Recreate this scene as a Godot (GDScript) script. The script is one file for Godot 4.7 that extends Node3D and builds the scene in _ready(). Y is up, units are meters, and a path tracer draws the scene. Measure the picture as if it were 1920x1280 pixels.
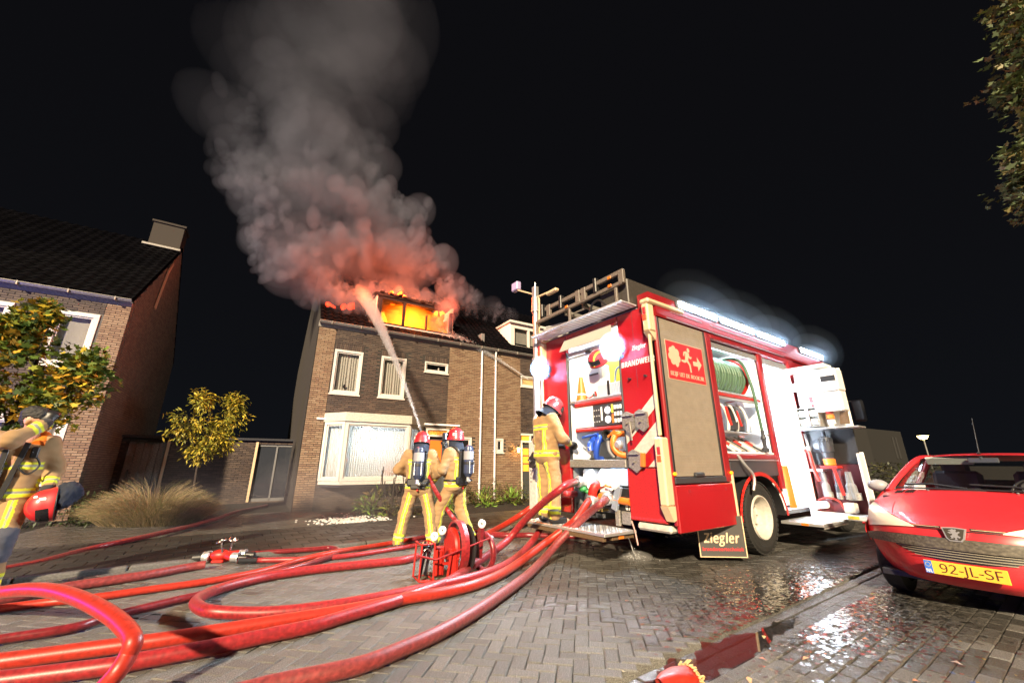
extends Node3D

const UPV := Vector3.UP
var rng := RandomNumberGenerator.new()
var taken := {}
var M := {}
var TR: Transform3D
var HO: Transform3D
var LH: Transform3D
var CA: Transform3D
var EYE := Vector3(0, 1.3, 0)


func _ready() -> void:
	rng.seed = 7
	# ---- camera
	var cam := Camera3D.new()
	cam.name = "camera"
	cam.keep_aspect = Camera3D.KEEP_HEIGHT
	cam.fov = 81.2
	cam.near = 0.05
	cam.far = 600.0
	cam.position = EYE
	cam.rotation_degrees = Vector3(17.16, 0, 0)
	add_child(cam)
	cam.current = true
	# ---- night sky
	var we := WorldEnvironment.new()
	we.name = "world_environment"
	var env := Environment.new()
	env.background_mode = Environment.BG_SKY
	var sm := ProceduralSkyMaterial.new()
	sm.sky_top_color = Color(0.062, 0.062, 0.074)
	sm.sky_horizon_color = Color(0.078, 0.086, 0.104)
	sm.sky_curve = 0.22
	sm.ground_bottom_color = Color(0.05, 0.05, 0.06)
	sm.ground_horizon_color = Color(0.078, 0.086, 0.104)
	var sky := Sky.new()
	sky.sky_material = sm
	env.sky = sky
	env.background_energy_multiplier = 0.22
	env.tonemap_mode = Environment.TONE_MAPPER_LINEAR
	env.tonemap_exposure = 3.5
	env.sdfgi_enabled = true
	env.ssao_enabled = true
	env.ssil_enabled = true
	env.volumetric_fog_enabled = true
	env.volumetric_fog_density = 0.0
	we.environment = env
	add_child(we)
	# ---- the low warm light that falls along the street from behind the camera
	var sun := DirectionalLight3D.new()
	sun.name = "street_glow"
	sun.light_color = Color(1.0, 0.90, 0.75)
	sun.light_energy = 1.05
	sun.light_angular_distance = 2.0
	sun.shadow_enabled = true
	sun.sky_mode = DirectionalLight3D.SKY_MODE_LIGHT_ONLY
	sun.transform = Transform3D(Basis.looking_at(-Vector3(-0.17, 0.45, 0.88), UPV), Vector3(0, 10, 0))
	add_child(sun)
	# ---- frames of the big things: x along the street, z out towards the street
	TR = frame(Vector3(2.05, 0, -5.37), 55.0)
	HO = frame(Vector3(-6.16, 0, -12.02), 58.5)
	LH = frame(Vector3(-10.65, 0, -10.37), 57.0)
	CA = frame(Vector3(4.05, 0, -4.0), 58.0)
	make_materials()
	build_ground()
	build_burning_house()
	build_left_house()
	build_garage()
	build_truck()
	build_car()
	build_people()
	build_hoses()
	build_street_things()
	build_plants()
	build_background()
	build_fire_and_smoke()


# ------------------------------------------------------------------ helpers
func frame(o: Vector3, deg: float) -> Transform3D:
	var a := deg_to_rad(deg)
	return Transform3D(Basis(Vector3(sin(a), 0, -cos(a)), UPV, Vector3(cos(a), 0, sin(a))), o)


func rr(a: float, b: float) -> float:
	return rng.randf_range(a, b)


func lin(r: float, g: float, b: float) -> Color:
	return Color(r, g, b).linear_to_srgb()


class MB:
	var v := PackedVector3Array()
	var n := PackedVector3Array()
	var c := PackedColorArray()
	var uv := PackedVector2Array()
	var col := Color.WHITE
	var x := Transform3D.IDENTITY

	func tri(a: Vector3, b: Vector3, d: Vector3, na: Vector3, nb: Vector3, nd: Vector3) -> void:
		var g := (b - a).cross(d - a)
		if g.dot(na + nb + nd) > 0.0:
			v.append(x * a); v.append(x * d); v.append(x * b)
			n.append(x.basis * na); n.append(x.basis * nd); n.append(x.basis * nb)
		else:
			v.append(x * a); v.append(x * b); v.append(x * d)
			n.append(x.basis * na); n.append(x.basis * nb); n.append(x.basis * nd)
		c.append(col); c.append(col); c.append(col)

	func quad(a: Vector3, b: Vector3, d: Vector3, e: Vector3, nn := Vector3.ZERO) -> MB:
		if nn == Vector3.ZERO:
			nn = (d - a).cross(b - a).normalized()
		tri(a, b, d, nn, nn, nn)
		tri(a, d, e, nn, nn, nn)
		return self

	func flat(a: Vector3, b: Vector3, d: Vector3, away: Vector3) -> void:
		var g := (b - a).cross(d - a).normalized()
		if g.dot((a + b + d) / 3.0 - away) < 0.0:
			g = -g
		tri(a, b, d, g, g, g)

	# a chamfered box
	func box(o: Vector3, s: Vector3, ch := 0.008, bs := Basis.IDENTITY) -> MB:
		var h := s * 0.5
		var e := minf(ch, minf(h.x, minf(h.y, h.z)) * 0.6)
		var ax := [Vector3.RIGHT, Vector3.UP, Vector3.BACK]
		for i in 3:
			var u: Vector3 = ax[(i + 1) % 3]
			var w: Vector3 = ax[(i + 2) % 3]
			for sg in [-1.0, 1.0]:
				var m: Vector3 = ax[i] * h[i] * sg
				var pu: Vector3 = u * (h[(i + 1) % 3] - e)
				var pw: Vector3 = w * (h[(i + 2) % 3] - e)
				quad(o + bs * (m + pu + pw), o + bs * (m - pu + pw), o + bs * (m - pu - pw), o + bs * (m + pu - pw), bs * (ax[i] * sg))
		if e > 0.0005:
			for i in 3:
				var j := (i + 1) % 3
				var k := (i + 2) % 3
				for sj in [-1.0, 1.0]:
					for sk in [-1.0, 1.0]:
						var nn: Vector3 = (ax[j] * sj + ax[k] * sk).normalized()
						var p1: Vector3 = ax[j] * h[j] * sj + ax[k] * (h[k] - e) * sk
						var p2: Vector3 = ax[j] * (h[j] - e) * sj + ax[k] * h[k] * sk
						var l: Vector3 = ax[i] * (h[i] - e)
						quad(o + bs * (p1 + l), o + bs * (p2 + l), o + bs * (p2 - l), o + bs * (p1 - l), bs * nn)
			for sx in [-1.0, 1.0]:
				for sy in [-1.0, 1.0]:
					for sz in [-1.0, 1.0]:
						var s3 := Vector3(sx, sy, sz)
						var nn := bs * s3.normalized()
						tri(o + bs * (Vector3(h.x, h.y - e, h.z - e) * s3), o + bs * (Vector3(h.x - e, h.y, h.z - e) * s3), o + bs * (Vector3(h.x - e, h.y - e, h.z) * s3), nn, nn, nn)
		return self

	# box given by two corners
	func bx(a: Vector3, b: Vector3, ch := 0.006) -> MB:
		return box((a + b) * 0.5, (b - a).abs(), ch)

	func bar(a: Vector3, b: Vector3, w: float, t: float, up := Vector3.UP, ch := 0.004) -> MB:
		var d := (b - a)
		var z := d.normalized()
		if absf(z.dot(up)) > 0.98:
			up = Vector3.RIGHT
		var xx := up.cross(z).normalized()
		return box((a + b) * 0.5, Vector3(w, t, d.length()), ch, Basis(xx, z.cross(xx), z))

	func tube(pts: Array, r0: float, r1 := -1.0, sides := 12, caps := true) -> MB:
		if r1 < 0.0:
			r1 = r0
		var m := pts.size()
		var rings := []
		var nor := []
		var side := Vector3.ZERO
		for i in m:
			var t: Vector3 = (pts[mini(i + 1, m - 1)] - pts[maxi(i - 1, 0)]).normalized()
			if side == Vector3.ZERO:
				side = t.cross(Vector3.UP if absf(t.y) < 0.9 else Vector3.RIGHT).normalized()
			side = (side - t * side.dot(t)).normalized()
			var o := t.cross(side)
			var ring := []
			var nn := []
			var r := lerpf(r0, r1, float(i) / maxf(1, m - 1))
			for k in sides:
				var a := TAU * k / sides
				var q := side * cos(a) + o * sin(a)
				ring.append(pts[i] + q * r)
				nn.append(q)
			rings.append(ring)
			nor.append(nn)
		for i in m - 1:
			for k in sides:
				var k2 := (k + 1) % sides
				tri(rings[i][k], rings[i + 1][k], rings[i + 1][k2], nor[i][k], nor[i + 1][k], nor[i + 1][k2])
				tri(rings[i][k], rings[i + 1][k2], rings[i][k2], nor[i][k], nor[i + 1][k2], nor[i][k2])
		if caps:
			for e in [0, m - 1]:
				var t: Vector3 = (pts[0] - pts[1]).normalized() if e == 0 else (pts[m - 1] - pts[m - 2]).normalized()
				for k in sides:
					tri(pts[e], rings[e][k], rings[e][(k + 1) % sides], t, t, t)
		return self

	func cyl(a: Vector3, b: Vector3, r0: float, r1 := -1.0, sides := 14) -> MB:
		return tube([a, b], r0, r1, sides)

	# profile of (radius, height) turned about local y, at o with basis bs
	func lathe(pr: Array, o := Vector3.ZERO, bs := Basis.IDENTITY, sides := 20, from := 0.0, to := TAU) -> MB:
		var full := absf(to - from - TAU) < 0.001
		for i in pr.size() - 1:
			var p: Vector2 = pr[i]
			var q: Vector2 = pr[i + 1]
			var d := q - p
			if d.length() < 1e-6:
				continue
			var np := Vector2(d.y, -d.x).normalized()
			for k in sides:
				var a0 := from + (to - from) * k / sides
				var a1 := from + (to - from) * (k + 1) / sides
				var c0 := Vector3(cos(a0), 0, sin(a0))
				var c1 := Vector3(cos(a1), 0, sin(a1))
				var n0 := bs * (c0 * np.x + Vector3.UP * np.y)
				var n1 := bs * (c1 * np.x + Vector3.UP * np.y)
				var A := o + bs * (c0 * p.x + Vector3.UP * p.y)
				var B := o + bs * (c0 * q.x + Vector3.UP * q.y)
				var C := o + bs * (c1 * q.x + Vector3.UP * q.y)
				var D := o + bs * (c1 * p.x + Vector3.UP * p.y)
				if q.x > 1e-6:
					tri(A, B, C, n0, n0, n1)
				if p.x > 1e-6:
					tri(A, C, D, n0, n1, n1)
		return self

	func ball(o: Vector3, r: Vector3, bs := Basis.IDENTITY, seg := 14, ring := 9) -> MB:
		for i in ring:
			for k in seg:
				var q := []
				for s in [[0, 0], [1, 0], [1, 1], [0, 1]]:
					var th: float = PI * (i + s[0]) / ring
					var ph: float = TAU * (k + s[1]) / seg
					q.append(Vector3(sin(th) * cos(ph), cos(th), sin(th) * sin(ph)))
				var pn := []
				for w in q:
					pn.append((bs * (w / r)).normalized())
				if i < ring - 1:
					tri(o + bs * (q[0] * r), o + bs * (q[1] * r), o + bs * (q[2] * r), pn[0], pn[1], pn[2])
				if i > 0:
					tri(o + bs * (q[0] * r), o + bs * (q[2] * r), o + bs * (q[3] * r), pn[0], pn[2], pn[3])
		return self

	# a flat outline (local xy) given a thickness along local z
	func prism(poly: PackedVector2Array, t: float, xf := Transform3D.IDENTITY) -> MB:
		var idx := Geometry2D.triangulate_polygon(poly)
		var zp := xf.basis.z.normalized()
		for i in range(0, idx.size(), 3):
			var a := poly[idx[i]]
			var b := poly[idx[i + 1]]
			var d := poly[idx[i + 2]]
			tri(xf * Vector3(a.x, a.y, t), xf * Vector3(b.x, b.y, t), xf * Vector3(d.x, d.y, t), zp, zp, zp)
			tri(xf * Vector3(a.x, a.y, 0), xf * Vector3(b.x, b.y, 0), xf * Vector3(d.x, d.y, 0), -zp, -zp, -zp)
		var cw := Geometry2D.is_polygon_clockwise(poly)
		for i in poly.size():
			var a := poly[i]
			var b := poly[(i + 1) % poly.size()]
			var e := Vector2(b.y - a.y, a.x - b.x).normalized()
			if cw:
				e = -e
			var nn := (xf.basis * Vector3(e.x, e.y, 0)).normalized()
			tri(xf * Vector3(a.x, a.y, 0), xf * Vector3(b.x, b.y, 0), xf * Vector3(b.x, b.y, t), nn, nn, nn)
			tri(xf * Vector3(a.x, a.y, 0), xf * Vector3(b.x, b.y, t), xf * Vector3(a.x, a.y, t), nn, nn, nn)
		return self

	# a skin through equal-length rows of points; normals are averaged
	func skin(rows: Array, closed := false) -> MB:
		var R := rows.size()
		var C: int = rows[0].size()
		var nor := []
		for i in R:
			var nr := []
			for k in C:
				var du: Vector3 = rows[mini(i + 1, R - 1)][k] - rows[maxi(i - 1, 0)][k]
				var ka := (k + C - 1) % C if closed else maxi(k - 1, 0)
				var kb := (k + 1) % C if closed else mini(k + 1, C - 1)
				var dv: Vector3 = rows[i][kb] - rows[i][ka]
				nr.append(dv.cross(du).normalized())
			nor.append(nr)
		for i in R - 1:
			for k in (C if closed else C - 1):
				var k2 := (k + 1) % C
				tri(rows[i][k], rows[i + 1][k], rows[i + 1][k2], nor[i][k], nor[i + 1][k], nor[i + 1][k2])
				tri(rows[i][k], rows[i + 1][k2], rows[i][k2], nor[i][k], nor[i + 1][k2], nor[i][k2])
		return self

	func mesh(with_color := false) -> ArrayMesh:
		var a := []
		a.resize(Mesh.ARRAY_MAX)
		a[Mesh.ARRAY_VERTEX] = v
		a[Mesh.ARRAY_NORMAL] = n
		if with_color:
			a[Mesh.ARRAY_COLOR] = c
		if uv.size() == v.size():
			a[Mesh.ARRAY_TEX_UV] = uv
		var m := ArrayMesh.new()
		m.add_surface_from_arrays(Mesh.PRIMITIVE_TRIANGLES, a)
		return m


func mb() -> MB:
	return MB.new()


func numbered(s: String) -> String:
	if not taken.has(s):
		taken[s] = 0
		return s
	taken[s] += 1
	return "%s_%03d" % [s, taken[s]]


func thing(called: String, label: String, category: String, xf := Transform3D.IDENTITY, group := "") -> Node3D:
	var o := Node3D.new()
	o.name = numbered(called)
	add_child(o)
	o.transform = xf
	tag(o, label, category, group)
	return o


func tag(o: Node, label: String, category: String, group := "") -> void:
	o.set_meta("label", label)
	o.set_meta("category", category)
	if group:
		o.set_meta("group", group)


# commits a mesh as one named object; parts of one parent number themselves
func part(called: String, m, mat: Material, parent: Node = self, with_color := false) -> MeshInstance3D:
	var o := MeshInstance3D.new()
	var me: Mesh = m.mesh(with_color) if m is MB else m
	o.mesh = me
	o.material_override = mat
	if parent == self:
		o.name = numbered(called)
	else:
		var nm := called
		var k := 0
		while parent.has_node(NodePath(nm)):
			k += 1
			nm = "%s_%03d" % [called, k]
		o.name = nm
	parent.add_child(o, true)
	return o


var part_count := {}


# the same for many pieces of one kind under one parent (no search for a free name)
func piece(called: String, me: Mesh, mat: Material, parent: Node, xf: Transform3D) -> void:
	var key := str(parent.get_instance_id()) + called
	var k: int = part_count.get(key, 0)
	part_count[key] = k + 1
	var o := MeshInstance3D.new()
	o.mesh = me
	o.material_override = mat
	o.name = called if k == 0 else "%s_%03d" % [called, k]
	o.transform = xf
	parent.add_child(o, true)


func struct(called: String, m, mat: Material) -> MeshInstance3D:
	var o := part(called, m, mat)
	o.set_meta("kind", "structure")
	return o


func many(called: String, me: Mesh, mat: Material, parent: Node, xfs: Array, cols := [], stuff := true) -> MultiMeshInstance3D:
	var mm := MultiMesh.new()
	mm.transform_format = MultiMesh.TRANSFORM_3D
	mm.use_colors = cols.size() > 0
	mm.mesh = me
	mm.instance_count = xfs.size()
	for i in xfs.size():
		mm.set_instance_transform(i, xfs[i])
		if cols.size():
			mm.set_instance_color(i, cols[i])
	var o := MultiMeshInstance3D.new()
	o.multimesh = mm
	o.material_override = mat
	o.name = numbered(called) if parent == self else called
	if stuff:
		o.set_meta("kind", "stuff")
	parent.add_child(o, true)
	return o


# pieces nearest to the eye become parts of their own, the rest one part
func spread(called: String, rest: String, meshes: Array, mats: Array, many_mat: Material, parent: Node3D, xfs: Array, tints: Array, budget: int) -> void:
	var order := range(xfs.size())
	var g := parent.global_transform
	var dist := []
	for t in xfs:
		dist.append((g * t.origin).distance_squared_to(EYE))
	order.sort_custom(func(a, b): return dist[a] < dist[b])
	var ox := []
	var oc := []
	for q in order.size():
		var i: int = order[q]
		var k: int = int(tints[i] * 0.999 * mats.size())
		if q < budget:
			piece(called, meshes[i % meshes.size()], mats[k], parent, xfs[i])
		else:
			ox.append(xfs[i])
			oc.append(mats[k].albedo_color.srgb_to_linear())
	if ox.size():
		many(rest, meshes[0], many_mat, parent, ox, oc)


func std(c: Color, rough := 0.7, metal := 0.0) -> StandardMaterial3D:
	var m := StandardMaterial3D.new()
	m.albedo_color = c
	m.roughness = rough
	m.metallic = metal
	return m


func glow(c: Color, e: float) -> StandardMaterial3D:
	var m := std(c, 0.6)
	m.emission_enabled = true
	m.emission = c
	m.emission_energy_multiplier = e
	return m


func vcol(rough := 0.8, metal := 0.0) -> StandardMaterial3D:
	var m := std(Color.WHITE, rough, metal)
	m.vertex_color_use_as_albedo = true
	return m


func noise_tex(freq: float, lo: Color, hi: Color, sd: int, oct := 4, normal := false) -> NoiseTexture2D:
	var n := FastNoiseLite.new()
	n.seed = sd
	n.noise_type = FastNoiseLite.TYPE_SIMPLEX_SMOOTH
	n.frequency = freq
	n.fractal_octaves = oct
	var t := NoiseTexture2D.new()
	t.width = 512
	t.height = 512
	t.seamless = true
	t.noise = n
	if normal:
		t.as_normal_map = true
		t.bump_strength = 4.0
	else:
		var g := Gradient.new()
		g.set_color(0, lo)
		g.set_color(1, hi)
		t.color_ramp = g
	return t


# grain: a triplanar mottling of the colour and a fine relief
func grain(m: StandardMaterial3D, scale: float, sd: int, depth := 0.25, relief := 0.0) -> StandardMaterial3D:
	m.albedo_texture = noise_tex(0.02, Color(1 - depth, 1 - depth, 1 - depth), Color.WHITE, sd, 5)
	m.uv1_triplanar = true
	m.uv1_world_triplanar = true
	m.uv1_scale = Vector3.ONE * scale
	if relief > 0.0:
		m.heightmap_enabled = true
		m.heightmap_texture = noise_tex(0.06, Color.BLACK, Color.WHITE, sd + 50, 4)
		m.heightmap_scale = relief
	return m


func curve_pts(p: Array, steps := 6) -> Array:
	var out := []
	for i in p.size() - 1:
		var a: Vector3 = p[maxi(i - 1, 0)]
		var b: Vector3 = p[i]
		var c: Vector3 = p[i + 1]
		var d: Vector3 = p[mini(i + 2, p.size() - 1)]
		for k in steps:
			out.append(b.cubic_interpolate(c, a, d, float(k) / steps))
	out.append(p[p.size() - 1])
	return out


func text_part(called: String, s: String, h: float, mat: Material, parent: Node3D, xf: Transform3D, italic := 0.0, bold := true, width := 1.0) -> MeshInstance3D:
	var t := TextMesh.new()
	var f := SystemFont.new()
	f.font_names = PackedStringArray(["Droid Sans"])
	f.font_weight = 700 if bold else 400
	t.font = f
	t.text = s
	t.font_size = 64
	t.pixel_size = h / 46.0
	t.depth = 0.004
	t.curve_step = 1.0
	var o := part(called, t, mat, parent)
	o.transform = xf * Transform3D(Basis(Vector3(width, 0, 0), Vector3(italic, 1, 0), Vector3(0, 0, 1)), Vector3.ZERO)
	return o


# a field of blended tapered capsules meshed as surface nets. bones: [p0, p1, r0, r1]
func net(m: MB, bones: Array, cell: float, k: float, paint, wrinkle := 0.0, sd := 1, fine := 9.0) -> void:
	var lo := Vector3(INF, INF, INF)
	var hi := -lo
	for b in bones:
		for e in 2:
			var r: float = b[2 + e] + cell * 3
			lo = lo.min(b[e] - Vector3.ONE * r)
			hi = hi.max(b[e] + Vector3.ONE * r)
	var nx := int((hi.x - lo.x) / cell) + 2
	var ny := int((hi.y - lo.y) / cell) + 2
	var nz := int((hi.z - lo.z) / cell) + 2
	var acc := PackedFloat32Array()
	acc.resize(nx * ny * nz)
	var reach := 3.0 / k + cell * 2.0
	for b in bones:
		var p0: Vector3 = b[0]
		var p1: Vector3 = b[1]
		var r0: float = b[2]
		var r1: float = b[3]
		var d := p1 - p0
		var dl := maxf(d.length_squared(), 1e-9)
		var mr := maxf(r0, r1) + reach
		var a := ((p0.min(p1) - Vector3.ONE * mr - lo) / cell).floor().max(Vector3.ZERO)
		var z := ((p0.max(p1) + Vector3.ONE * mr - lo) / cell).ceil().min(Vector3(nx - 1, ny - 1, nz - 1))
		for iz in range(int(a.z), int(z.z) + 1):
			for iy in range(int(a.y), int(z.y) + 1):
				var at := (iz * ny + iy) * nx
				for ix in range(int(a.x), int(z.x) + 1):
					var q := lo + Vector3(ix, iy, iz) * cell - p0
					var t := clampf(q.dot(d) / dl, 0.0, 1.0)
					var dist := (q - d * t).length() - (r0 + (r1 - r0) * t)
					if dist < reach:
						acc[at + ix] += exp(-k * maxf(dist, -0.3))
	# inside where the sum passes one
	var idx := {}
	var vs := PackedVector3Array()
	var nr := PackedVector3Array()
	var off := [0, 1, nx, nx + 1, nx * ny, nx * ny + 1, nx * ny + nx, nx * ny + nx + 1]
	var ed := [[0, 1], [2, 3], [4, 5], [6, 7], [0, 2], [1, 3], [4, 6], [5, 7], [0, 4], [1, 5], [2, 6], [3, 7]]
	for iz in nz - 1:
		for iy in ny - 1:
			var row := (iz * ny + iy) * nx
			for ix in nx - 1:
				var at := row + ix
				var any := acc[at] > 1.0
				var mixed := false
				for o in off:
					if (acc[at + o] > 1.0) != any:
						mixed = true
						break
				if not mixed:
					continue
				var sum := Vector3.ZERO
				var cnt := 0
				for e in ed:
					var fa := acc[at + off[e[0]]]
					var fb := acc[at + off[e[1]]]
					if (fa > 1.0) != (fb > 1.0):
						var la := log(maxf(fa, 1e-4))
						var lb := log(maxf(fb, 1e-4))
						var t := la / (la - lb)
						var ca := Vector3(e[0] & 1, (e[0] >> 1) & 1, e[0] >> 2)
						var cb := Vector3(e[1] & 1, (e[1] >> 1) & 1, e[1] >> 2)
						sum += ca.lerp(cb, t)
						cnt += 1
				idx[at] = vs.size()
				vs.append(lo + (Vector3(ix, iy, iz) + sum / cnt) * cell)
	var faces := PackedInt32Array()
	var dirs := [[1, nx, nx * ny], [nx, nx * ny, 1], [nx * ny, 1, nx]]
	for at in idx:
		for d in dirs:
			var b: int = at + d[0]
			if (acc[at] > 1.0) == (acc[b] > 1.0):
				continue
			var q1: int = idx.get(at - d[1], -1)
			var q2: int = idx.get(at - d[2], -1)
			var q3: int = idx.get(at - d[1] - d[2], -1)
			if q1 < 0 or q2 < 0 or q3 < 0:
				continue
			var q0: int = idx[at]
			if acc[at] > 1.0:
				faces.append_array([q0, q3, q1, q0, q2, q3])
			else:
				faces.append_array([q0, q1, q3, q0, q3, q2])
	if wrinkle > 0.0:
		var fn := FastNoiseLite.new()
		fn.seed = sd
		fn.frequency = fine
		fn.fractal_octaves = 2
		nr.resize(vs.size())
		for i in range(0, faces.size(), 3):
			var g := (vs[faces[i + 1]] - vs[faces[i]]).cross(vs[faces[i + 2]] - vs[faces[i]])
			for j in 3:
				nr[faces[i + j]] += g
		for i in vs.size():
			var p := vs[i]
			vs[i] = p - nr[i].normalized() * fn.get_noise_3d(p.x * 0.8 + p.y * 0.5, p.y * 1.5, p.z * 0.8) * wrinkle
	nr = PackedVector3Array()
	nr.resize(vs.size())
	for i in range(0, faces.size(), 3):
		var g := (vs[faces[i + 1]] - vs[faces[i]]).cross(vs[faces[i + 2]] - vs[faces[i]])
		for j in 3:
			nr[faces[i + j]] -= g
	var co := PackedColorArray()
	for i in vs.size():
		co.append(paint.call(vs[i], nr[i].normalized()))
	for i in faces:
		m.v.append(m.x * vs[i])
		m.n.append(m.x.basis * nr[i].normalized())
		m.c.append(co[i])


# ------------------------------------------------------------------ materials
func make_materials() -> void:
	# bricks: a few firings of each colour
	var tans := []
	for c in [Color(0.29, 0.19, 0.12), Color(0.33, 0.22, 0.14), Color(0.25, 0.155, 0.10), Color(0.35, 0.245, 0.16)]:
		tans.append(grain(std(lin(c.r, c.g, c.b), 0.85), 3.0, 11, 0.3))
	M.tans = tans
	var browns := []
	for c in [Color(0.085, 0.06, 0.05), Color(0.105, 0.074, 0.06), Color(0.07, 0.05, 0.044), Color(0.125, 0.09, 0.07)]:
		browns.append(grain(std(lin(c.r, c.g, c.b), 0.5), 3.0, 12, 0.3))
	M.browns = browns
	M.brick_many = grain(vcol(0.75), 3.0, 13, 0.3)
	M.mortar = grain(std(lin(0.16, 0.15, 0.14), 0.95), 2.0, 14, 0.4)
	M.mortar_dark = grain(std(lin(0.06, 0.055, 0.05), 0.95), 2.0, 15, 0.4)
	# road
	var pv := []
	for c in [0.34, 0.40, 0.45, 0.37]:
		pv.append(grain(std(lin(c, c * 0.975, c * 0.9), 0.5), 9.0, 21, 0.7, 0.55))
	M.pavers = pv
	M.paver_many = grain(vcol(0.5), 9.0, 21, 0.7, 0.55)
	var pw := []
	for c in [0.15, 0.18, 0.205, 0.165]:
		pw.append(grain(std(lin(c, c * 0.96, c * 0.88), 0.24), 7.0, 22, 0.6, 0.14))
	M.wet_pavers = pw
	M.wet_many = grain(vcol(0.24), 7.0, 22, 0.6, 0.14)
	var pd := []
	for c in [0.24, 0.28, 0.31, 0.26]:
		pd.append(grain(std(lin(c, c * 0.97, c * 0.9), 0.36), 9.0, 21, 0.7, 0.35))
	M.damp_pavers = pd
	M.damp_many = grain(vcol(0.36), 9.0, 21, 0.7, 0.35)
	M.slabs = [grain(std(lin(0.048, 0.05, 0.048), 0.4), 4.0, 23, 0.5, 0.2), grain(std(lin(0.062, 0.064, 0.06), 0.35), 4.0, 23, 0.5, 0.2), grain(std(lin(0.038, 0.04, 0.038), 0.45), 4.0, 23, 0.5, 0.2)]  # slabs darkened throughout to stand for shade lying over the pavement
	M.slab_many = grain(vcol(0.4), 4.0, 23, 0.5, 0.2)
	M.bed = grain(std(lin(0.035, 0.034, 0.032), 0.8), 3.0, 24, 0.5, 0.3)
	M.soil = grain(std(lin(0.03, 0.027, 0.02), 0.95), 3.0, 25, 0.6, 0.8)
	M.kerb = grain(std(lin(0.16, 0.155, 0.15), 0.7), 4.0, 26, 0.4, 0.2)
	var w := std(Color(0.07, 0.045, 0.04, 0.55), 0.03)
	w.transparency = BaseMaterial3D.TRANSPARENCY_ALPHA
	M.water = w
	# paint and metal
	M.red = std(lin(0.33, 0.010, 0.014), 0.26)
	M.red.clearcoat_enabled = true
	M.red.clearcoat = 0.7
	M.red.clearcoat_roughness = 0.08
	M.darkred = std(lin(0.24, 0.012, 0.016), 0.3)
	M.car_red = grain(std(lin(0.70, 0.03, 0.042), 0.38), 1.2, 31, 0.12)
	M.car_red.clearcoat_enabled = true
	M.car_red.clearcoat = 0.45
	M.car_red.clearcoat_roughness = 0.12
	M.hose = grain(std(lin(0.42, 0.022, 0.027), 0.42), 2.2, 32, 0.45, 0.05)
	M.hose_worn = grain(std(lin(0.36, 0.05, 0.05), 0.5), 2.6, 33, 0.5, 0.05)
	M.hose_bright = grain(std(lin(0.52, 0.03, 0.014), 0.42), 2.2, 34, 0.35, 0.05)
	M.hose_dark = grain(std(lin(0.28, 0.02, 0.028), 0.3), 2.2, 35, 0.5, 0.05)
	for h in [M.hose, M.hose_worn, M.hose_bright, M.hose_dark]:
		h.rim_enabled = true
		h.rim = 0.25
		h.rim_tint = 0.3
	M.red_plain = grain(std(lin(0.55, 0.022, 0.014), 0.45), 4.0, 36, 0.3)
	M.white = std(lin(0.76, 0.76, 0.74), 0.45)
	M.offwhite = grain(std(lin(0.62, 0.59, 0.52), 0.5), 1.5, 37, 0.2)
	M.frame = grain(std(lin(0.70, 0.68, 0.64), 0.45), 2.0, 38, 0.15)
	M.cream = std(lin(0.62, 0.47, 0.30), 0.5)
	M.alu = std(lin(0.56, 0.57, 0.58), 0.38, 0.7)
	M.alu_dull = grain(std(lin(0.42, 0.40, 0.36), 0.5, 0.45), 3.0, 39, 0.35)
	M.steel = std(lin(0.6, 0.6, 0.6), 0.2, 1.0)
	M.shutter = grain(std(lin(0.35, 0.30, 0.24), 0.42, 0.15), 0.6, 40, 0.12)
	M.black = std(lin(0.016, 0.016, 0.018), 0.45)
	M.rubber = grain(std(lin(0.022, 0.022, 0.021), 0.8), 6.0, 41, 0.5, 0.3)
	M.grey = std(lin(0.16, 0.165, 0.17), 0.5)
	M.dark = std(lin(0.04, 0.042, 0.05), 0.35)
	M.blue = std(lin(0.02, 0.07, 0.42), 0.35)
	M.orange = std(lin(0.72, 0.17, 0.02), 0.4)
	M.yellow = std(lin(0.78, 0.62, 0.06), 0.5)
	M.lime = std(lin(0.66, 0.75, 0.06), 0.5)
	M.green = std(lin(0.03, 0.22, 0.06), 0.5)
	M.hose_green = grain(std(lin(0.10, 0.20, 0.12), 0.45), 6.0, 42, 0.3)
	M.brass = std(lin(0.55, 0.40, 0.15), 0.3, 1.0)
	M.bluegrey = std(lin(0.20, 0.30, 0.50), 0.5)
	M.inner = std(lin(0.80, 0.82, 0.84), 0.4)
	M.roof = grain(std(lin(0.005, 0.005, 0.007), 0.95), 2.0, 43, 0.5)
	M.roof_mats = [grain(std(lin(0.005, 0.005, 0.0075), 0.9), 2.0, 43, 0.5), grain(std(lin(0.0035, 0.0035, 0.0055), 0.95), 2.0, 43, 0.5)]
	M.roof_many = grain(vcol(0.55), 2.0, 43, 0.5)
	for r in M.roof_mats + [M.roof, M.roof_many]:
		r.metallic_specular = 0.15
	M.zinc = grain(std(lin(0.40, 0.39, 0.37), 0.5, 0.3), 2.0, 44, 0.35)
	M.pvc = std(lin(0.62, 0.62, 0.66), 0.45)
	M.char = grain(std(lin(0.012, 0.011, 0.011), 0.9), 5.0, 45, 0.6, 1.0)
	M.wood = grain(std(lin(0.20, 0.12, 0.06), 0.7), 5.0, 46, 0.5)
	M.bark = grain(std(lin(0.10, 0.075, 0.055), 0.9), 8.0, 47, 0.6, 1.0)
	var g := std(Color(0.05, 0.06, 0.07, 0.16), 0.03)
	g.transparency = BaseMaterial3D.TRANSPARENCY_ALPHA
	M.glass = g
	var gd := std(lin(0.012, 0.013, 0.016), 0.05)
	M.dark_glass = gd
	M.curtain = std(lin(0.72, 0.70, 0.64), 0.9)
	M.curtain.backlight_enabled = true
	M.curtain.backlight = Color(0.75, 0.75, 0.72)
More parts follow.
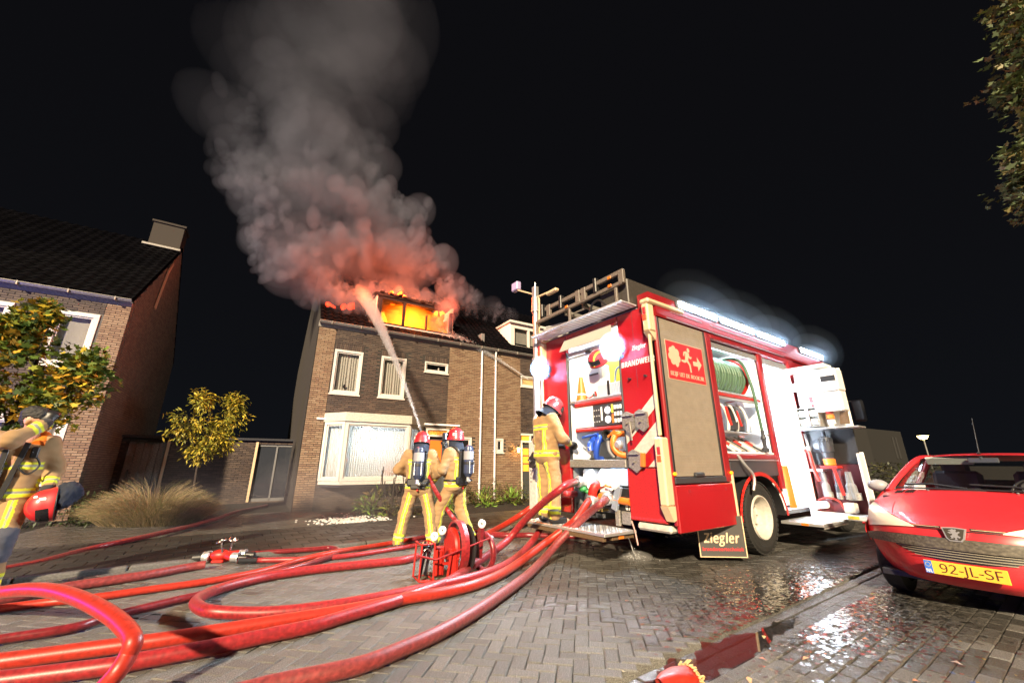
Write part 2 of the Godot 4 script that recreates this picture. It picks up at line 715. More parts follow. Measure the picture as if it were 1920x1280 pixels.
	M.blind = std(lin(0.34, 0.33, 0.30), 0.9)
	# clothing
	M.cloth = vcol(0.85)
	M.cloth.rim_enabled = true
	M.cloth.rim = 0.25
	M.skin = std(lin(0.50, 0.27, 0.19), 0.55)
	M.helmet = std(lin(0.50, 0.012, 0.02), 0.16)
	M.helmet.clearcoat_enabled = true
	M.navy = grain(std(lin(0.018, 0.026, 0.05), 0.9), 12.0, 48, 0.3)
	M.leaf = vcol(0.6)
	M.leaf.backlight_enabled = true
	M.leaf.backlight = Color(0.5, 0.5, 0.3)
	# lamps
	M.led = glow(Color(0.86, 0.93, 1.0), 5.0)
	M.led_low = glow(Color(0.86, 0.93, 1.0), 1.6)
	M.red_lamp = glow(Color(1.0, 0.06, 0.03), 1.2)
	M.amber_lamp = glow(Color(1.0, 0.42, 0.04), 1.6)
	M.lit_pane = glow(Color(1.0, 0.62, 0.2), 0.28)
	M.print_red = std(lin(0.50, 0.025, 0.035), 0.5)
	M.print_tan = std(lin(0.55, 0.42, 0.30), 0.5)


# a brick with a worn front edge; local z is the face, x the length
func brick_mesh(w: float, h: float, d: float, ch: float, bow := 0.0) -> ArrayMesh:
	var m := mb()
	var a := Vector3(w * 0.5, h * 0.5, 0)
	var f := [Vector3(-a.x + ch, -a.y + ch, d), Vector3(a.x - ch, -a.y + ch + bow, d), Vector3(a.x - ch - bow, a.y - ch, d), Vector3(-a.x + ch, a.y - ch - bow, d)]
	var s := [Vector3(-a.x, -a.y, d - ch), Vector3(a.x, -a.y, d - ch), Vector3(a.x, a.y, d - ch), Vector3(-a.x, a.y, d - ch)]
	m.quad(f[0], f[1], f[2], f[3], Vector3.BACK)
	for i in 4:
		var j := (i + 1) % 4
		var o: Vector3 = ((s[i] + s[j]) * 0.5 - Vector3(0, 0, d)).normalized()
		o.z = 0
		m.quad(f[i], f[j], s[j], s[i], (o + Vector3.BACK).normalized())
		var bi: Vector3 = s[i] * Vector3(1, 1, 0) - Vector3(0, 0, 0.02)
		var bj: Vector3 = s[j] * Vector3(1, 1, 0) - Vector3(0, 0, 0.02)
		m.quad(s[i], s[j], bj, bi, o)
	return m.mesh()


func in_holes(p: Vector2, half: Vector2, holes: Array) -> bool:
	for h in holes:
		if p.x + half.x > h[0] and p.x - half.x < h[2] and p.y + half.y > h[1] and p.y - half.y < h[3]:
			return true
	return false


# running bond between x0..x1 and y0..y1 of the parent's wall plane (xf: x along, y up, z out)
func brickwork(parent: Node3D, xf: Transform3D, x0: float, x1: float, y0: float, y1: float, holes: Array, mats: Array, budget: int, rest := "brickwork", top = null) -> void:
	var w := 0.21
	var h := 0.0625
	var full := [brick_mesh(w - 0.011, h - 0.012, 0.012, 0.004), brick_mesh(w - 0.013, h - 0.013, 0.014, 0.005, 0.002)]
	var xs := []
	var tint := []
	var row := 0
	var y := y0
	while y + h <= y1 + 0.001:
		var x := x0 - (w * 0.5 if row % 2 else 0.0)
		while x < x1 - 0.02:
			var a := maxf(x, x0)
			var b := minf(x + w, x1)
			if b - a > 0.04:
				var c := Vector2((a + b) * 0.5, y + h * 0.5)
				var okk: bool = not in_holes(c, Vector2((b - a) * 0.5 - 0.02, h * 0.5 - 0.02), holes)
				if okk and top != null:
					okk = top.call(c)
				if okk:
					var s := (b - a) / w
					xs.append(xf * Transform3D(Basis(Vector3(0, 0, 1), rr(-0.012, 0.012)) * Basis.from_scale(Vector3(s, 1, 1)), Vector3(c.x, c.y, rr(-0.002, 0.003))))
					tint.append(rng.randf())
			x += w
		y += h
		row += 1
	spread("brick", rest, full, mats, M.brick_many, parent, xs, tint, budget)


# ------------------------------------------------------------------ ground
func build_ground() -> void:
	var g := mb()
	g.quad(Vector3(-400, -0.075, -400), Vector3(400, -0.075, -400), Vector3(400, -0.075, 400), Vector3(-400, -0.075, 400), UPV)
	struct("ground", g, M.bed)
	# the carriageway: herringbone at 45 degrees to the street
	var u := 0.106
	var me := [brick_mesh(u * 2 - 0.005, u - 0.005, 0.06, 0.005), brick_mesh(u * 2 - 0.006, u - 0.006, 0.06, 0.008, 0.003)]
	var turn := Basis(UPV, deg_to_rad(45.0))
	var lay := Basis(Vector3.RIGHT, -PI / 2)
	var fn := FastNoiseLite.new()
	fn.seed = 5
	fn.frequency = 0.55
	var dry := []
	var dt := []
	var wet := []
	var damp := []
	var dmt := []
	var wt := []
	for iy in range(-190, 191):
		for ix in range(-190, 191):
			var t := posmod(ix - iy, 4)
			if t != 0 and t != 2:
				continue
			var c := Vector3((ix + 1.0) * u, 0, (iy + 0.5) * u) if t == 0 else Vector3((ix + 0.5) * u, 0, iy * u)
			c = turn * c + Vector3(0.5, 0, -1.5)
			if c.z > 1.13 or c.z < -4.25 or c.x < -9.0 or c.x > 16.0:
				continue
			var b := turn * (Basis.IDENTITY if t == 0 else Basis(UPV, PI / 2)) * lay
			var o := c + Vector3(0, -0.06 + rr(-0.003, 0.0025), 0)
			b = Basis(Vector3(1, 0, 0), rr(-0.012, 0.012)) * Basis(Vector3(0, 0, 1), rr(-0.012, 0.012)) * b
			# wet where the pump drips and runs off to the gutter
			var d := Vector2(c.x - 0.4, (c.z + 0.4)).length()
			var run := smoothstep(2.9, 1.7, absf(c.z + 0.4)) * smoothstep(-2.6, -1.0, c.x)
			var wetness := maxf(maxf(smoothstep(3.2, 1.2, d), run), smoothstep(2.6, 1.2, Vector2((c.x - 0.5) * 0.8, c.z - 1.2).length())) + fn.get_noise_2d(c.x, c.z) * 0.55
			if c.x > 6.0 or c.z < -3.1:
				wetness += 0.4
			wetness += rr(-0.12, 0.12)
			if wetness > 0.3 and wetness < 0.58:
				damp.append(Transform3D(b, o))
				dmt.append(rng.randf())
			elif wetness > 0.5:
				wet.append(Transform3D(b, o))
				wt.append(rng.randf())
			else:
				dry.append(Transform3D(b, o))
				dt.append(rng.randf())
	var road := holder("road", TR)
	spread("paver", "pavers", me, M.pavers, M.paver_many, road, dry, dt, 240)
	var wetroad := holder("wet_road", TR)
	spread("paver", "pavers", me, M.wet_pavers, M.wet_many, wetroad, wet, wt, 160)
	var damproad := holder("damp_road", TR)
	spread("paver", "pavers", me, M.damp_pavers, M.damp_many, damproad, damp, dmt, 120)
	# gutter: two courses laid along the street, a little lower, with standing water
	var gut := holder("gutter", TR)
	var gx := []
	var gt := []
	for k in 120:
		for r in 3:
			gx.append(Transform3D(lay, Vector3(-9.0 + k * 0.212 + (r % 2) * 0.1, -0.078 + rr(-0.002, 0.002) - (0.008 if r == 1 else 0.0), 1.19 + r * 0.106)))
			gt.append(rng.randf())
	spread("paver", "pavers", me, M.wet_pavers, M.wet_many, gut, gx, gt, 90)
	var pud := mb()
	var rows := []
	for i in 46:
		var f := i / 45.0
		var x := lerpf(-2.5, -0.25, f)
		var wd := 0.155 * sqrt(maxf(0.0, sin(PI * clampf(f * 1.04, 0, 1)))) * (1.0 + 0.7 * fn.get_noise_1d(x * 7.0) + 0.4 * fn.get_noise_1d(x * 25.0)) * (1.0 if f < 0.62 else 0.75)
		rows.append([Vector3(x, -0.0135, 1.30 - wd + 0.03 * fn.get_noise_1d(x * 9.0 + 50)), Vector3(x, -0.0135, 1.30 + wd + 0.04 * fn.get_noise_1d(x * 7.0 + 90))])
	for i in rows.size() - 1:
		pud.quad(rows[i][0], rows[i][1], rows[i + 1][1], rows[i + 1][0], UPV)
	var pp := struct("water_puddle", pud, M.water)
	pp.transform = TR
	# parking bays: stretcher bond along the street
	var bay := holder("parking_bay", TR)
	var bx := []
	var bt := []
	var wx := []
	var wxt := []
	for r in range(0, 52):
		for k in range(0, 62):
			var o := Vector3(-6.2 + k * 0.212 + (r % 2) * 0.106, -0.06 + rr(-0.003, 0.002), 1.51 + r * 0.106)
			var bxf := Transform3D(Basis(UPV, rr(-0.008, 0.008)) * Basis(Vector3.RIGHT, rr(-0.012, 0.012)) * lay, o)
			if Vector2((o.x - 0.5) * 0.55, o.z - 1.4).length() + fn.get_noise_2d(o.x * 2.0, o.z * 2.0) * 0.5 < 1.15:
				wx.append(bxf)
				wxt.append(rng.randf())
				continue
			bx.append(bxf)
			bt.append(rng.randf())
	spread("paver", "pavers", me, M.pavers, M.paver_many, bay, bx, bt, 220)
	var wbay := holder("wet_parking_bay", TR)
	spread("paver", "pavers", me, M.wet_pavers, M.wet_many, wbay, wx, wxt, 70)
	# a broken film of water lying on the stones round the gutter
	var film := mb()
	var tries := 0
	var laid := 0
	while laid < 7000 and tries < 40000:
		tries += 1
		var q := Vector3(0.3 + rng.randfn() * 0.8, 0.006, 1.25 + rng.randfn() * 0.42)
		if q.x < -2.0 or q.z < -0.3 or q.z > 2.6 or (q.z > 1.14 and q.z < 1.47):
			continue
		laid += 1
		var rad := rr(0.006, 0.024)
		var tilt := Vector3(rng.randfn() * 0.05, 1.0, rng.randfn() * 0.05).normalized()
		var pr := []
		for k in 7:
			var rk := rad * rr(0.6, 1.2)
			var d := Vector3(cos(TAU * k / 7.0) * rk * 1.5, 0, sin(TAU * k / 7.0) * rk)
			pr.append(q + d - UPV * d.dot(tilt) / tilt.y)
		for k in 7:
			film.tri(q, pr[k], pr[(k + 1) % 7], tilt, tilt, tilt)
	var fl := part("water_film", film, M.glass)
	fl.set_meta("kind", "stuff")
	fl.transform = TR
	tag(fl, "broken film of water shining on the stones beside the puddle", "water")
	# kerb and pavement slabs on the far side
	var kb := holder("kerb", TR)
	var km := mb().box(Vector3.ZERO, Vector3(0.99, 0.2, 0.12), 0.02).mesh()
	for k in 26:
		piece("kerbstone", km, M.kerb, kb, Transform3D(Basis(UPV, rr(-0.004, 0.004)), Vector3(-9.0 + k, -0.045 + rr(-0.004, 0.004), -4.34)))
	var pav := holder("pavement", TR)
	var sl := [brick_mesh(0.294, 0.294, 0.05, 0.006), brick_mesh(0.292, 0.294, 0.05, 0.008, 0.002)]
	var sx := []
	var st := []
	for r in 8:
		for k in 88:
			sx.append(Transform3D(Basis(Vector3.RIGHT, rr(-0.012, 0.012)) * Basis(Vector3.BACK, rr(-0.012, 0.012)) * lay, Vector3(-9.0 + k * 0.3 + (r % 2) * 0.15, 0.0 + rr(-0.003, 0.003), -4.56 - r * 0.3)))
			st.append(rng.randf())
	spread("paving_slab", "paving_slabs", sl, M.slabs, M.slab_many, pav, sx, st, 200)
	# front gardens behind the pavement, and the driveway between the houses
	var gd := mb()
	gd.bx(Vector3(-20, -0.07, -30), Vector3(20, 0.02, -6.82), 0.01)
	var gp := struct("garden_ground", gd, M.soil)
	gp.transform = TR
	var dr := holder("driveway", HO)
	var dx := []
	var dtt := []
	for r in 40:
		for k in 30:
			dx.append(Transform3D(Basis(Vector3.RIGHT, rr(-0.012, 0.012)) * lay, Vector3(-4.6 + k * 0.212 + (r % 2) * 0.106, -0.03 + rr(-0.003, 0.003), 3.9 - r * 0.106)))
			dtt.append(rng.randf())
	spread("paver", "pavers", me, M.wet_pavers, M.wet_many, dr, dx, dtt, 60)


func holder(called: String, xf: Transform3D) -> Node3D:
	var o := Node3D.new()
	o.name = numbered(called)
	o.set_meta("kind", "structure")
	add_child(o)
	o.transform = xf
	return o


# ------------------------------------------------------------------ houses
# a wall sheet with openings: front at z=0, back at z=-t, reveals in the openings
func wall_mesh(x0: float, x1: float, y0: float, y1: float, holes: Array, t: float) -> MB:
	var m := mb()
	var xs := [x0, x1]
	var ys := [y0, y1]
	for h in holes:
		for q in [h[0], h[2]]:
			if q > x0 and q < x1:
				xs.append(q)
		for q in [h[1], h[3]]:
			if q > y0 and q < y1:
				ys.append(q)
	xs.sort()
	ys.sort()
	for i in xs.size() - 1:
		for j in ys.size() - 1:
			var a := Vector2(xs[i], ys[j])
			var b := Vector2(xs[i + 1], ys[j + 1])
			if b.x - a.x < 0.001 or b.y - a.y < 0.001 or in_holes((a + b) * 0.5, Vector2.ZERO, holes):
				continue
			m.quad(Vector3(a.x, a.y, 0), Vector3(b.x, a.y, 0), Vector3(b.x, b.y, 0), Vector3(a.x, b.y, 0), Vector3.BACK)
			m.quad(Vector3(a.x, a.y, -t), Vector3(b.x, a.y, -t), Vector3(b.x, b.y, -t), Vector3(a.x, b.y, -t), Vector3.FORWARD)
	for h in holes:
		var a := Vector3(maxf(h[0], x0), maxf(h[1], y0), 0)
		var b := Vector3(minf(h[2], x1), minf(h[3], y1), 0)
		var d := Vector3(0, 0, -t)
		m.quad(a, Vector3(b.x, a.y, 0), Vector3(b.x, a.y, 0) + d, a + d, UPV)
		m.quad(Vector3(a.x, b.y, 0), b, b + d, Vector3(a.x, b.y, 0) + d, -UPV)
		m.quad(a, Vector3(a.x, b.y, 0), Vector3(a.x, b.y, 0) + d, a + d, Vector3.RIGHT)
		m.quad(Vector3(b.x, a.y, 0), b, b + d, Vector3(b.x, a.y, 0) + d, Vector3.LEFT)
	return m


func window_in(parent: Node3D, xf: Transform3D, x0: float, y0: float, x1: float, y1: float, bars := [], fw := 0.075, glass_mat: Material = null, sill := true) -> MeshInstance3D:
	var m := mb()
	var z0 := -0.05
	var z1 := 0.03
	m.bx(Vector3(x0, y0 + fw, z0), Vector3(x0 + fw, y1 - fw, z1))
	m.bx(Vector3(x1 - fw, y0 + fw, z0), Vector3(x1, y1 - fw, z1))
	m.bx(Vector3(x0, y1 - fw, z0), Vector3(x1, y1, z1))
	m.bx(Vector3(x0, y0, z0), Vector3(x1, y0 + fw, z1))
	# inner sash
	var s := fw + 0.04
	m.bx(Vector3(x0 + fw, y0 + s, z0 + 0.01), Vector3(x0 + s, y1 - s, z1 - 0.035))
	m.bx(Vector3(x1 - s, y0 + s, z0 + 0.01), Vector3(x1 - fw, y1 - s, z1 - 0.035))
	m.bx(Vector3(x0 + fw, y1 - s, z0 + 0.01), Vector3(x1 - fw, y1 - fw, z1 - 0.035))
	m.bx(Vector3(x0 + fw, y0 + fw, z0 + 0.01), Vector3(x1 - fw, y0 + s, z1 - 0.035))
	for b in bars:
		m.bx(Vector3(b - 0.035, y0 + s, z0 + 0.012), Vector3(b + 0.035, y1 - s, z1 - 0.02))
	var w := part("window", m, M.frame, parent)
	w.transform = xf
	if sill:
		part("sill", mb().bx(Vector3(x0 - 0.03, y0 - 0.05, -0.05), Vector3(x1 + 0.03, y0 - 0.002, 0.06)), M.frame, w)
	var g := mb().bx(Vector3(x0 + s, y0 + s, -0.028), Vector3(x1 - s, y1 - s, -0.022), 0.0)
	part("pane", g, glass_mat if glass_mat else M.glass, w)
	return w


func curtain_mesh(x0: float, y0: float, x1: float, y1: float, z: float, folds: float, depth := 0.03, gap := 0.0) -> MB:
	var m := mb()
	var rows := []
	var n := int(maxf(12, (x1 - x0) / folds * 8.0))
	for j in [y0, y1]:
		var r := []
		for i in n + 1:
			var f := float(i) / n
			var x := lerpf(x0, x1, f)
			var sway := sin(f * (x1 - x0) / folds * TAU + sin(f * 17.0) * 0.9)
			r.append(Vector3(x, j, z + depth * sway * (1.0 if j == y0 else 0.55)))
		rows.append(r)
	return m.skin(rows)


func tile_mesh() -> ArrayMesh:
	var m := mb()
	var rows := []
	for j in 2:
		var r := []
		for i in 9:
			var f := i / 8.0
			r.append(Vector3((f - 0.5) * 0.262, (j - 0.5) * 0.36, 0.028 * sin(f * TAU) + (0.034 if j == 0 else 0.004)))
		rows.append(r)
	m.skin(rows)
	var lip := []
	for j in 2:
		var r := []
		for i in 9:
			var p: Vector3 = rows[0][i]
			r.append(p - Vector3(0, 0, 0.022 * j))
		lip.append(r)
	m.skin(lip)
	return m.mesh()


# tiles on a slope: xf has x along the eave, y up the slope, z outwards
func tiles(parent: Node3D, xf: Transform3D, width: float, length: float, holes: Array, budget: int) -> void:
	var me := [tile_mesh()]
	var xs := []
	var tn := []
	var r := 0
	var y := 0.14
	while y < length:
		var x := 0.12
		while x < width:
			if not in_holes(Vector2(x, y), Vector2(0.1, 0.14), holes):
				xs.append(xf * Transform3D(Basis(Vector3.BACK, rr(-0.015, 0.015)), Vector3(x, y, 0.02 + rr(0, 0.004))))
				tn.append(rng.randf())
			x += 0.25
		y += 0.31
		r += 1
	spread("roof_tile", "roof_tiles", me, M.roof_mats, M.roof_many, parent, xs, tn, budget)


func slope(eave: Vector3, ridge: Vector3) -> Transform3D:
	var y := (ridge - eave) * Vector3(0, 1, 1)
	y = y.normalized()
	return Transform3D(Basis(Vector3.RIGHT, y, Vector3.RIGHT.cross(y)), eave)


func downpipe(parent: Node3D, x: float, top: float) -> void:
	var m := mb()
	m.tube([Vector3(x, 0.12, 0.07), Vector3(x, top - 0.12, 0.07), Vector3(x, top - 0.02, 0.1)], 0.038, -1, 12)
	for y in [0.62, 1.75, 2.9, 4.05, 5.0]:
		m.cyl(Vector3(x, y, 0.07), Vector3(x, y + 0.06, 0.07), 0.044)
		m.bx(Vector3(x - 0.06, y + 0.02, 0), Vector3(x + 0.06, y + 0.04, 0.05), 0.004)
	part("downpipe", m, M.pvc, parent)


func gutter_part(parent: Node3D, x0: float, x1: float, y: float, mat: Material) -> void:
	var rows := []
	for x in [x0, x1]:
		var r := []
		for i in 9:
			var a := PI + PI * i / 8.0
			r.append(Vector3(x, y + sin(a) * 0.075, 0.13 + cos(a) * 0.075))
		rows.append(r)
	var m := mb().skin(rows)
	m.bx(Vector3(x0, y - 0.012, 0.2), Vector3(x1, y + 0.012, 0.225))
	m.bx(Vector3(x0, y - 0.16, 0.004), Vector3(x1, y + 0.02, 0.03))
	var g := part("gutter", m, mat, parent)
	var k := x0 + 0.35
	while k < x1:
		part("gutter_bracket", mb().bx(Vector3(k, y - 0.085, 0.05), Vector3(k + 0.03, y + 0.02, 0.232), 0.004), M.alu_dull, g)
		k += 0.9


func soldier(parent: Node3D, wall: Node3D, x0: float, x1: float, y: float, mats: Array) -> void:
	var me := brick_mesh(0.2, 0.052, 0.014, 0.004)
	var x := x0 + 0.03
	while x < x1 - 0.02:
		piece("soldier_brick", me, mats[rng.randi() % mats.size()], wall, Transform3D(Basis(Vector3.BACK, PI / 2 + rr(-0.01, 0.01)), Vector3(x, y + 0.105, rr(0, 0.003))))
		x += 0.0625


func build_burning_house() -> void:
	var s := thing("terraced_house", "brick terraced house with flames in its roof dormer and a bright bay window", "house", HO)
	var tall_win := [4.98, 1.25, 5.5, 2.24]
	var holes := [[0.555, 3.43, 1.43, 4.85], [2.03, 3.43, 2.89, 4.83], [3.56, 4.47, 4.45, 4.84], [0.62, 0.82, 3.6, 2.52], [3.76, 0.06, 4.62, 2.5], tall_win]
	var w := part("wall", wall_mesh(0, 6.1, 0, 5.64, holes, 0.28), M.mortar_dark, s)
	var bh := holes.duplicate()
	for h in [holes[0], holes[1], holes[2]]:
		bh.append([h[0] - 0.02, h[3], h[2] + 0.02, h[3] + 0.21])
		soldier(s, w, h[0], h[2], h[3], M.browns)
	brickwork(w, Transform3D.IDENTITY, 0.0, 0.52, 0, 5.6, bh, M.tans, 90, "tan_brickwork_left")
	brickwork(w, Transform3D(), 0.525, 4.48, 0, 5.6, bh, M.browns, 150, "dark_brickwork")
	brickwork(w, Transform3D(), 4.485, 6.1, 0, 5.6, bh, M.tans, 60, "tan_brickwork_right")
	# gable and the rest of the shell
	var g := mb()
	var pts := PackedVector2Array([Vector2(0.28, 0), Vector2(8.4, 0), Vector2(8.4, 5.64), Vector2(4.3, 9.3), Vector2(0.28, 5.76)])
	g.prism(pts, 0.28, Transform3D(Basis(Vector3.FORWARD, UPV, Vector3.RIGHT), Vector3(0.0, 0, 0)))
	part("gable_wall", g, grain(std(lin(0.05, 0.044, 0.042), 0.85), 4.0, 61, 0.4), s)  # wall tone darkened to carry the shade of this unlit side
	var back := mb().bx(Vector3(0.28, 0, -8.4), Vector3(6.1, 5.6, -8.15))
	back.bx(Vector3(5.95, 0, -8.1), Vector3(6.1, 6.4, -0.3))
	back.bx(Vector3(0.3, 2.7, -8.1), Vector3(5.9, 2.85, -0.3))
	back.bx(Vector3(0.3, 5.45, -8.1), Vector3(5.9, 5.6, -0.3))
	back.bx(Vector3(0.3, 2.9, -0.75), Vector3(5.9, 5.4, -0.7))
	part("inner_walls", back, M.grey, s)
	# windows with net curtains
	var wins := [window_in(s, Transform3D(), 0.555, 3.43, 1.43, 4.85), window_in(s, Transform3D(), 2.03, 3.43, 2.89, 4.83)]
	for k in 2:
		var h: Array = holes[k]
		part("curtain", curtain_mesh(h[0] + 0.07, h[1] + 0.05, h[2] - 0.07, h[3] - 0.05, -0.13, 0.085), M.curtain, wins[k])
	part("ornament", mb().ball(Vector3(0.97, 3.68, -0.055), Vector3(0.05, 0.06, 0.012)), M.black, wins[0])
	var sm := window_in(s, Transform3D(), 3.56, 4.47, 4.45, 4.84, [], 0.05)
	part("bottle", mb().lathe([Vector2(0, 4.53), Vector2(0.03, 4.53), Vector2(0.03, 4.64), Vector2(0.01, 4.68), Vector2(0, 4.7)], Vector3(4.12, 0, -0.09)), M.white, sm)
	part("blind", mb().bx(Vector3(3.6, 4.5, -0.3), Vector3(4.42, 4.8, -0.28)), M.dark, sm)
	window_in(s, Transform3D(), tall_win[0], tall_win[1], tall_win[2], tall_win[3], [], 0.07, M.dark_glass)
	# front door in its recess
	var df := mb()
	df.bx(Vector3(3.76, 2.22, -0.12), Vector3(4.62, 2.28, 0.0)).bx(Vector3(3.76, 2.44, -0.12), Vector3(4.62, 2.5, 0.0))
	df.bx(Vector3(3.76, 0.06, -0.12), Vector3(3.83, 2.44, 0.0)).bx(Vector3(4.55, 0.06, -0.12), Vector3(4.62, 2.44, 0.0))
	var fr := part("door_frame", df, M.frame, s)
	var st := mb()
	st.c.clear()
	for i in 26:
		for j in 6:
			var x := 3.835 + i * 0.0275
			var y := 2.285 + j * 0.0255
			st.col = [Color(0.75, 0.33, 0.05), Color(0.85, 0.55, 0.1), Color(0.5, 0.2, 0.03), Color(0.35, 0.3, 0.06)][rng.randi() % 4]
			st.box(Vector3(x + 0.0137, y + 0.0127, -0.06), Vector3(0.025, 0.0235, 0.01), 0.002)
	var sg := vcol(0.2)
	sg.emission_enabled = true
	sg.emission = Color(1.0, 0.5, 0.1)
	sg.emission_energy_multiplier = 0.10
	part("stained_window", st, sg, fr, true)
	var dm := mb().bx(Vector3(3.83, 0.06, -0.17), Vector3(4.55, 2.22, -0.12))
	dm.bx(Vector3(3.95, 0.25, -0.12), Vector3(4.42, 0.95, -0.105)).bx(Vector3(3.95, 1.1, -0.12), Vector3(4.42, 1.25, -0.105))
	var door := part("door", dm, std(lin(0.06, 0.065, 0.07), 0.4), s)
	part("pane", mb().bx(Vector3(3.97, 1.35, -0.118), Vector3(4.4, 2.1, -0.112)), glow(Color(1.0, 0.45, 0.15), 0.008), door)
	part("handle", mb().bar(Vector3(4.48, 1.05, -0.07), Vector3(4.38, 1.05, -0.07), 0.02, 0.02), M.steel, door)
	bay_window(s)
	gutter_part(s, -0.03, 6.095, 5.68, M.zinc)
	downpipe(s, 5.82, 5.6)
	# the roof with the burning dormer
	var e := Vector3(0, 5.72, 0.12)
	var rt := slope(e, Vector3(0, 9.42, -4.2))
	var ln := (Vector3(0, 9.42, -4.2) - e).length()
	var rf := mb()
	rf.x = rt
	rf.bx(Vector3(0.0, 0.02, -0.12), Vector3(1.76, ln, -0.03)).bx(Vector3(4.66, 0.02, -0.12), Vector3(6.1, ln, -0.03))
	rf.bx(Vector3(1.762, 0.02, -0.12), Vector3(4.658, 0.5, -0.03)).bx(Vector3(1.762, 2.05, -0.12), Vector3(4.658, ln, -0.03))
	rf.x = Transform3D.IDENTITY
	var roof := part("roof", rf, M.char, s)
	tiles(roof, rt, 6.1, ln, [[1.7, 0.35, 4.72, 2.2]], 120)
	part("back_roof", mb().quad(Vector3(0, 9.42, -4.2), Vector3(6.1, 9.42, -4.2), Vector3(6.1, 5.7, -8.5), Vector3(0, 5.7, -8.5)), M.roof, s)
	var d := mb()
	d.bx(Vector3(1.76, 6.04, -0.42), Vector3(4.66, 6.14, -0.28))
	d.bx(Vector3(1.76, 6.14, -0.42), Vector3(1.93, 7.1, -0.28)).bx(Vector3(4.55, 6.14, -0.42), Vector3(4.66, 7.0, -0.28))
	d.bx(Vector3(2.70, 6.14, -0.4), Vector3(2.785, 7.05, -0.26)).bx(Vector3(3.59, 6.14, -0.4), Vector3(3.65, 6.72, -0.3))
	d.bx(Vector3(1.76, 7.02, -0.42), Vector3(4.2, 7.14, -0.28))
	part("dormer_frame", d, M.char, s)
	var rn := mb()
	for k in 15:
		var x := 1.72 + k * 0.166
		rn.box(Vector3(x, 7.2 + rr(-0.02, 0.05), -0.45 + rr(-0.06, 0.05)), Vector3(0.15, rr(0.05, 0.12), 0.5), 0.01, Basis(Vector3.BACK, rr(-0.25, 0.25)) * Basis(Vector3.RIGHT, rr(-0.2, 0.2)))
	rn.bx(Vector3(1.7, 7.12, -2.0), Vector3(4.0, 7.2, -0.24))
	part("charred_dormer_roof", rn, M.char, s)
	var ck := mb()
	for x in [1.72, 4.62]:
		ck.prism(PackedVector2Array([Vector2(0.3, 6.05), Vector2(0.3, 7.2), Vector2(2.0, 7.2), Vector2(1.7, 7.1)]), 0.06, Transform3D(Basis(Vector3.FORWARD, UPV, Vector3.RIGHT), Vector3(x, 0, 0)))
	part("dormer_cheek", ck, M.offwhite, s)
	var rm := mb()
	rm.bx(Vector3(1.8, 5.95, -3.4), Vector3(4.6, 6.03, -0.45)).bx(Vector3(1.8, 6.05, -3.45), Vector3(4.6, 7.1, -3.4))
	part("attic_room", rm, grain(std(lin(0.30, 0.2, 0.12), 0.9), 2.0, 62, 0.5), s)
	part("sill_board", mb().bx(Vector3(1.8, 6.005, -0.28), Vector3(4.64, 6.05, -0.2)), M.frame, s)
	# ---- the house next door, same terrace
	var n := thing("terraced_house", "dark roofed brick house with white dormer, beside the burning one", "house", HO)
	var h2 := [[6.5, 1.73, 6.83, 2.24], [7.63, 0.06, 8.55, 2.47], [7.64, 4.34, 8.5, 4.78], [9.3, 3.43, 10.2, 4.85], [10.7, 3.43, 11.6, 4.85], [9.0, 0.8, 11.5, 2.4]]
	var w2 := part("wall", wall_mesh(6.1, 12.2, 0, 5.64, h2, 0.28), M.mortar_dark, n)
	brickwork(w2, Transform3D(), 6.1, 7.62, 0, 5.6, h2, M.tans, 60, "tan_brickwork")
	brickwork(w2, Transform3D(), 7.625, 12.2, 0, 5.6, h2, M.browns, 40, "dark_brickwork")
	var nb := mb().bx(Vector3(6.12, 0, -8.4), Vector3(12.2, 5.6, -8.15)).bx(Vector3(12.0, 0, -8.1), Vector3(12.2, 5.6, -0.3)).bx(Vector3(6.3, 0.1, -1.0), Vector3(11.9, 5.5, -0.9))
	part("inner_walls", nb, M.grey, n)
	window_in(n, Transform3D(), 6.5, 1.73, 6.83, 2.24, [], 0.07, M.dark_glass)
	var lw := window_in(n, Transform3D(), 7.64, 4.34, 8.5, 4.78, [], 0.05)
	part("lit_blind", mb().bx(Vector3(7.72, 4.4, -0.12), Vector3(8.42, 4.72, -0.1)), glow(Color(1.0, 0.8, 0.52), 0.16), lw)
	for q in [h2[3], h2[4], h2[5]]:
		var qq := window_in(n, Transform3D(), q[0], q[1], q[2], q[3])
		part("curtain", curtain_mesh(q[0] + 0.07, q[1] + 0.05, q[2] - 0.07, q[3] - 0.05, -0.13, 0.1), M.blind, qq)
	var f2 := mb().bx(Vector3(7.63, 2.39, -0.1), Vector3(8.55, 2.47, 0.01)).bx(Vector3(7.63, 2.12, -0.1), Vector3(8.55, 2.2, 0.01))
	f2.bx(Vector3(7.63, 0.06, -0.1), Vector3(7.7, 2.12, 0.01)).bx(Vector3(8.48, 0.06, -0.1), Vector3(8.55, 2.12, 0.01)).bx(Vector3(8.06, 2.2, -0.1), Vector3(8.12, 2.39, 0.01))
	var fr2 := part("door_frame", f2, M.frame, n)
	part("fanlight", mb().bx(Vector3(7.7, 2.2, -0.06), Vector3(8.06, 2.39, -0.05)), M.lit_pane, fr2)
	part("dark_fanlight", mb().bx(Vector3(8.12, 2.2, -0.06), Vector3(8.48, 2.39, -0.05)), M.dark_glass, fr2)
	var d2 := part("door", mb().bx(Vector3(7.7, 0.06, -0.14), Vector3(8.48, 2.12, -0.09)), std(lin(0.055, 0.06, 0.06), 0.4), n)
	for i in 2:
		for j in 3:
			var mt: Material = M.lit_pane if i == 0 else M.dark_glass
			part("pane", mb().bx(Vector3(7.77 + i * 0.36, 1.05 + j * 0.3, -0.088), Vector3(8.04 + i * 0.36, 1.3 + j * 0.3, -0.082)), mt, d2)
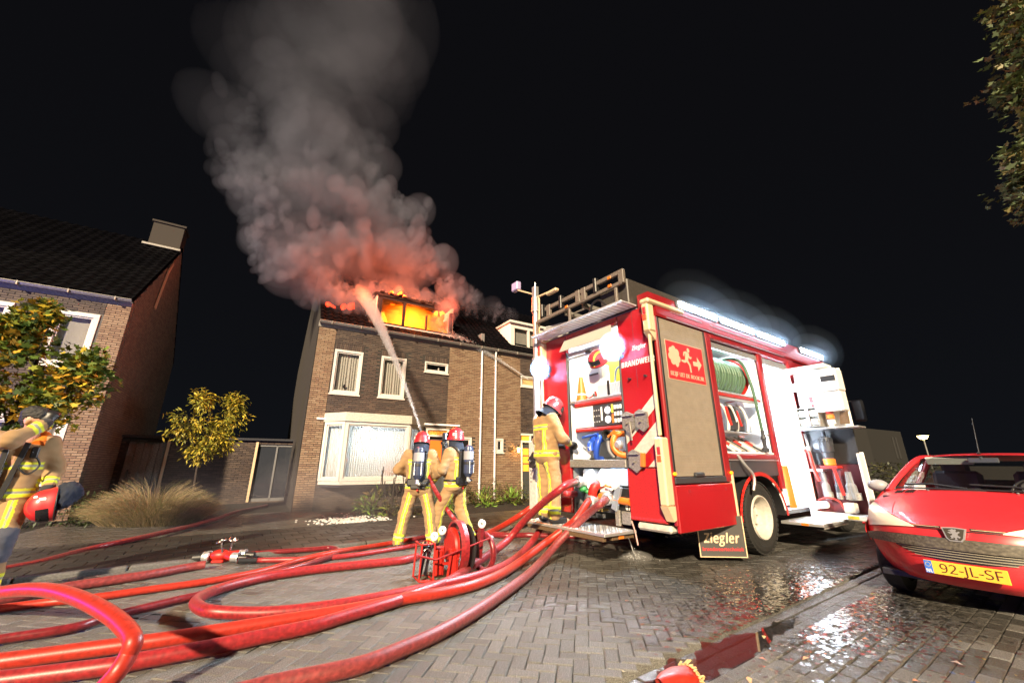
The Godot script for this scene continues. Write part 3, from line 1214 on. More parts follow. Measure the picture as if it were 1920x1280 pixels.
	part("handle", mb().ball(Vector3(8.4, 1.0, -0.06), Vector3.ONE * 0.03), M.brass, d2)
	gutter_part(n, 6.1, 12.2, 5.68, M.zinc)
	downpipe(n, 6.43, 5.6)
	rf = mb()
	rf.x = rt
	rf.bx(Vector3(6.1, 0.02, -0.12), Vector3(12.2, ln, -0.03))
	rf.x = Transform3D.IDENTITY
	var r2 := part("roof", rf, M.roof, n)
	var rx := rt
	rx.origin.x = 6.1
	tiles(r2, rx, 6.1, ln, [[1.3, 0.5, 4.4, 2.2]], 60)
	part("back_roof", mb().quad(Vector3(6.1, 9.42, -4.2), Vector3(12.2, 9.42, -4.2), Vector3(12.2, 5.7, -8.5), Vector3(6.1, 5.7, -8.5)), M.roof, n)
	var dz := -0.5
	var dd := mb()
	dd.bx(Vector3(7.47, 6.1, dz - 0.12), Vector3(10.5, 6.22, dz)).bx(Vector3(7.47, 7.0, dz - 0.12), Vector3(10.5, 7.22, dz))
	for x in [7.47, 8.36, 9.3, 10.3]:
		dd.bx(Vector3(x, 6.22, dz - 0.12), Vector3(x + (0.2 if x < 8 else 0.1), 7.0, dz))
	dd.bx(Vector3(7.36, 7.2, -1.9), Vector3(10.6, 7.3, dz + 0.12))
	var dormer := part("dormer", dd, M.frame, n)
	var cp := PackedVector2Array([Vector2(0.5, 6.1), Vector2(0.5, 7.22), Vector2(1.9, 7.22), Vector2(0.6, 6.1)])
	part("dormer_cheek", mb().prism(cp, 0.05, Transform3D(Basis(Vector3.FORWARD, UPV, Vector3.RIGHT), Vector3(7.42, 0, 0))), M.white, n)
	for x in [7.67, 8.46, 9.4]:
		part("pane", mb().bx(Vector3(x, 6.22, dz - 0.06), Vector3(x + (0.69 if x < 8 else 0.86), 7.0, dz - 0.05)), M.glass, dormer)
		part("blind", mb().bx(Vector3(x, 6.22, dz - 0.2), Vector3(x + 0.86, 7.0, dz - 0.18)), M.blind if x < 8 else M.curtain, dormer)
	# ---- wall lamp beside the neighbour's door
	var lm := thing("wall_lamp", "lit lantern on the brick wall beside the neighbour's panelled door", "lamp", HO * Transform3D(Basis(), Vector3(7.45, 1.86, 0.0)))
	part("bracket", mb().bx(Vector3(-0.04, -0.05, 0.012), Vector3(0.04, 0.06, 0.04)).cyl(Vector3(0, 0, 0.04), Vector3(0, 0.1, 0.11), 0.01), M.black, lm)
	part("lantern_top", mb().lathe([Vector2(0.08, 0.06), Vector2(0.02, 0.13), Vector2(0, 0.15)], Vector3(0, 0, 0.12)), M.black, lm)
	part("lamp_glass", mb().lathe([Vector2(0, -0.12), Vector2(0.04, -0.12), Vector2(0.065, 0.06), Vector2(0, 0.06)], Vector3(0, 0, 0.12)), glow(Color(1.0, 0.82, 0.5), 3.0), lm)
	omni(Vector3(0, 0.0, 0.12), Color(1.0, 0.72, 0.36), 0.22, lm, 0.05)
	var ub := thing("wall_lamp", "small unlit brown lamp on the wall left of the lit lantern", "lamp", HO * Transform3D(Basis(), Vector3(7.12, 1.87, 0.0)))
	part("lamp_shade", mb().prism(PackedVector2Array([Vector2(-0.07, -0.07), Vector2(0.07, -0.07), Vector2(0.09, 0.07), Vector2(-0.09, 0.07)]), 0.09, Transform3D(Basis(), Vector3(0, 0, 0.012))), M.wood, ub)


func omni(p: Vector3, c: Color, e: float, parent: Node3D, size := 0.05) -> OmniLight3D:
	var l := OmniLight3D.new()
	l.name = "light_source"
	l.position = p
	l.light_color = c
	l.light_energy = e
	l.light_size = size
	l.omni_range = 40.0
	l.omni_attenuation = 2.0
	l.shadow_enabled = true
	parent.add_child(l, true)
	return l


func area(p: Vector3, dir: Vector3, sz: Vector2, c: Color, e: float, parent: Node3D) -> void:
	var l := AreaLight3D.new()
	l.name = "light_source"
	l.area_size = sz
	l.area_normalize_energy = true
	l.light_color = c
	l.light_energy = e
	l.area_range = 40.0
	l.shadow_enabled = true
	l.transform = Transform3D(Basis.looking_at(dir, UPV if absf(dir.normalized().y) < 0.98 else Vector3.RIGHT), p)
	parent.add_child(l, true)


func bay_window(s: Node3D) -> void:
	var P := [Vector2(0.56, 0.0), Vector2(1.05, 0.58), Vector2(3.0, 0.58), Vector2(3.64, 0.0)]
	var flat := Transform3D(Basis(Vector3.RIGHT, Vector3.BACK, -UPV), Vector3.ZERO)
	var out := PackedVector2Array([Vector2(0.5, 0.0), Vector2(1.02, 0.66), Vector2(3.03, 0.66), Vector2(3.72, 0.0)])
	var inn := PackedVector2Array([Vector2(0.56, 0.0), Vector2(1.05, 0.6), Vector2(3.0, 0.6), Vector2(3.66, 0.0)])
	flat.origin.y = 2.8
	var bw := part("bay_window", mb().prism(out, 0.26, flat), M.offwhite, s)
	flat.origin.y = 0.83
	part("sill", mb().prism(inn, 0.09, flat), M.frame, bw)
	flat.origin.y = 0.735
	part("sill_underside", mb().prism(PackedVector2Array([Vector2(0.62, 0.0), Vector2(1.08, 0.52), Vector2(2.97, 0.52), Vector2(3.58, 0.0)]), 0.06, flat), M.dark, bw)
	for k in 3:
		var a: Vector2 = P[k]
		var b: Vector2 = P[k + 1]
		var d := (b - a).normalized()
		var L := (b - a).length()
		var xf := Transform3D(Basis(Vector3(d.x, 0, d.y), UPV, Vector3(-d.y, 0, d.x)), Vector3(a.x, 0, a.y))
		window_in(bw, xf, 0.005, 0.835, L - 0.005, 2.535, [], 0.085, null, false)
		part("curtain", curtain_at(xf, 0.1, 0.93, L - 0.1, 2.44, -0.16, 0.06 if k == 1 else 0.1), M.curtain, bw)
	# a shallow room behind the glass, lit by an added lamp
	var r := mb()
	r.bx(Vector3(0.3, 0.1, -2.9), Vector3(5.2, 2.68, -2.85)).bx(Vector3(0.32, 0.1, -2.84), Vector3(0.36, 2.68, -0.3)).bx(Vector3(5.0, 0.1, -2.84), Vector3(5.05, 2.68, -0.3))
	r.bx(Vector3(0.3, 2.6, -2.84), Vector3(5.0, 2.66, 0.05)).bx(Vector3(0.3, 0.02, -2.84), Vector3(5.0, 0.08, -0.3))
	part("living_room", r, M.inner, bw)
	var lp := Vector3(2.0, 2.3, -0.55)
	part("added_bay_lamp", mb().box(lp, Vector3(1.3, 0.05, 0.1)), M.led_low, bw)  # added lamp brightens the curtains in place of the engine's reflection
	area(lp + Vector3(0, -0.04, 0), Vector3(0, -0.6, 0.55), Vector2(1.3, 0.25), Color(0.86, 0.93, 1.0), 3.2, bw)
	part("table_lamp", mb().lathe([Vector2(0, 0.95), Vector2(0.06, 0.95), Vector2(0.05, 1.02), Vector2(0.09, 1.08), Vector2(0.06, 1.25), Vector2(0, 1.25)], Vector3(2.48, 0, 0.22)), glow(Color(1.0, 0.4, 0.12), 1.2), bw)
	part("small_lamp", mb().ball(Vector3(1.2, 1.42, 0.38), Vector3(0.04, 0.05, 0.03)), glow(Color(1.0, 0.55, 0.15), 1.4), bw)


func curtain_at(xf: Transform3D, x0: float, y0: float, x1: float, y1: float, z: float, folds: float) -> MB:
	var m := curtain_mesh(x0, y0, x1, y1, z, folds)
	for i in m.v.size():
		m.v[i] = xf * m.v[i]
		m.n[i] = xf.basis * m.n[i]
	return m


func build_left_house() -> void:
	var s := thing("detached_house", "brick house at the left with brown gable, chimney and white framed windows", "house", LH)
	var holes := [[-1.39, 3.69, -0.55, 5.15], [-2.95, 3.69, -2.1, 5.15], [-2.9, 0.85, -0.5, 2.45], [-5.0, 0.06, -4.0, 2.4], [-5.0, 3.69, -4.1, 5.15]]
	var w := part("wall", wall_mesh(-7, 0, 0, 5.6, holes, 0.28), M.mortar, s)
	brickwork(w, Transform3D(), -7.0, -0.5, 0, 5.55, holes, M.browns, 170, "dark_brickwork")
	brickwork(w, Transform3D(), -0.495, 0.0, 0, 5.55, holes, M.tans, 110, "tan_brickwork")
	for k in [0, 1, 4]:
		var h: Array = holes[k]
		var ww := window_in(s, Transform3D(), h[0], h[1], h[2], h[3], [], 0.11)
		part("curtain", curtain_mesh(h[0] + 0.07, h[1] + 0.05, h[2] - 0.07, h[3] - 0.05, -0.14, 0.5, 0.01), M.curtain, ww)
	var big := window_in(s, Transform3D(), -2.9, 0.85, -0.5, 2.45, [-1.7], 0.16)
	part("curtain", curtain_mesh(-2.8, 0.9, -0.6, 2.4, -0.14, 0.13), M.curtain, big)
	part("door", mb().bx(Vector3(-5.0, 0.06, -0.12), Vector3(-4.0, 2.4, -0.06)), M.frame, s)
	var g := mb()
	var outline := PackedVector2Array([Vector2(0.28, 0), Vector2(8.3, 0), Vector2(8.3, 5.6), Vector2(4.16, 9.3), Vector2(0.28, 5.86)])
	g.prism(outline, 0.26, Transform3D(Basis(Vector3.FORWARD, UPV, Vector3.RIGHT), Vector3(-0.28, 0, 0)))
	var gw := part("gable_wall", g, M.mortar_dark, s)
	var gb := []
	for c in [Color(0.29, 0.24, 0.18), Color(0.25, 0.20, 0.155), Color(0.33, 0.27, 0.20)]:
		gb.append(grain(std(lin(c.r, c.g, c.b), 0.8), 3.0, 12, 0.3))
	brickwork(gw, Transform3D(Basis(Vector3.FORWARD, UPV, Vector3.RIGHT), Vector3(-0.02, 0, 0)), 0.0, 8.3, 0, 9.2, [], gb, 120, "gable_brickwork", func(c: Vector2) -> bool: return c.y < 5.6 + (4.16 - absf(c.x - 4.16)) * 0.885 - 0.05)
	var b := mb().bx(Vector3(-7, 0, -8.3), Vector3(-0.3, 5.6, -8.05)).bx(Vector3(-7, 0, -8.0), Vector3(-6.8, 5.6, -0.3)).bx(Vector3(-6.7, 0.1, -0.9), Vector3(-0.35, 5.5, -0.8))
	part("inner_walls", b, M.grey, s)
	gutter_part(s, -7.0, 0.0, 5.66, M.zinc)
	var e := Vector3(-7, 5.7, 0.12)
	var top := Vector3(-7, 9.4, -4.16)
	var rt := slope(e, top)
	var ln := (top - e).length()
	var rf := mb()
	rf.x = rt
	rf.bx(Vector3(0.0, 0.02, -0.12), Vector3(7.0, ln, -0.03))
	rf.x = Transform3D.IDENTITY
	var roof := part("roof", rf, M.roof, s)
	tiles(roof, rt, 7.0, ln, [], 160)
	part("back_roof", mb().quad(Vector3(-7, 9.4, -4.16), Vector3(0, 9.4, -4.16), Vector3(0, 5.6, -8.4), Vector3(-7, 5.6, -8.4)), M.roof, s)
	var ch := mb().bx(Vector3(-0.95, 8.6, -4.5), Vector3(-0.03, 10.05, -3.75))
	ch.bx(Vector3(-1.0, 10.05, -4.55), Vector3(0.02, 10.13, -3.7))
	var chim := part("chimney", ch, grain(std(lin(0.06, 0.052, 0.045), 0.9), 5.0, 63, 0.5), s)
	part("flashing", mb().bx(Vector3(-1.08, 9.02, -3.75), Vector3(0.03, 9.1, -3.6)), M.zinc, chim)
	var vb := PackedVector2Array([Vector2(2.2, 6.25), Vector2(2.34, 6.22), Vector2(2.78, 7.75), Vector2(3.12, 8.22), Vector2(3.08, 8.3), Vector2(2.66, 7.85)])
	part("white_board", mb().prism(vb, 0.04, Transform3D(Basis(Vector3.FORWARD, UPV, Vector3.RIGHT), Vector3(0.02, 0, 0))), M.cream, s)


func build_garage() -> void:
	var s := thing("garage", "low flat roofed garage with grey door between the two houses", "garage", HO * Transform3D(Basis(), Vector3(0, 0, -4)))
	var holes := [[-4.6, 0.05, -3.65, 2.0], [-1.08, 0.05, 0.15, 2.0]]
	var w := part("wall", wall_mesh(-5.2, 0.3, 0, 2.12, holes, 0.2), M.mortar_dark, s)
	brickwork(w, Transform3D(), -5.2, 0.3, 0, 2.1, holes, M.browns, 60, "dark_brickwork")
	part("roof", mb().bx(Vector3(-5.3, 2.12, -5.0), Vector3(0.4, 2.2, 0.12)), M.dark, s)
	part("side_wall", mb().bx(Vector3(-5.2, 0, -5.0), Vector3(-5.0, 2.1, -0.22)).bx(Vector3(0.1, 0, -5.0), Vector3(0.3, 2.1, -0.22)).bx(Vector3(-5.0, 0, -5.0), Vector3(0.1, 2.1, -4.8)), M.mortar_dark, s)
	var d := mb()
	for k in 5:
		d.bx(Vector3(-4.6 + k * 0.19, 0.05, -0.09), Vector3(-4.6 + k * 0.19 + 0.183, 2.0, -0.05), 0.008)
	var door := part("garage_door", d, grain(std(lin(0.36, 0.35, 0.32), 0.7), 2.5, 64, 0.5), s)
	part("handle", mb().bx(Vector3(-4.48, 0.9, -0.05), Vector3(-4.44, 1.15, -0.02)).cyl(Vector3(-4.46, 1.05, -0.02), Vector3(-4.36, 1.05, -0.02), 0.012), M.black, door)
	part("post", mb().bx(Vector3(-3.65, 0.05, -0.06), Vector3(-3.57, 2.08, 0.03)).bx(Vector3(-1.16, 0.05, -0.06), Vector3(-1.08, 2.08, 0.04)), M.cream, s)
	var gd := mb().bx(Vector3(-0.5, 0.05, -0.1), Vector3(-0.44, 2.0, -0.04)).bx(Vector3(-1.08, 1.92, -0.1), Vector3(0.15, 2.0, -0.04)).bx(Vector3(-1.08, 0.05, -0.1), Vector3(0.15, 0.16, -0.04))
	var g := part("glazed_door", gd, M.grey, s)
	for k in 2:
		part("pane", mb().bx(Vector3(-1.06 + k * 0.64, 0.16, -0.075), Vector3(-0.5 + k * 0.64, 1.92, -0.065)), std(lin(0.03, 0.035, 0.045), 0.04), g)


# ------------------------------------------------------------------ fire engine
func slats(x0: float, x1: float, y0: float, y1: float, z: float, n: int) -> MB:
	var m := mb()
	var h := (y1 - y0) / n
	for k in n:
		m.bx(Vector3(x0, y0 + k * h, z - 0.012), Vector3(x1, y0 + (k + 1) * h - 0.0006, z), 0.0012)
	return m


func stripe(parent: Node3D, poly: PackedVector2Array, clip: PackedVector2Array, xf: Transform3D, mat: Material) -> void:
	for p in Geometry2D.intersect_polygons(poly, clip):
		part("reflective_stripe", mb().prism(p, 0.003, xf), mat, parent)


func wheel(parent: Node3D, c: Vector3, r: float, w: float, hub: float, deep: float, mat: Material) -> Node3D:
	# axis along local z; the face towards +z
	var bs := Basis(Vector3.RIGHT, Vector3.BACK, -UPV)
	var pr := [Vector2(hub, -0.02), Vector2(hub + 0.03, 0.0), Vector2(r * 0.8, 0.012), Vector2(r - 0.05, 0.0), Vector2(r - 0.012, -0.03), Vector2(r, -0.07), Vector2(r, -w + 0.07), Vector2(r - 0.02, -w + 0.02), Vector2(hub, -w)]
	var ty := part("wheel", mb().lathe(pr, c, bs, 44), M.rubber, parent)
	var t := mb()
	for k in 44:
		var a := TAU * k / 44
		var d := Vector3(cos(a), sin(a), 0)
		for s in 3:
			t.box(c + d * (r - 0.004) + Vector3(0, 0, -0.09 - s * (w - 0.18) * 0.5), Vector3(0.02, r * 0.11, (w - 0.18) * 0.4), 0.004, Basis(d, Vector3(-d.y, d.x, 0), Vector3.BACK))
	part("tread", t, M.rubber, ty)
	var q := [Vector2(hub + 0.012, -0.012), Vector2(hub + 0.004, 0.012), Vector2(hub - 0.012, 0.01), Vector2(hub - 0.03, -deep * 0.4), Vector2(hub - 0.035, -deep), Vector2(hub * 0.55, -deep - 0.02), Vector2(hub * 0.42, -deep + 0.05), Vector2(0.0, -deep + 0.06)]
	part("rim", mb().lathe(q, c, bs, 40), mat, ty)
	var b := mb()
	for k in 10:
		var a := TAU * k / 10
		b.cyl(c + Vector3(cos(a) * hub * 0.72, sin(a) * hub * 0.72, -deep - 0.02), c + Vector3(cos(a) * hub * 0.72, sin(a) * hub * 0.72, -deep + 0.03), 0.014, -1, 6)
	part("wheel_nuts", b, M.steel, ty)
	return ty


func build_truck() -> void:
	var t := thing("fire_engine", "red and white fire engine with open lit compartments and roof floodlights", "fire engine", TR)
	var W := -2.5
	# ---- shell: corner posts, roof band, floor, partitions
	for q in [[Vector3(0.0, 0.56, -0.06), Vector3(0.055, 3.36, 0.0)], [Vector3(1.305, 1.06, -0.06), Vector3(1.465, 3.36, 0.0)], [Vector3(3.06, 0.9, -0.06), Vector3(3.2, 3.27, 0.0)], [Vector3(4.34, 0.5, -0.06), Vector3(4.62, 3.36, 0.0)], [Vector3(1.47, 3.27, -0.08), Vector3(4.335, 3.36, 0.0)], [Vector3(1.47, 1.38, -0.1), Vector3(3.055, 1.455, 0.004)], [Vector3(0.02, 0.6, W), Vector3(0.06, 3.5, W + 0.05)]]:
		part("body_post", mb().bx(q[0], q[1], 0.015), M.darkred, t)
	var cv := mb()
	var prof := PackedVector2Array([Vector2(0.0, 3.362), Vector2(0.012, 3.40), Vector2(-0.02, 3.72), Vector2(-0.1, 3.78), Vector2(-0.3, 3.78), Vector2(-0.3, 3.362)])
	cv.prism(prof, 6.35, Transform3D(Basis(Vector3.BACK, UPV, Vector3.LEFT), Vector3(6.4, 0, 0)))
	part("roof_band", cv, M.darkred, t)
	part("trim_line", mb().bx(Vector3(0.28, 3.372, 0.008), Vector3(4.2, 3.384, 0.016), 0.002).bx(Vector3(0.4, 3.49, 0.0), Vector3(1.25, 3.5, 0.012), 0.002).bx(Vector3(1.5, 3.49, 0.0), Vector3(4.4, 3.5, 0.012), 0.002), M.alu, t)
	part("roof_deck", mb().bx(Vector3(0.02, 3.5, W + 0.02), Vector3(6.4, 3.58, -0.31)), M.grey, t)
	part("left_side", mb().bx(Vector3(0.07, 0.6, W), Vector3(6.9, 3.49, W + 0.04)), M.red, t)
	part("floor_pan", mb().bx(Vector3(0.05, 0.62, W + 0.06), Vector3(1.45, 0.7, -0.1)).bx(Vector3(3.2, 0.5, W + 0.06), Vector3(4.6, 0.56, -0.05)).bx(Vector3(1.3, 0.75, -2.0), Vector3(7.0, 1.0, -0.5)), M.dark, t)
	# ---- four roof lamps
	for L in [[0.62, 1.71], [1.85, 2.99], [3.15, 4.29], [5.1, 6.3]]:
		var h := part("roof_light", mb().bx(Vector3(L[0] - 0.03, 3.60, -0.06), Vector3(L[1] + 0.03, 3.735, 0.02), 0.015), M.black, t)
		part("lens", mb().bx(Vector3(L[0], 3.61, 0.021), Vector3(L[1], 3.72, 0.045), 0.012), M.led, h)
		area(Vector3((L[0] + L[1]) * 0.5, 3.66, 0.06), Vector3(0, -0.75, 1.0), Vector2(L[1] - L[0], 0.1), Color(0.88, 0.94, 1.0), 0.75, t)
	# ---- first side bay: closed roller shutter with a poster
	var sh := part("roller_shutter", slats(0.06, 1.3, 1.15, 3.355, -0.02, 60), M.shutter, t)
	part("shutter_rail", mb().bx(Vector3(0.056, 1.06, -0.05), Vector3(1.304, 1.14, 0.006)).bx(Vector3(0.5, 1.14, -0.02), Vector3(0.72, 1.2, 0.03), 0.02), M.dark, sh)
	for x in [0.056, 1.256]:
		part("shutter_side_rail", mb().bx(Vector3(x, 1.145, -0.019), Vector3(x + 0.044, 3.35, -0.004)), M.black, sh)
	var po := part("poster", mb().bx(Vector3(0.215, 2.465, -0.018), Vector3(1.16, 3.03, -0.014), 0.001), M.print_red, t)
	part("poster_border", mb().bx(Vector3(0.205, 2.455, -0.0195), Vector3(1.17, 3.04, -0.0165), 0.001), M.print_tan, po)
	var cl := mb()
	for q in [[0.0, 0.0, 0.1], [0.07, 0.06, 0.06], [-0.06, 0.07, 0.06], [-0.09, -0.01, 0.055], [0.09, -0.03, 0.06], [0.0, 0.11, 0.05], [-0.04, -0.08, 0.055], [0.05, -0.1, 0.05], [0.05, -0.13, 0.03]]:
		var pg := PackedVector2Array()
		for k in 14:
			pg.append(Vector2(0.395 + q[0] + cos(TAU * k / 14) * q[2], 2.81 + q[1] + sin(TAU * k / 14) * q[2]))
		cl.prism(pg, 0.0016 + q[2] * 0.006, Transform3D(Basis(), Vector3(0, 0, -0.0138)))
	part("smoke_symbol", cl, M.print_tan, po)
	var rn := mb()
	var limb := func(a: Vector2, c: Vector2, w: float) -> void:
		var d := (c - a).normalized()
		var o := Vector2(-d.y, d.x) * w
		rn.prism(PackedVector2Array([a + o, a - o, c - o * 0.8, c + o * 0.8]), 0.002 + w * 0.02, Transform3D(Basis(), Vector3(0, 0, -0.0138)))
	var hd := PackedVector2Array()
	for k in 12:
		hd.append(Vector2(0.775 + cos(TAU * k / 12) * 0.033, 2.955 + sin(TAU * k / 12) * 0.036))
	rn.prism(hd, 0.0022, Transform3D(Basis(), Vector3(0, 0, -0.0138)))
	for l in [[0.745, 2.92, 0.7, 2.79, 0.045], [0.74, 2.9, 0.66, 2.91, 0.018], [0.66, 2.91, 0.64, 2.85, 0.016], [0.75, 2.88, 0.81, 2.83, 0.018], [0.81, 2.83, 0.84, 2.86, 0.014], [0.7, 2.79, 0.64, 2.76, 0.024], [0.65, 2.765, 0.57, 2.77, 0.02], [0.71, 2.79, 0.78, 2.72, 0.024], [0.775, 2.725, 0.785, 2.61, 0.02]]:
		limb.call(Vector2(l[0], l[1]), Vector2(l[2], l[3]), l[4])
	part("running_figure", rn, M.print_tan, po)
	part("arrow", mb().prism(PackedVector2Array([Vector2(0.87, 2.80), Vector2(0.99, 2.80), Vector2(0.99, 2.88), Vector2(1.1, 2.77), Vector2(0.99, 2.66), Vector2(0.99, 2.73), Vector2(0.87, 2.73)]), 0.002, Transform3D(Basis(), Vector3(0, 0, -0.0138))), M.print_tan, po)
	text_part("lettering", "BLIJF UIT DE ROOK.NL", 0.062, M.print_tan, po, Transform3D(Basis(), Vector3(0.69, 2.545, -0.012)), 0.0, false, 1.02)
	part("skirt_panel", mb().bx(Vector3(0.03, 0.48, -0.04), Vector3(1.44, 1.045, 0.012), 0.012), M.red, t)
	for x in [0.3, 1.2]:
		part("skirt_latch", mb().bx(Vector3(x, 0.95, 0.012), Vector3(x + 0.05, 0.99, 0.017), 0.002), M.darkred, t)
	part("skirt_edge", mb().bx(Vector3(1.445, 0.48, -0.04), Vector3(1.5, 1.2, 0.014), 0.01), M.cream, t)
	for x in [0.03, 1.43]:
		part("amber_marker_lamp", mb().ball(Vector3(x, 1.185, 0.02), Vector3(0.035, 0.022, 0.02)), M.amber_lamp, t)
	# ---- second side bay: hose reel and tools behind an open shutter
	var m2 := mb()
	m2.bx(Vector3(1.47, 1.46, -0.95), Vector3(3.06, 3.265, -0.9)).bx(Vector3(1.47, 1.46, -0.9), Vector3(1.5, 3.265, -0.065)).bx(Vector3(3.03, 1.46, -0.9), Vector3(3.06, 3.265, -0.065))
	m2.bx(Vector3(1.5, 1.46, -0.9), Vector3(3.03, 1.49, -0.02)).bx(Vector3(1.5, 3.23, -0.9), Vector3(3.03, 3.265, -0.085))
	var bay := part("reel_bay", m2, M.inner, t)
	part("shelf", mb().bx(Vector3(1.5, 1.78, -0.88), Vector3(3.03, 1.80, -0.04)).bx(Vector3(1.5, 2.40, -0.88), Vector3(2.86, 2.43, -0.02)).bx(Vector3(1.5, 2.3, -0.06), Vector3(2.86, 2.34, -0.03)), M.alu, bay)
	part("red_rail", mb().bx(Vector3(1.5, 2.345, -0.05), Vector3(2.9, 2.395, -0.02)), M.red_plain, bay)
	part("raised_shutter", slats(1.5, 3.05, 3.13, 3.225, -0.03, 5), M.alu, bay)
	part("led_strip", mb().bx(Vector3(2.98, 1.55, -0.12), Vector3(3.02, 3.1, -0.09)).bx(Vector3(1.6, 3.2, -0.2), Vector3(2.9, 3.225, -0.16)), M.led_low, bay)
	area(Vector3(2.26, 3.19, -0.18), Vector3(0, -1, -0.25), Vector2(1.3, 0.08), Color(0.86, 0.93, 1), 0.35, t)
	area(Vector3(2.97, 2.3, -0.12), Vector3(-1, 0, -0.3), Vector2(0.06, 1.5), Color(0.86, 0.93, 1), 0.2, t)
	var rl := mb()
	var flat := Basis(Vector3.UP, Vector3.RIGHT, Vector3.FORWARD)
	for x in [1.52, 2.7]:
		rl.lathe([Vector2(0.12, -0.012), Vector2(0.39, -0.012), Vector2(0.4, 0.0), Vector2(0.39, 0.012), Vector2(0.12, 0.012)], Vector3(x, 2.78, -0.46), flat, 30)
	var reel := part("hose_reel", rl, M.red_plain, bay)
	var hs := mb()
	for k in 19:
		var x := 1.565 + k * 0.0605
		var pts := []
		var R := 0.335 + 0.008 * sin(k * 2.1)
		for i in 27:
			var a := TAU * i / 26
			pts.append(Vector3(x + 0.006 * sin(a * 2.0 + k), 2.78 + sin(a) * R, -0.46 + cos(a) * R))
		hs.tube(pts, 0.027, -1, 7, false)
	part("green_hose_coil", hs, M.hose_green, reel)
	part("drum", mb().lathe([Vector2(0.27, -0.6), Vector2(0.27, 0.6)], Vector3(2.12, 2.78, -0.46), flat, 24), M.black, reel)
	part("hose_tail", mb().tube(curve_pts([Vector3(2.2, 3.08, -0.3), Vector3(2.4, 3.1, -0.16), Vector3(2.55, 2.98, -0.06), Vector3(2.62, 2.6, -0.01), Vector3(2.66, 2.2, 0.0), Vector3(2.72, 1.85, -0.01)]), 0.025, -1, 10), M.hose_green, bay)
	var nz := mb().lathe([Vector2(0.0, 0.0), Vector2(0.05, 0.0), Vector2(0.055, 0.06), Vector2(0.03, 0.09), Vector2(0.035, 0.2), Vector2(0.05, 0.22), Vector2(0.03, 0.28), Vector2(0.03, 0.36), Vector2(0.02, 0.37)], Vector3(2.72, 1.495, -0.01))
	nz.bx(Vector3(2.66, 1.5, -0.05), Vector3(2.8, 1.53, 0.02))
	part("nozzle", nz, M.dark, bay)
	# middle shelf: cutters with dark jaws; lower shelf: leaning tools
	var jw := mb()
	for q in [[1.7, 0.0], [2.0, 0.2], [2.35, 0.1]]:
		jw.prism(PackedVector2Array([Vector2(q[0], 1.84), Vector2(q[0] + 0.26, 1.82), Vector2(q[0] + 0.3, 2.05), Vector2(q[0] + 0.15, 2.2), Vector2(q[0] + 0.02, 2.22), Vector2(q[0] + 0.1, 2.0)]), 0.12, Transform3D(Basis(), Vector3(0, 0, -0.4 + q[1])))
	part("dark_tools", jw, M.dark, bay)
	var arms := mb()
	for x in [1.62, 1.9, 2.25]:
		arms.tube(curve_pts([Vector3(x, 2.27, -0.15), Vector3(x + 0.14, 2.18, -0.12), Vector3(x + 0.2, 1.98, -0.1), Vector3(x + 0.16, 1.82, -0.1)]), 0.022, -1, 8)
	part("hook_arms", arms, M.white, bay)
	part("red_grip", mb().tube([Vector3(1.78, 2.2, -0.09), Vector3(1.83, 1.9, -0.07)], 0.024).tube([Vector3(2.1, 2.15, -0.09), Vector3(2.16, 1.9, -0.07)], 0.022), M.red_plain, bay)
	for k in 9:
		var x := 1.56 + k * 0.125
		var mt: Material = [M.alu, M.white, M.alu_dull, M.steel][k % 4]
		part("leaning_tool", mb().bar(Vector3(x, 1.74, -0.3), Vector3(x + 0.26 + rr(-0.03, 0.03), 1.5, -0.06), 0.04, 0.035, UPV), mt, bay)
		if k % 3 == 1:
			part("red_grip", mb().bar(Vector3(x + 0.05, 1.68, -0.23), Vector3(x + 0.14, 1.6, -0.15), 0.045, 0.045, UPV), M.red_plain, bay)
	part("orange_board", mb().prism(PackedVector2Array([Vector2(2.62, 1.5), Vector2(2.82, 1.5), Vector2(2.72, 1.78), Vector2(2.56, 1.78)]), 0.02, Transform3D(Basis(), Vector3(0, 0, -0.35))), M.orange, bay)
	# ---- panel over the wheel, arch, strap
	var wp := mb()
	wp.bx(Vector3(1.51, 1.12, -0.06), Vector3(3.2, 1.375, -0.02))
	part("wheel_panel", wp, M.dark, t)
	part("panel_trim", mb().bx(Vector3(1.47, 1.357, -0.018), Vector3(3.1, 1.372, 0.006), 0.002), M.alu, t)
	var ar := []
	var ar2 := []
	for i in 23:
		var a := PI * i / 22.0
		ar.append([Vector3(2.28 + cos(a) * 0.72, 0.5 + sin(a) * 0.63, 0.0), Vector3(2.28 + cos(a) * 0.72, 0.5 + sin(a) * 0.63, -0.55)])
		ar2.append([Vector3(2.28 + cos(a) * 0.72, 0.5 + sin(a) * 0.63, 0.02), Vector3(2.28 + cos(a) * 0.785, 0.5 + sin(a) * 0.69, 0.02)])
	part("wheel_arch", mb().skin(ar), M.black, t)
	part("arch_rim", mb().skin(ar2), M.red_plain, t)
	var rs := mb()
	for i in 30:
		var a := PI * (i + 0.5) / 30.0
		if i > 9 and i < 20:
			continue
		rs.box(Vector3(2.28 + cos(a) * 0.75, 0.5 + sin(a) * 0.66, 0.024), Vector3(0.035, 0.03, 0.004), 0.001, Basis(Vector3.BACK, a))
	part("reflector_tape", rs, glow(Color(1.0, 0.15, 0.1), 0.25), t)  # tape given a faint glow in place of the light it returns
	part("strap_handle", mb().tube(curve_pts([Vector3(1.7, 1.44, 0.02), Vector3(1.78, 1.3, 0.06), Vector3(1.92, 1.16, 0.09), Vector3(1.93, 1.05, 0.09), Vector3(1.88, 0.93, 0.08)]), 0.022, -1, 6), M.alu, t)
	wheel(t, Vector3(2.25, 0.52, -0.03), 0.52, 0.6, 0.31, 0.2, M.offwhite)
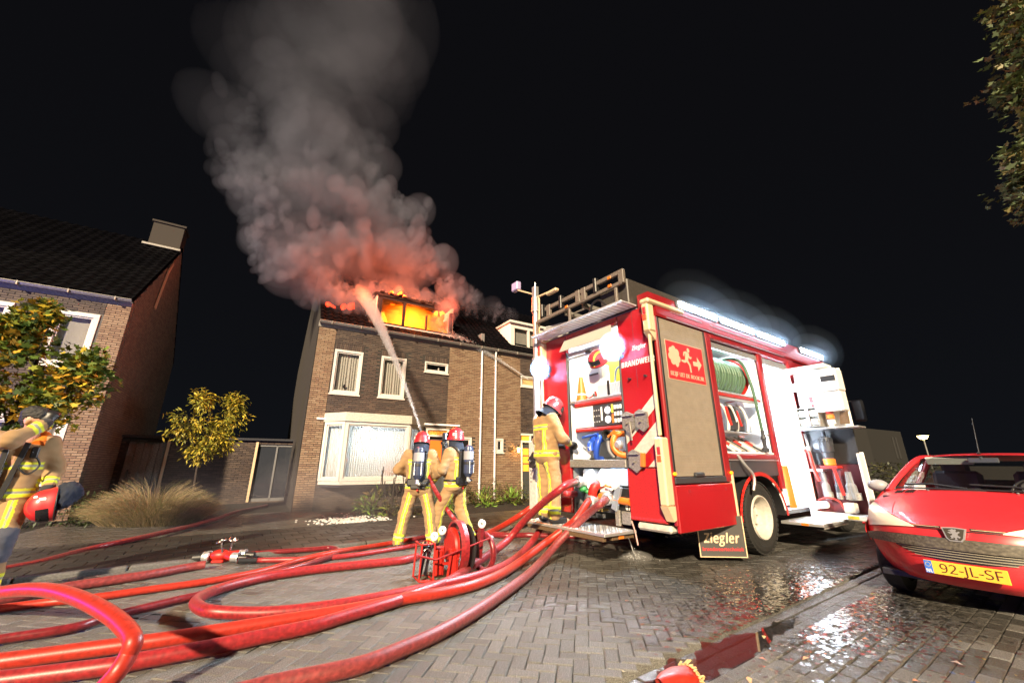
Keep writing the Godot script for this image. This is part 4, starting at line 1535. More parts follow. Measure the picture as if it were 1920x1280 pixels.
	wheel(t, Vector3(5.9, 0.52, -0.05), 0.52, 0.32, 0.31, -0.02, M.alu_dull)
	wheel(t, Vector3(2.25, 0.52, -1.88), 0.52, 0.6, 0.31, 0.2, M.offwhite)
	# ---- mud flap
	var mf := part("mud_flap", mb().bx(Vector3(0, -0.42, -0.012), Vector3(0.62, 0.1, 0.0), 0.004), std(lin(0.05, 0.048, 0.045), 0.6), t)
	mf.transform = Transform3D(Basis(Vector3(0.78, 0, 0.62).normalized(), UPV, Vector3(-0.62, 0, 0.78).normalized()), Vector3(0.95, 0.5, -0.33))
	part("flap_border", mb().bx(Vector3(-0.012, -0.42, 0.002), Vector3(0.002, 0.1, 0.006), 0.001).bx(Vector3(0.618, -0.42, 0.002), Vector3(0.632, 0.1, 0.006), 0.001).bx(Vector3(-0.012, -0.432, 0.002), Vector3(0.632, -0.42, 0.006), 0.001), M.cream, mf)
	text_part("lettering", "Ziegler", 0.125, M.cream, mf, Transform3D(Basis(), Vector3(0.31, -0.19, 0.002)), 0.12, true, 0.85)
	text_part("lettering", "brandweertechniek", 0.045, M.print_red, mf, Transform3D(Basis(), Vector3(0.31, -0.33, 0.002)), 0.1, true, 0.95)
	# ---- third side bay and its swung-out tool rack
	var m3 := mb()
	m3.bx(Vector3(3.2, 0.56, -1.0), Vector3(4.34, 3.265, -0.95)).bx(Vector3(3.2, 0.56, -0.95), Vector3(3.23, 3.265, -0.065)).bx(Vector3(4.31, 0.56, -0.95), Vector3(4.34, 3.265, -0.065)).bx(Vector3(3.23, 3.23, -0.95), Vector3(4.31, 3.265, -0.085))
	var b3 := part("equipment_bay", m3, M.inner, t)
	part("raised_shutter", slats(3.22, 4.32, 3.1, 3.22, -0.03, 6), M.alu, b3)
	part("led_strip", mb().bx(Vector3(3.23, 0.7, -0.12), Vector3(3.26, 3.1, -0.08)), M.led_low, b3)
	area(Vector3(3.28, 1.9, -0.1), Vector3(1, 0, -0.7), Vector2(0.1, 2.3), Color(0.86, 0.93, 1), 5.0, t)
	part("blue_box", mb().bx(Vector3(3.45, 1.95, -0.5), Vector3(3.8, 2.45, -0.3), 0.04), M.bluegrey, b3)
	part("label_strip", mb().bx(Vector3(3.5, 2.05, -0.3), Vector3(3.76, 2.09, -0.296), 0.001), M.white, b3)
	part("small_dark_box", mb().bx(Vector3(3.5, 1.42, -0.5), Vector3(3.75, 1.52, -0.35)), M.dark, b3)
	var os := mb().bar(Vector3(3.32, 1.28, -0.02), Vector3(3.34, 0.6, 0.0), 0.1, 0.03, Vector3.RIGHT)
	part("orange_stretcher_board", os, M.orange, b3)
	part("white_cabinet", mb().bx(Vector3(3.3, 0.58, -0.9), Vector3(4.28, 1.35, -0.3), 0.02).bx(Vector3(3.55, 1.6, -0.93), Vector3(4.28, 3.1, -0.55), 0.02), M.white, b3)
	part("red_post_strip", mb().bx(Vector3(4.3, 0.7, -0.06), Vector3(4.34, 2.95, 0.012)), M.red, b3)
	tool_rack(t)
	# ---- fold-out side step, red corner pieces under the bay
	var ss := part("side_step", mb().bx(Vector3(3.0, 0.37, -0.1), Vector3(4.05, 0.415, 0.5), 0.006), M.alu, t)
	part("step_reflector", mb().bx(Vector3(2.99, 0.375, 0.2), Vector3(2.998, 0.41, 0.3), 0.002), M.orange, ss)
	part("step_edge", mb().bx(Vector3(3.0, 0.34, 0.49), Vector3(4.05, 0.365, 0.51)), M.alu_dull, ss)
	part("front_skirt", mb().bx(Vector3(4.4, 0.42, -0.05), Vector3(5.2, 0.62, 0.02), 0.015), M.red_plain, t)
	# ---- crew cab
	var cab := PackedVector2Array([Vector2(4.63, 0.62), Vector2(5.25, 0.62), Vector2(5.3, 0.95), Vector2(5.55, 1.14), Vector2(6.25, 1.14), Vector2(6.5, 0.95), Vector2(6.55, 0.45), Vector2(7.35, 0.45), Vector2(7.45, 1.3), Vector2(7.3, 2.2), Vector2(7.05, 3.25), Vector2(6.8, 3.45), Vector2(4.63, 3.45)])
	var cb := part("crew_cab", mb().prism(cab, 2.44, Transform3D(Basis(), Vector3(0, 0, -2.47))), M.darkred, t)
	for q in [[4.8, 5.75], [5.95, 6.95]]:
		part("side_window", mb().bx(Vector3(q[0], 1.95, -0.03), Vector3(q[1], 2.85, -0.02)), M.dark_glass, cb)
		part("door_seam", mb().bx(Vector3(q[0] - 0.1, 0.95, -0.03), Vector3(q[0] - 0.085, 3.2, -0.024), 0.001), M.black, cb)
		part("door_handle", mb().bx(Vector3(q[0] + 0.02, 1.65, -0.03), Vector3(q[0] + 0.2, 1.7, 0.0)), M.alu, cb)
	part("windscreen", mb().quad(Vector3(7.42, 1.7, -0.2), Vector3(7.1, 3.1, -0.25), Vector3(7.1, 3.1, -2.25), Vector3(7.42, 1.7, -2.3)), M.dark_glass, cb)
	part("grab_rail", mb().tube([Vector3(5.85, 1.5, 0.0), Vector3(5.85, 1.5, 0.05), Vector3(5.85, 2.9, 0.05), Vector3(5.85, 2.9, 0.0)], 0.016), M.alu, cb)
	part("mirror", mb().box(Vector3(7.2, 2.5, 0.22), Vector3(0.12, 0.5, 0.22), 0.04).cyl(Vector3(7.1, 2.75, -0.02), Vector3(7.2, 2.7, 0.2), 0.015), M.black, cb)
	rear_of_truck(t)
	roof_of_truck(t)


func tool_rack(t: Node3D) -> void:
	# a swung-out tray: a board across the street direction at x=4.25, reaching out of the bay
	var X := 4.22
	var m := mb()
	m.bx(Vector3(X - 0.30, 0.5, 0.02), Vector3(X - 0.24, 3.0, 0.08), 0.006).bx(Vector3(X - 0.16, 0.5, 0.02), Vector3(X - 0.12, 3.0, 0.08), 0.006)
	m.bx(Vector3(X - 0.32, 3.0, 0.02), Vector3(X + 0.03, 3.06, 0.72), 0.008).bx(Vector3(X - 0.3, 0.42, 0.02), Vector3(X + 0.03, 0.5, 0.85), 0.008)
	m.bx(Vector3(X + 0.0, 0.5, 0.82), Vector3(X + 0.03, 1.5, 0.88), 0.006).bx(Vector3(X - 0.25, 0.5, 0.845), Vector3(X - 0.003, 1.48, 0.875), 0.006)
	m.bx(Vector3(X - 0.2, 1.18, 0.09), Vector3(X + 0.03, 1.22, 0.3), 0.006)
	var r := part("tool_rack", m, M.white, t)
	part("back_board", mb().bx(Vector3(X, 0.5, 0.08), Vector3(X + 0.02, 1.3, 0.82)), std(lin(0.1, 0.008, 0.012), 0.5), r)
	part("dark_board", mb().bx(Vector3(X, 1.302, 0.08), Vector3(X + 0.02, 1.92, 0.82)), M.black, r)
	part("upper_board", mb().bx(Vector3(X, 1.93, 0.09), Vector3(X + 0.02, 2.99, 0.84)), M.white, r)
	part("lid", mb().bx(Vector3(X - 0.34, 2.55, 0.40), Vector3(X - 0.002, 2.95, 0.86), 0.02).bx(Vector3(X - 0.36, 2.62, 0.12), Vector3(X - 0.02, 2.76, 0.395), 0.02).bx(Vector3(X - 0.3, 2.2, 0.42), Vector3(X - 0.004, 2.545, 0.85), 0.02), M.white, r)
	part("dark_slot", mb().bx(Vector3(X - 0.345, 2.72, 0.62), Vector3(X - 0.341, 2.82, 0.84), 0.001), M.black, r)
	part("red_strip", mb().bx(Vector3(X - 0.05, 2.42, 0.28), Vector3(X - 0.003, 2.52, 0.41)).bx(Vector3(X - 0.05, 2.3, 0.3), Vector3(X - 0.003, 2.38, 0.41)), M.red_plain, r)
	# compartmented tray with four pale boxes and a grey strap
	var ty := mb()
	ty.bx(Vector3(X - 0.3, 1.95, 0.12), Vector3(X - 0.003, 1.97, 0.46)).bx(Vector3(X - 0.3, 2.28, 0.12), Vector3(X - 0.003, 2.3, 0.46)).bx(Vector3(X - 0.3, 1.97, 0.44), Vector3(X - 0.003, 2.28, 0.46)).bx(Vector3(X - 0.3, 1.97, 0.12), Vector3(X - 0.003, 2.28, 0.135))
	var tr := part("tray", ty, M.alu_dull, r)
	for i in 2:
		for j in 2:
			part("pale_box", mb().bx(Vector3(X - 0.29, 1.985 + j * 0.15, 0.15 + i * 0.16), Vector3(X - 0.1, 2.095 + j * 0.15, 0.27 + i * 0.16), 0.01), M.offwhite, tr)
	part("grey_strap", mb().bx(Vector3(X - 0.315, 1.96, 0.265), Vector3(X - 0.302, 2.29, 0.315), 0.002), std(lin(0.3, 0.29, 0.36), 0.7), tr)
	for k in 4:
		part("white_canister", mb().cyl(Vector3(X - 0.2, 1.99 + k * 0.09, 0.6), Vector3(X - 0.2, 2.06 + k * 0.09, 0.6), 0.06, 0.055), [M.white, M.orange, M.red_plain, M.alu][k], r)
	part("wooden_wedge", mb().prism(PackedVector2Array([Vector2(0.7, 1.98), Vector2(0.83, 1.98), Vector2(0.84, 2.4), Vector2(0.76, 2.36)]), 0.05, Transform3D(Basis(Vector3.BACK, UPV, Vector3.LEFT), Vector3(X - 0.1, 0, 0))), M.wood, r)
	part("shelf", mb().bx(Vector3(X - 0.35, 1.9, 0.06), Vector3(X + 0.02, 1.925, 1.0), 0.004), M.alu, r)
	# dark hydraulic tools hung below
	var bs := Basis.IDENTITY
	var sp := mb()
	sp.lathe([Vector2(0, 1.4), Vector2(0.07, 1.4), Vector2(0.09, 1.5), Vector2(0.105, 1.52), Vector2(0.105, 1.68), Vector2(0.09, 1.7), Vector2(0.085, 1.76), Vector2(0.03, 1.78), Vector2(0.03, 1.88), Vector2(0, 1.88)], Vector3(X - 0.15, 0, 0.42), bs)
	for k in 16:
		var a := TAU * k / 16
		sp.bar(Vector3(X - 0.15 + cos(a) * 0.104, 1.62, 0.42 + sin(a) * 0.104), Vector3(X - 0.15 + cos(a) * 0.104, 1.75, 0.42 + sin(a) * 0.104), 0.012, 0.012)
	part("spreader_body", sp, M.dark, r)
	part("orange_collar", mb().lathe([Vector2(0.07, 1.28), Vector2(0.085, 1.29), Vector2(0.09, 1.39), Vector2(0.07, 1.4)], Vector3(X - 0.15, 0, 0.42)), M.orange, r)
	part("red_strap", mb().bx(Vector3(X - 0.27, 1.23, 0.3), Vector3(X - 0.03, 1.275, 0.56), 0.012).bar(Vector3(X - 0.28, 1.24, 0.5), Vector3(X - 0.28, 0.8, 0.56), 0.05, 0.012, Vector3.RIGHT), M.red_plain, r)
	part("red_bar", mb().tube(curve_pts([Vector3(X - 0.2, 1.55, 0.1), Vector3(X - 0.22, 1.5, 0.16), Vector3(X - 0.22, 1.25, 0.18), Vector3(X - 0.2, 1.02, 0.22)]), 0.028, -1, 8), M.red_plain, r)
	part("rod", mb().cyl(Vector3(X - 0.1, 1.85, 0.11), Vector3(X - 0.1, 1.2, 0.16), 0.02).bx(Vector3(X - 0.14, 1.55, 0.08), Vector3(X - 0.06, 1.62, 0.16)), M.alu, r)
	part("dark_disc", mb().lathe([Vector2(0, -0.03), Vector2(0.11, -0.03), Vector2(0.12, 0.0), Vector2(0.06, 0.02), Vector2(0, 0.02)], Vector3(X - 0.03, 1.62, 0.25), Basis(Vector3.UP, Vector3.LEFT, Vector3.BACK)), M.dark, r)
	for q in [[0.3, 0.06], [0.45, 0.045], [0.58, 0.05], [0.7, 0.055]]:
		var z: float = q[0]
		var rad: float = q[1]
		part("hydraulic_ram", mb().lathe([Vector2(0, 0.72), Vector2(rad * 0.8, 0.72), Vector2(rad, 0.75), Vector2(rad, 0.95), Vector2(rad * 0.8, 0.97), Vector2(rad * 0.55, 1.0), Vector2(rad * 0.55, 1.18), Vector2(0, 1.18)], Vector3(X - 0.12, 0, z), Basis(Vector3.RIGHT, rr(-0.08, 0.08))), M.dark if q[1] < 0.05 else M.grey, r)
		part("steel_sleeve", mb().cyl(Vector3(X - 0.12, 0.73, z), Vector3(X - 0.12, 0.84, z), rad * 1.03), M.alu_dull, r)
	part("white_coupling", mb().cyl(Vector3(X - 0.26, 0.62, 0.14), Vector3(X - 0.05, 0.62, 0.2), 0.06), M.white, r)
	part("red_hose_loop", mb().tube(curve_pts([Vector3(X - 0.25, 0.7, 0.16), Vector3(X - 0.24, 0.75, 0.3), Vector3(X - 0.22, 0.7, 0.45), Vector3(X - 0.2, 0.56, 0.5)]), 0.016, -1, 7), M.red_plain, r)
	part("small_case", mb().bx(Vector3(X - 0.24, 0.52, 0.5), Vector3(X - 0.06, 0.68, 0.66), 0.015), M.offwhite, r)
	part("amber_reflector", mb().bx(Vector3(X - 0.31, 0.44, 0.55), Vector3(X - 0.303, 0.49, 0.7), 0.002), M.yellow, r)
	for z in [0.12, 0.45, 0.75]:
		part("rack_lamp", mb().ball(Vector3(X - 0.3, 0.4, z), Vector3(0.02, 0.02, 0.03)), M.red_plain, r)


func rear_of_truck(t: Node3D) -> void:
	var face := Transform3D(Basis(Vector3.BACK, UPV, Vector3.LEFT), Vector3.ZERO)  # local xy -> z,y of the rear; thickness towards the street
	# red panels
	var p := mb()
	p.bx(Vector3(-0.02, 1.26, -0.665), Vector3(0.03, 3.54, -0.1), 0.01).bx(Vector3(-0.02, 0.56, W0), Vector3(0.03, 3.54, -1.86), 0.01).bx(Vector3(-0.02, 3.43, -1.855), Vector3(0.03, 3.54, -0.67), 0.01)
	part("rear_panel", p, M.red, t)
	part("lower_rear_panel", mb().bx(Vector3(-0.035, 0.58, -0.69), Vector3(0.03, 1.25, -0.12), 0.01), M.red_plain, t)
	var rt := mb()
	for k in 9:
		rt.bx(Vector3(-0.039, 0.6, -0.68 + k * 0.062), Vector3(-0.036, 0.63, -0.63 + k * 0.062), 0.001)
	part("reflector_row", rt, M.print_red, t)
	part("bumper_end", mb().bx(Vector3(-0.03, 0.47, -0.6), Vector3(0.3, 0.56, -0.08), 0.03), M.offwhite, t)
	var clip := PackedVector2Array([Vector2(-0.66, 1.27), Vector2(-0.105, 1.27), Vector2(-0.105, 2.34), Vector2(-0.66, 2.34)])
	var xf := face
	xf.origin.x = -0.0205
	for q in [[1.58, 1.77], [1.17, 1.40], [0.77, 0.98]]:
		var s := 0.86
		stripe(t, PackedVector2Array([Vector2(-0.7, q[0] - 0.04 * s), Vector2(0.1, q[0] + 0.77 * s), Vector2(0.1, q[1] + 0.77 * s), Vector2(-0.7, q[1] - 0.04 * s)]), clip, xf, M.offwhite)
	# lettering
	var lx := Transform3D(Basis(Vector3.BACK, UPV, Vector3.LEFT), Vector3(-0.022, 0, 0))
	var l1 := lx
	l1.origin = Vector3(-0.022, 2.73, -0.35)
	text_part("lettering", "BRANDWEER", 0.082, M.white, t, l1, 0.1, true, 0.86)
	l1.origin = Vector3(-0.022, 2.95, -0.3)
	text_part("lettering", "Ziegler", 0.068, M.white, t, l1, 0.15, true, 0.8)
	for q in [[2.5, -0.5], [2.5, -0.22]]:
		part("peg", mb().cyl(Vector3(-0.02, q[0], q[1]), Vector3(-0.07, q[0], q[1]), 0.016), M.black, t)
	# stainless tool brackets
	for q in [[-0.56, 1.86], [-0.33, 1.87], [-0.5, 1.33]]:
		var bk := mb()
		bk.prism(PackedVector2Array([Vector2(-0.1, -0.06), Vector2(0.02, -0.14), Vector2(0.1, -0.08), Vector2(0.1, 0.12), Vector2(-0.02, 0.17), Vector2(-0.1, 0.13)]), 0.03, Transform3D(face.basis, Vector3(-0.06, q[1], q[0])))
		bk.bx(Vector3(-0.06, q[1] - 0.1, q[0] - 0.03), Vector3(-0.022, q[1] + 0.1, q[0] + 0.03)).bx(Vector3(-0.13, q[1] + 0.1, q[0] - 0.09), Vector3(-0.06, q[1] + 0.11, q[0] + 0.09), 0.002)
		bk.cyl(Vector3(-0.1, q[1], q[0]), Vector3(-0.13, q[1], q[0]), 0.012)
		part("steel_bracket", bk, M.alu_dull, t)
	part("steel_lever", mb().bar(Vector3(-0.11, 1.88, -0.52), Vector3(-0.11, 1.62, -0.5), 0.03, 0.012, Vector3.RIGHT), M.alu_dull, t)
	part("red_wedge", mb().bar(Vector3(-0.1, 1.27, -0.36), Vector3(-0.1, 1.45, -0.34), 0.06, 0.04, Vector3.RIGHT), M.orange, t)
	# corner lamp housings: cream, with a thin post between
	for side in 2:
		var z := -0.055 if side == 0 else W0 + 0.04
		var c := mb()
		c.bx(Vector3(-0.15, 3.1, z - 0.055), Vector3(0.0, 3.52, z + 0.06), 0.02).bx(Vector3(-0.15, 3.525, z - 0.075), Vector3(0.75, 3.6, z + 0.08), 0.02)
		c.bx(Vector3(-0.11, 1.66, z - 0.02), Vector3(-0.06, 3.1, z + 0.02), 0.015)
		c.prism(PackedVector2Array([Vector2(-0.15, 3.1), Vector2(0.0, 3.1), Vector2(-0.02, 2.98)]), 0.1, Transform3D(Basis(), Vector3(0, 0, z - 0.05)))
		c.bx(Vector3(-0.16, 0.8, z - 0.06), Vector3(0.0, 1.64, z + 0.06), 0.02)
		c.prism(PackedVector2Array([Vector2(-0.16, 0.8), Vector2(0.0, 0.8), Vector2(0.0, 0.64), Vector2(-0.06, 0.62)]), 0.11, Transform3D(Basis(), Vector3(0, 0, z - 0.055)))
		var ch := part("corner_lamp_housing", c, M.cream, t)
		for y in [3.36, 1.42]:
			part("red_tail_lamp", mb().bx(Vector3(-0.166, y, z - 0.02), Vector3(-0.15, y + 0.1, z + 0.03), 0.006), M.print_red, ch)
			part("lit_tail_lamp", mb().bx(Vector3(-0.168, y - 0.09, z - 0.03), Vector3(-0.15, y - 0.01, z + 0.03), 0.012), glow(Color(1.0, 0.12, 0.05), 3.0), ch)
	part("flashing_lamp", mb().ball(Vector3(-0.12, 3.68, -2.62), Vector3(0.035, 0.09, 0.035)), glow(Color(1.0, 0.5, 0.06), 3.0), t)
	# floodlights either side of the opening
	for z in [-0.6, -2.31]:
		var f := part("rear_floodlight", mb().lathe([Vector2(0, -0.05), Vector2(0.075, -0.05), Vector2(0.085, 0.03), Vector2(0, 0.03)], Vector3(-0.1, 2.99, z), Basis(Vector3.UP, Vector3.LEFT, Vector3.BACK)).cyl(Vector3(-0.1, 2.9, z), Vector3(-0.02, 2.86, z), 0.02), M.black, t)
		part("lens", mb().lathe([Vector2(0, 0.05), Vector2(0.05, 0.045), Vector2(0.072, 0.032)], Vector3(-0.1, 2.99, z), Basis(Vector3.UP, Vector3.LEFT, Vector3.BACK)), glow(Color(0.88, 0.94, 1.0), 9.0), f)
		area(Vector3(-0.165, 2.99, z), Vector3(-1, -0.25, 0.0), Vector2(0.11, 0.11), Color(0.9, 0.95, 1.0), 8.0, t)
	# upper pump bay
	var u := mb()
	u.bx(Vector3(0.75, 1.38, -1.86), Vector3(0.8, 3.43, -0.66)).bx(Vector3(0.03, 1.38, -1.86), Vector3(0.75, 3.43, -1.83)).bx(Vector3(0.03, 1.38, -0.69), Vector3(0.75, 3.43, -0.66)).bx(Vector3(0.03, 3.4, -1.83), Vector3(0.75, 3.43, -0.69))
	var bay := part("pump_bay", u, M.inner, t)
	part("opening_edge", mb().bx(Vector3(-0.03, 1.26, -1.862), Vector3(0.02, 3.2, -1.83)).bx(Vector3(-0.03, 0.6, -0.69), Vector3(0.02, 3.2, -0.664)), M.dark, bay)
	part("raised_shutter", mb().bx(Vector3(-0.02, 3.06, -1.83), Vector3(0.02, 3.1, -0.69)).bx(Vector3(-0.04, 3.11, -1.8), Vector3(0.02, 3.19, -0.72), 0.02), M.alu, bay)
	part("shutter_grip", mb().bx(Vector3(-0.06, 3.08, -1.36), Vector3(-0.02, 3.13, -1.22), 0.015), M.black, bay)
	var vp := mb().prism(PackedVector2Array([Vector2(-1.88, 3.2), Vector2(-0.66, 3.2), Vector2(-0.74, 3.42), Vector2(-1.82, 3.42)]), 0.012, Transform3D(Basis(Vector3.BACK, Vector3(0.35, 0.94, 0).normalized(), Vector3.BACK.cross(Vector3(0.35, 0.94, 0)).normalized()), Vector3(-1.27, 0.2, 0)))
	part("vent_plate", vp, std(lin(0.42, 0.37, 0.32), 0.5), t)
	var sl := mb()
	for k in 9:
		sl.bx(Vector3(-0.11 + 0.0, 3.325, -1.76 + k * 0.118), Vector3(-0.08, 3.345, -1.69 + k * 0.118), 0.002)
	part("vent_slot", sl, M.black, t)
	part("shelf", mb().bx(Vector3(0.0, 2.29, -1.83), Vector3(0.75, 2.33, -0.69)), M.alu, bay)
	part("red_rail", mb().bx(Vector3(-0.02, 2.21, -1.72), Vector3(0.05, 2.285, -0.69), 0.02).bx(Vector3(-0.02, 1.8, -1.72), Vector3(0.05, 1.86, -0.69), 0.02), M.red_plain, bay)
	part("led_strip", mb().bx(Vector3(0.08, 3.36, -1.75), Vector3(0.12, 3.39, -0.75)).bx(Vector3(0.06, 2.4, -1.828), Vector3(0.09, 3.3, -1.80)), M.led_low, bay)
	area(Vector3(0.1, 3.34, -1.25), Vector3(0.35, -1, 0), Vector2(1.0, 0.08), Color(0.9, 0.95, 1), 0.45, t)
	area(Vector3(0.05, 1.83, -1.2), Vector3(0.3, -1, 0), Vector2(0.9, 0.05), Color(0.86, 0.93, 1), 0.16, t)
	# control panel
	var cp := part("control_panel", mb().bx(Vector3(-0.01, 1.87, -1.3), Vector3(0.06, 2.2, -0.7), 0.006), M.dark, bay)
	part("pale_panel", mb().bx(Vector3(-0.01, 1.87, -1.72), Vector3(0.06, 2.2, -1.31), 0.006), M.inner, bay)
	for y in [1.96, 2.1]:
		part("dial", mb().lathe([Vector2(0, 0.012), Vector2(0.05, 0.012), Vector2(0.056, 0.0)], Vector3(-0.012, y, -0.99), Basis(Vector3.UP, Vector3.LEFT, Vector3.BACK)), glow(Color(0.95, 0.97, 1.0), 0.35), cp)
	for i in 3:
		for j in 3:
			part("switch", mb().bx(Vector3(-0.02, 1.9 + j * 0.1, -0.86 + i * 0.055), Vector3(-0.008, 1.96 + j * 0.1, -0.825 + i * 0.055), 0.003), M.white, cp)
			part("button", mb().bx(Vector3(-0.016, 1.93 + j * 0.09, -1.28 + i * 0.05), Vector3(-0.008, 1.95 + j * 0.09, -1.26 + i * 0.05), 0.002), M.alu, cp)
	for j in 2:
		part("indicator_strip", mb().bx(Vector3(-0.018, 1.9 + j * 0.15, -0.91), Vector3(-0.008, 2.03 + j * 0.15, -0.88), 0.002), [M.orange, M.yellow][j], cp)
	part("level_gauge", mb().bx(Vector3(-0.018, 1.95, -1.13), Vector3(-0.008, 2.16, -1.1), 0.003), M.white, cp)
	# valves under the panel
	part("grey_backplate", mb().bx(Vector3(0.4, 1.39, -1.8), Vector3(0.44, 1.79, -0.7)), M.grey, bay)
	part("pale_sheet", mb().bx(Vector3(0.385, 1.5, -1.25), Vector3(0.398, 1.72, -1.0)), M.white, bay)
	var bv := mb()
	bv.tube(curve_pts([Vector3(0.35, 1.7, -1.5), Vector3(0.15, 1.68, -1.45), Vector3(0.02, 1.6, -1.42), Vector3(0.0, 1.5, -1.4)]), 0.055, -1, 12)
	bv.tube(curve_pts([Vector3(0.1, 1.72, -1.28), Vector3(0.04, 1.64, -1.27), Vector3(0.02, 1.52, -1.3), Vector3(0.06, 1.4, -1.34), Vector3(0.2, 1.38, -1.36)]), 0.045, -1, 10)
	bv.cyl(Vector3(0.05, 1.72, -1.62), Vector3(0.05, 1.76, -1.28), 0.02)
	part("blue_valve", bv, M.blue, bay)
	part("coupling_cap", mb().lathe([Vector2(0, 0.03), Vector2(0.04, 0.03), Vector2(0.06, 0.0), Vector2(0.065, -0.05)], Vector3(-0.02, 1.53, -1.42), Basis(Vector3.UP, Vector3.LEFT, Vector3.BACK)).lathe([Vector2(0, 0.03), Vector2(0.04, 0.03), Vector2(0.06, 0.0), Vector2(0.065, -0.05)], Vector3(-0.02, 1.58, -0.83), Basis(Vector3.UP, Vector3.LEFT, Vector3.BACK)), M.alu, bay)
	part("suction_inlet", mb().lathe([Vector2(0, -0.02), Vector2(0.05, -0.02), Vector2(0.06, 0.06), Vector2(0.085, 0.07), Vector2(0.085, -0.1), Vector2(0, -0.1)], Vector3(0.05, 1.73, -1.05), Basis(Vector3.UP, Vector3.LEFT, Vector3.BACK)), M.black, bay)
	var ov := mb()
	ov.tube(curve_pts([Vector3(0.3, 1.75, -0.88), Vector3(0.08, 1.74, -0.9), Vector3(0.0, 1.66, -0.92), Vector3(-0.01, 1.54, -0.92), Vector3(0.02, 1.45, -0.85), Vector3(0.1, 1.42, -0.72)]), 0.045, -1, 12)
	ov.cyl(Vector3(0.0, 1.7, -1.02), Vector3(0.02, 1.79, -0.9), 0.022).ball(Vector3(0.05, 1.74, -0.88), Vector3(0.06, 0.05, 0.07))
	part("orange_valve", ov, M.orange, bay)
	part("dark_strap", mb().tube(curve_pts([Vector3(0.02, 1.68, -1.05), Vector3(0.0, 1.5, -1.02), Vector3(0.03, 1.4, -0.95)]), 0.03, -1, 8), M.grey, bay)
	# lower pump bay
	part("sill", mb().bx(Vector3(-0.04, 1.255, -1.86), Vector3(0.5, 1.37, -0.7), 0.008), M.alu_dull, t)
	var lw := mb().bx(Vector3(0.6, 0.5, -1.86), Vector3(0.64, 1.25, -0.7)).bx(Vector3(0.03, 0.5, -1.86), Vector3(0.6, 1.25, -1.84))
	var lb := part("lower_pump_bay", lw, M.grey, t)
	area(Vector3(0.02, 1.24, -1.2), Vector3(0.25, -1, 0.0), Vector2(0.8, 0.05), Color(0.86, 0.93, 1), 0.15, t)
	var pb := mb().bx(Vector3(0.12, 0.98, -1.75), Vector3(0.5, 1.23, -1.5), 0.03).bx(Vector3(0.08, 0.85, -1.38), Vector3(0.4, 1.24, -1.12), 0.05)
	pb.cyl(Vector3(0.02, 1.08, -1.25), Vector3(0.2, 1.08, -1.25), 0.1).cyl(Vector3(0.05, 0.98, -1.53), Vector3(0.3, 0.98, -1.53), 0.05)
	part("pump_housing", pb, M.white, lb)
	part("pale_plate", mb().bx(Vector3(0.06, 1.0, -1.1), Vector3(0.1, 1.24, -0.72), 0.02), std(lin(0.4, 0.52, 0.68), 0.4), lb)
	part("shackle", mb().tube(curve_pts([Vector3(0.04, 1.18, -0.88), Vector3(-0.03, 1.16, -0.86), Vector3(-0.04, 1.04, -0.86), Vector3(-0.04, 0.98, -0.93), Vector3(-0.03, 1.02, -0.99)]), 0.03, -1, 10), M.white, lb)
	part("red_valve", mb().tube(curve_pts([Vector3(0.1, 1.02, -1.32), Vector3(-0.02, 0.98, -1.34), Vector3(-0.04, 0.86, -1.38), Vector3(0.02, 0.78, -1.4)]), 0.07, -1, 12), M.red_plain, lb)
	part("green_valve", mb().ball(Vector3(0.0, 0.93, -1.62), Vector3(0.06, 0.05, 0.07)).cyl(Vector3(0.0, 0.93, -1.62), Vector3(0.1, 0.84, -1.5), 0.03).ball(Vector3(0.05, 0.9, -1.45), Vector3(0.05, 0.05, 0.05)), M.green, lb)
	part("orange_pipe", mb().tube([Vector3(0.05, 0.84, -1.3), Vector3(0.0, 0.82, -1.1), Vector3(0.0, 0.8, -0.7)], 0.05, -1, 12).cyl(Vector3(0.0, 1.0, -1.15), Vector3(0.0, 0.97, -0.92), 0.016), M.orange, lb)
	part("dark_pipework", mb().tube(curve_pts([Vector3(0.1, 0.9, -1.6), Vector3(0.0, 0.75, -1.56), Vector3(0.0, 0.6, -1.6), Vector3(0.2, 0.52, -1.6)]), 0.04, -1, 8).bx(Vector3(0.1, 0.5, -1.5), Vector3(0.5, 0.62, -1.3), 0.03).ball(Vector3(0.05, 0.9, -1.0), Vector3(0.06, 0.06, 0.06)), M.dark, lb)
	part("blue_hose_stub", mb().tube(curve_pts([Vector3(0.15, 0.8, -1.5), Vector3(0.0, 0.72, -1.52), Vector3(-0.02, 0.6, -1.55)]), 0.03, -1, 8), M.blue, lb)
	part("grey_stay", mb().bar(Vector3(-0.03, 1.0, -0.86), Vector3(-0.02, 0.68, -0.98), 0.1, 0.05, Vector3.RIGHT), std(lin(0.28, 0.33, 0.42), 0.4, 0.3), lb)
	part("black_plate", mb().bx(Vector3(0.04, 0.62, -0.95), Vector3(0.07, 0.98, -0.72)), M.black, lb)
	text_part("lettering", "07", 0.07, M.white, lb, Transform3D(Basis(Vector3.BACK, UPV, Vector3.LEFT), Vector3(0.036, 0.72, -0.78)), 0.0, true, 0.8)
	part("brown_bracket", mb().bx(Vector3(-0.02, 0.47, -0.98), Vector3(0.02, 0.68, -0.9)).bx(Vector3(0.0, 0.5, -0.88), Vector3(0.04, 0.67, -0.72)), M.alu_dull, lb)
	for z in [-1.25, -1.18]:
		part("brass_tap", mb().cyl(Vector3(0.05, 0.66, z), Vector3(-0.06, 0.66, z), 0.018).ball(Vector3(-0.06, 0.66, z), Vector3(0.024, 0.024, 0.024)), M.brass, lb)
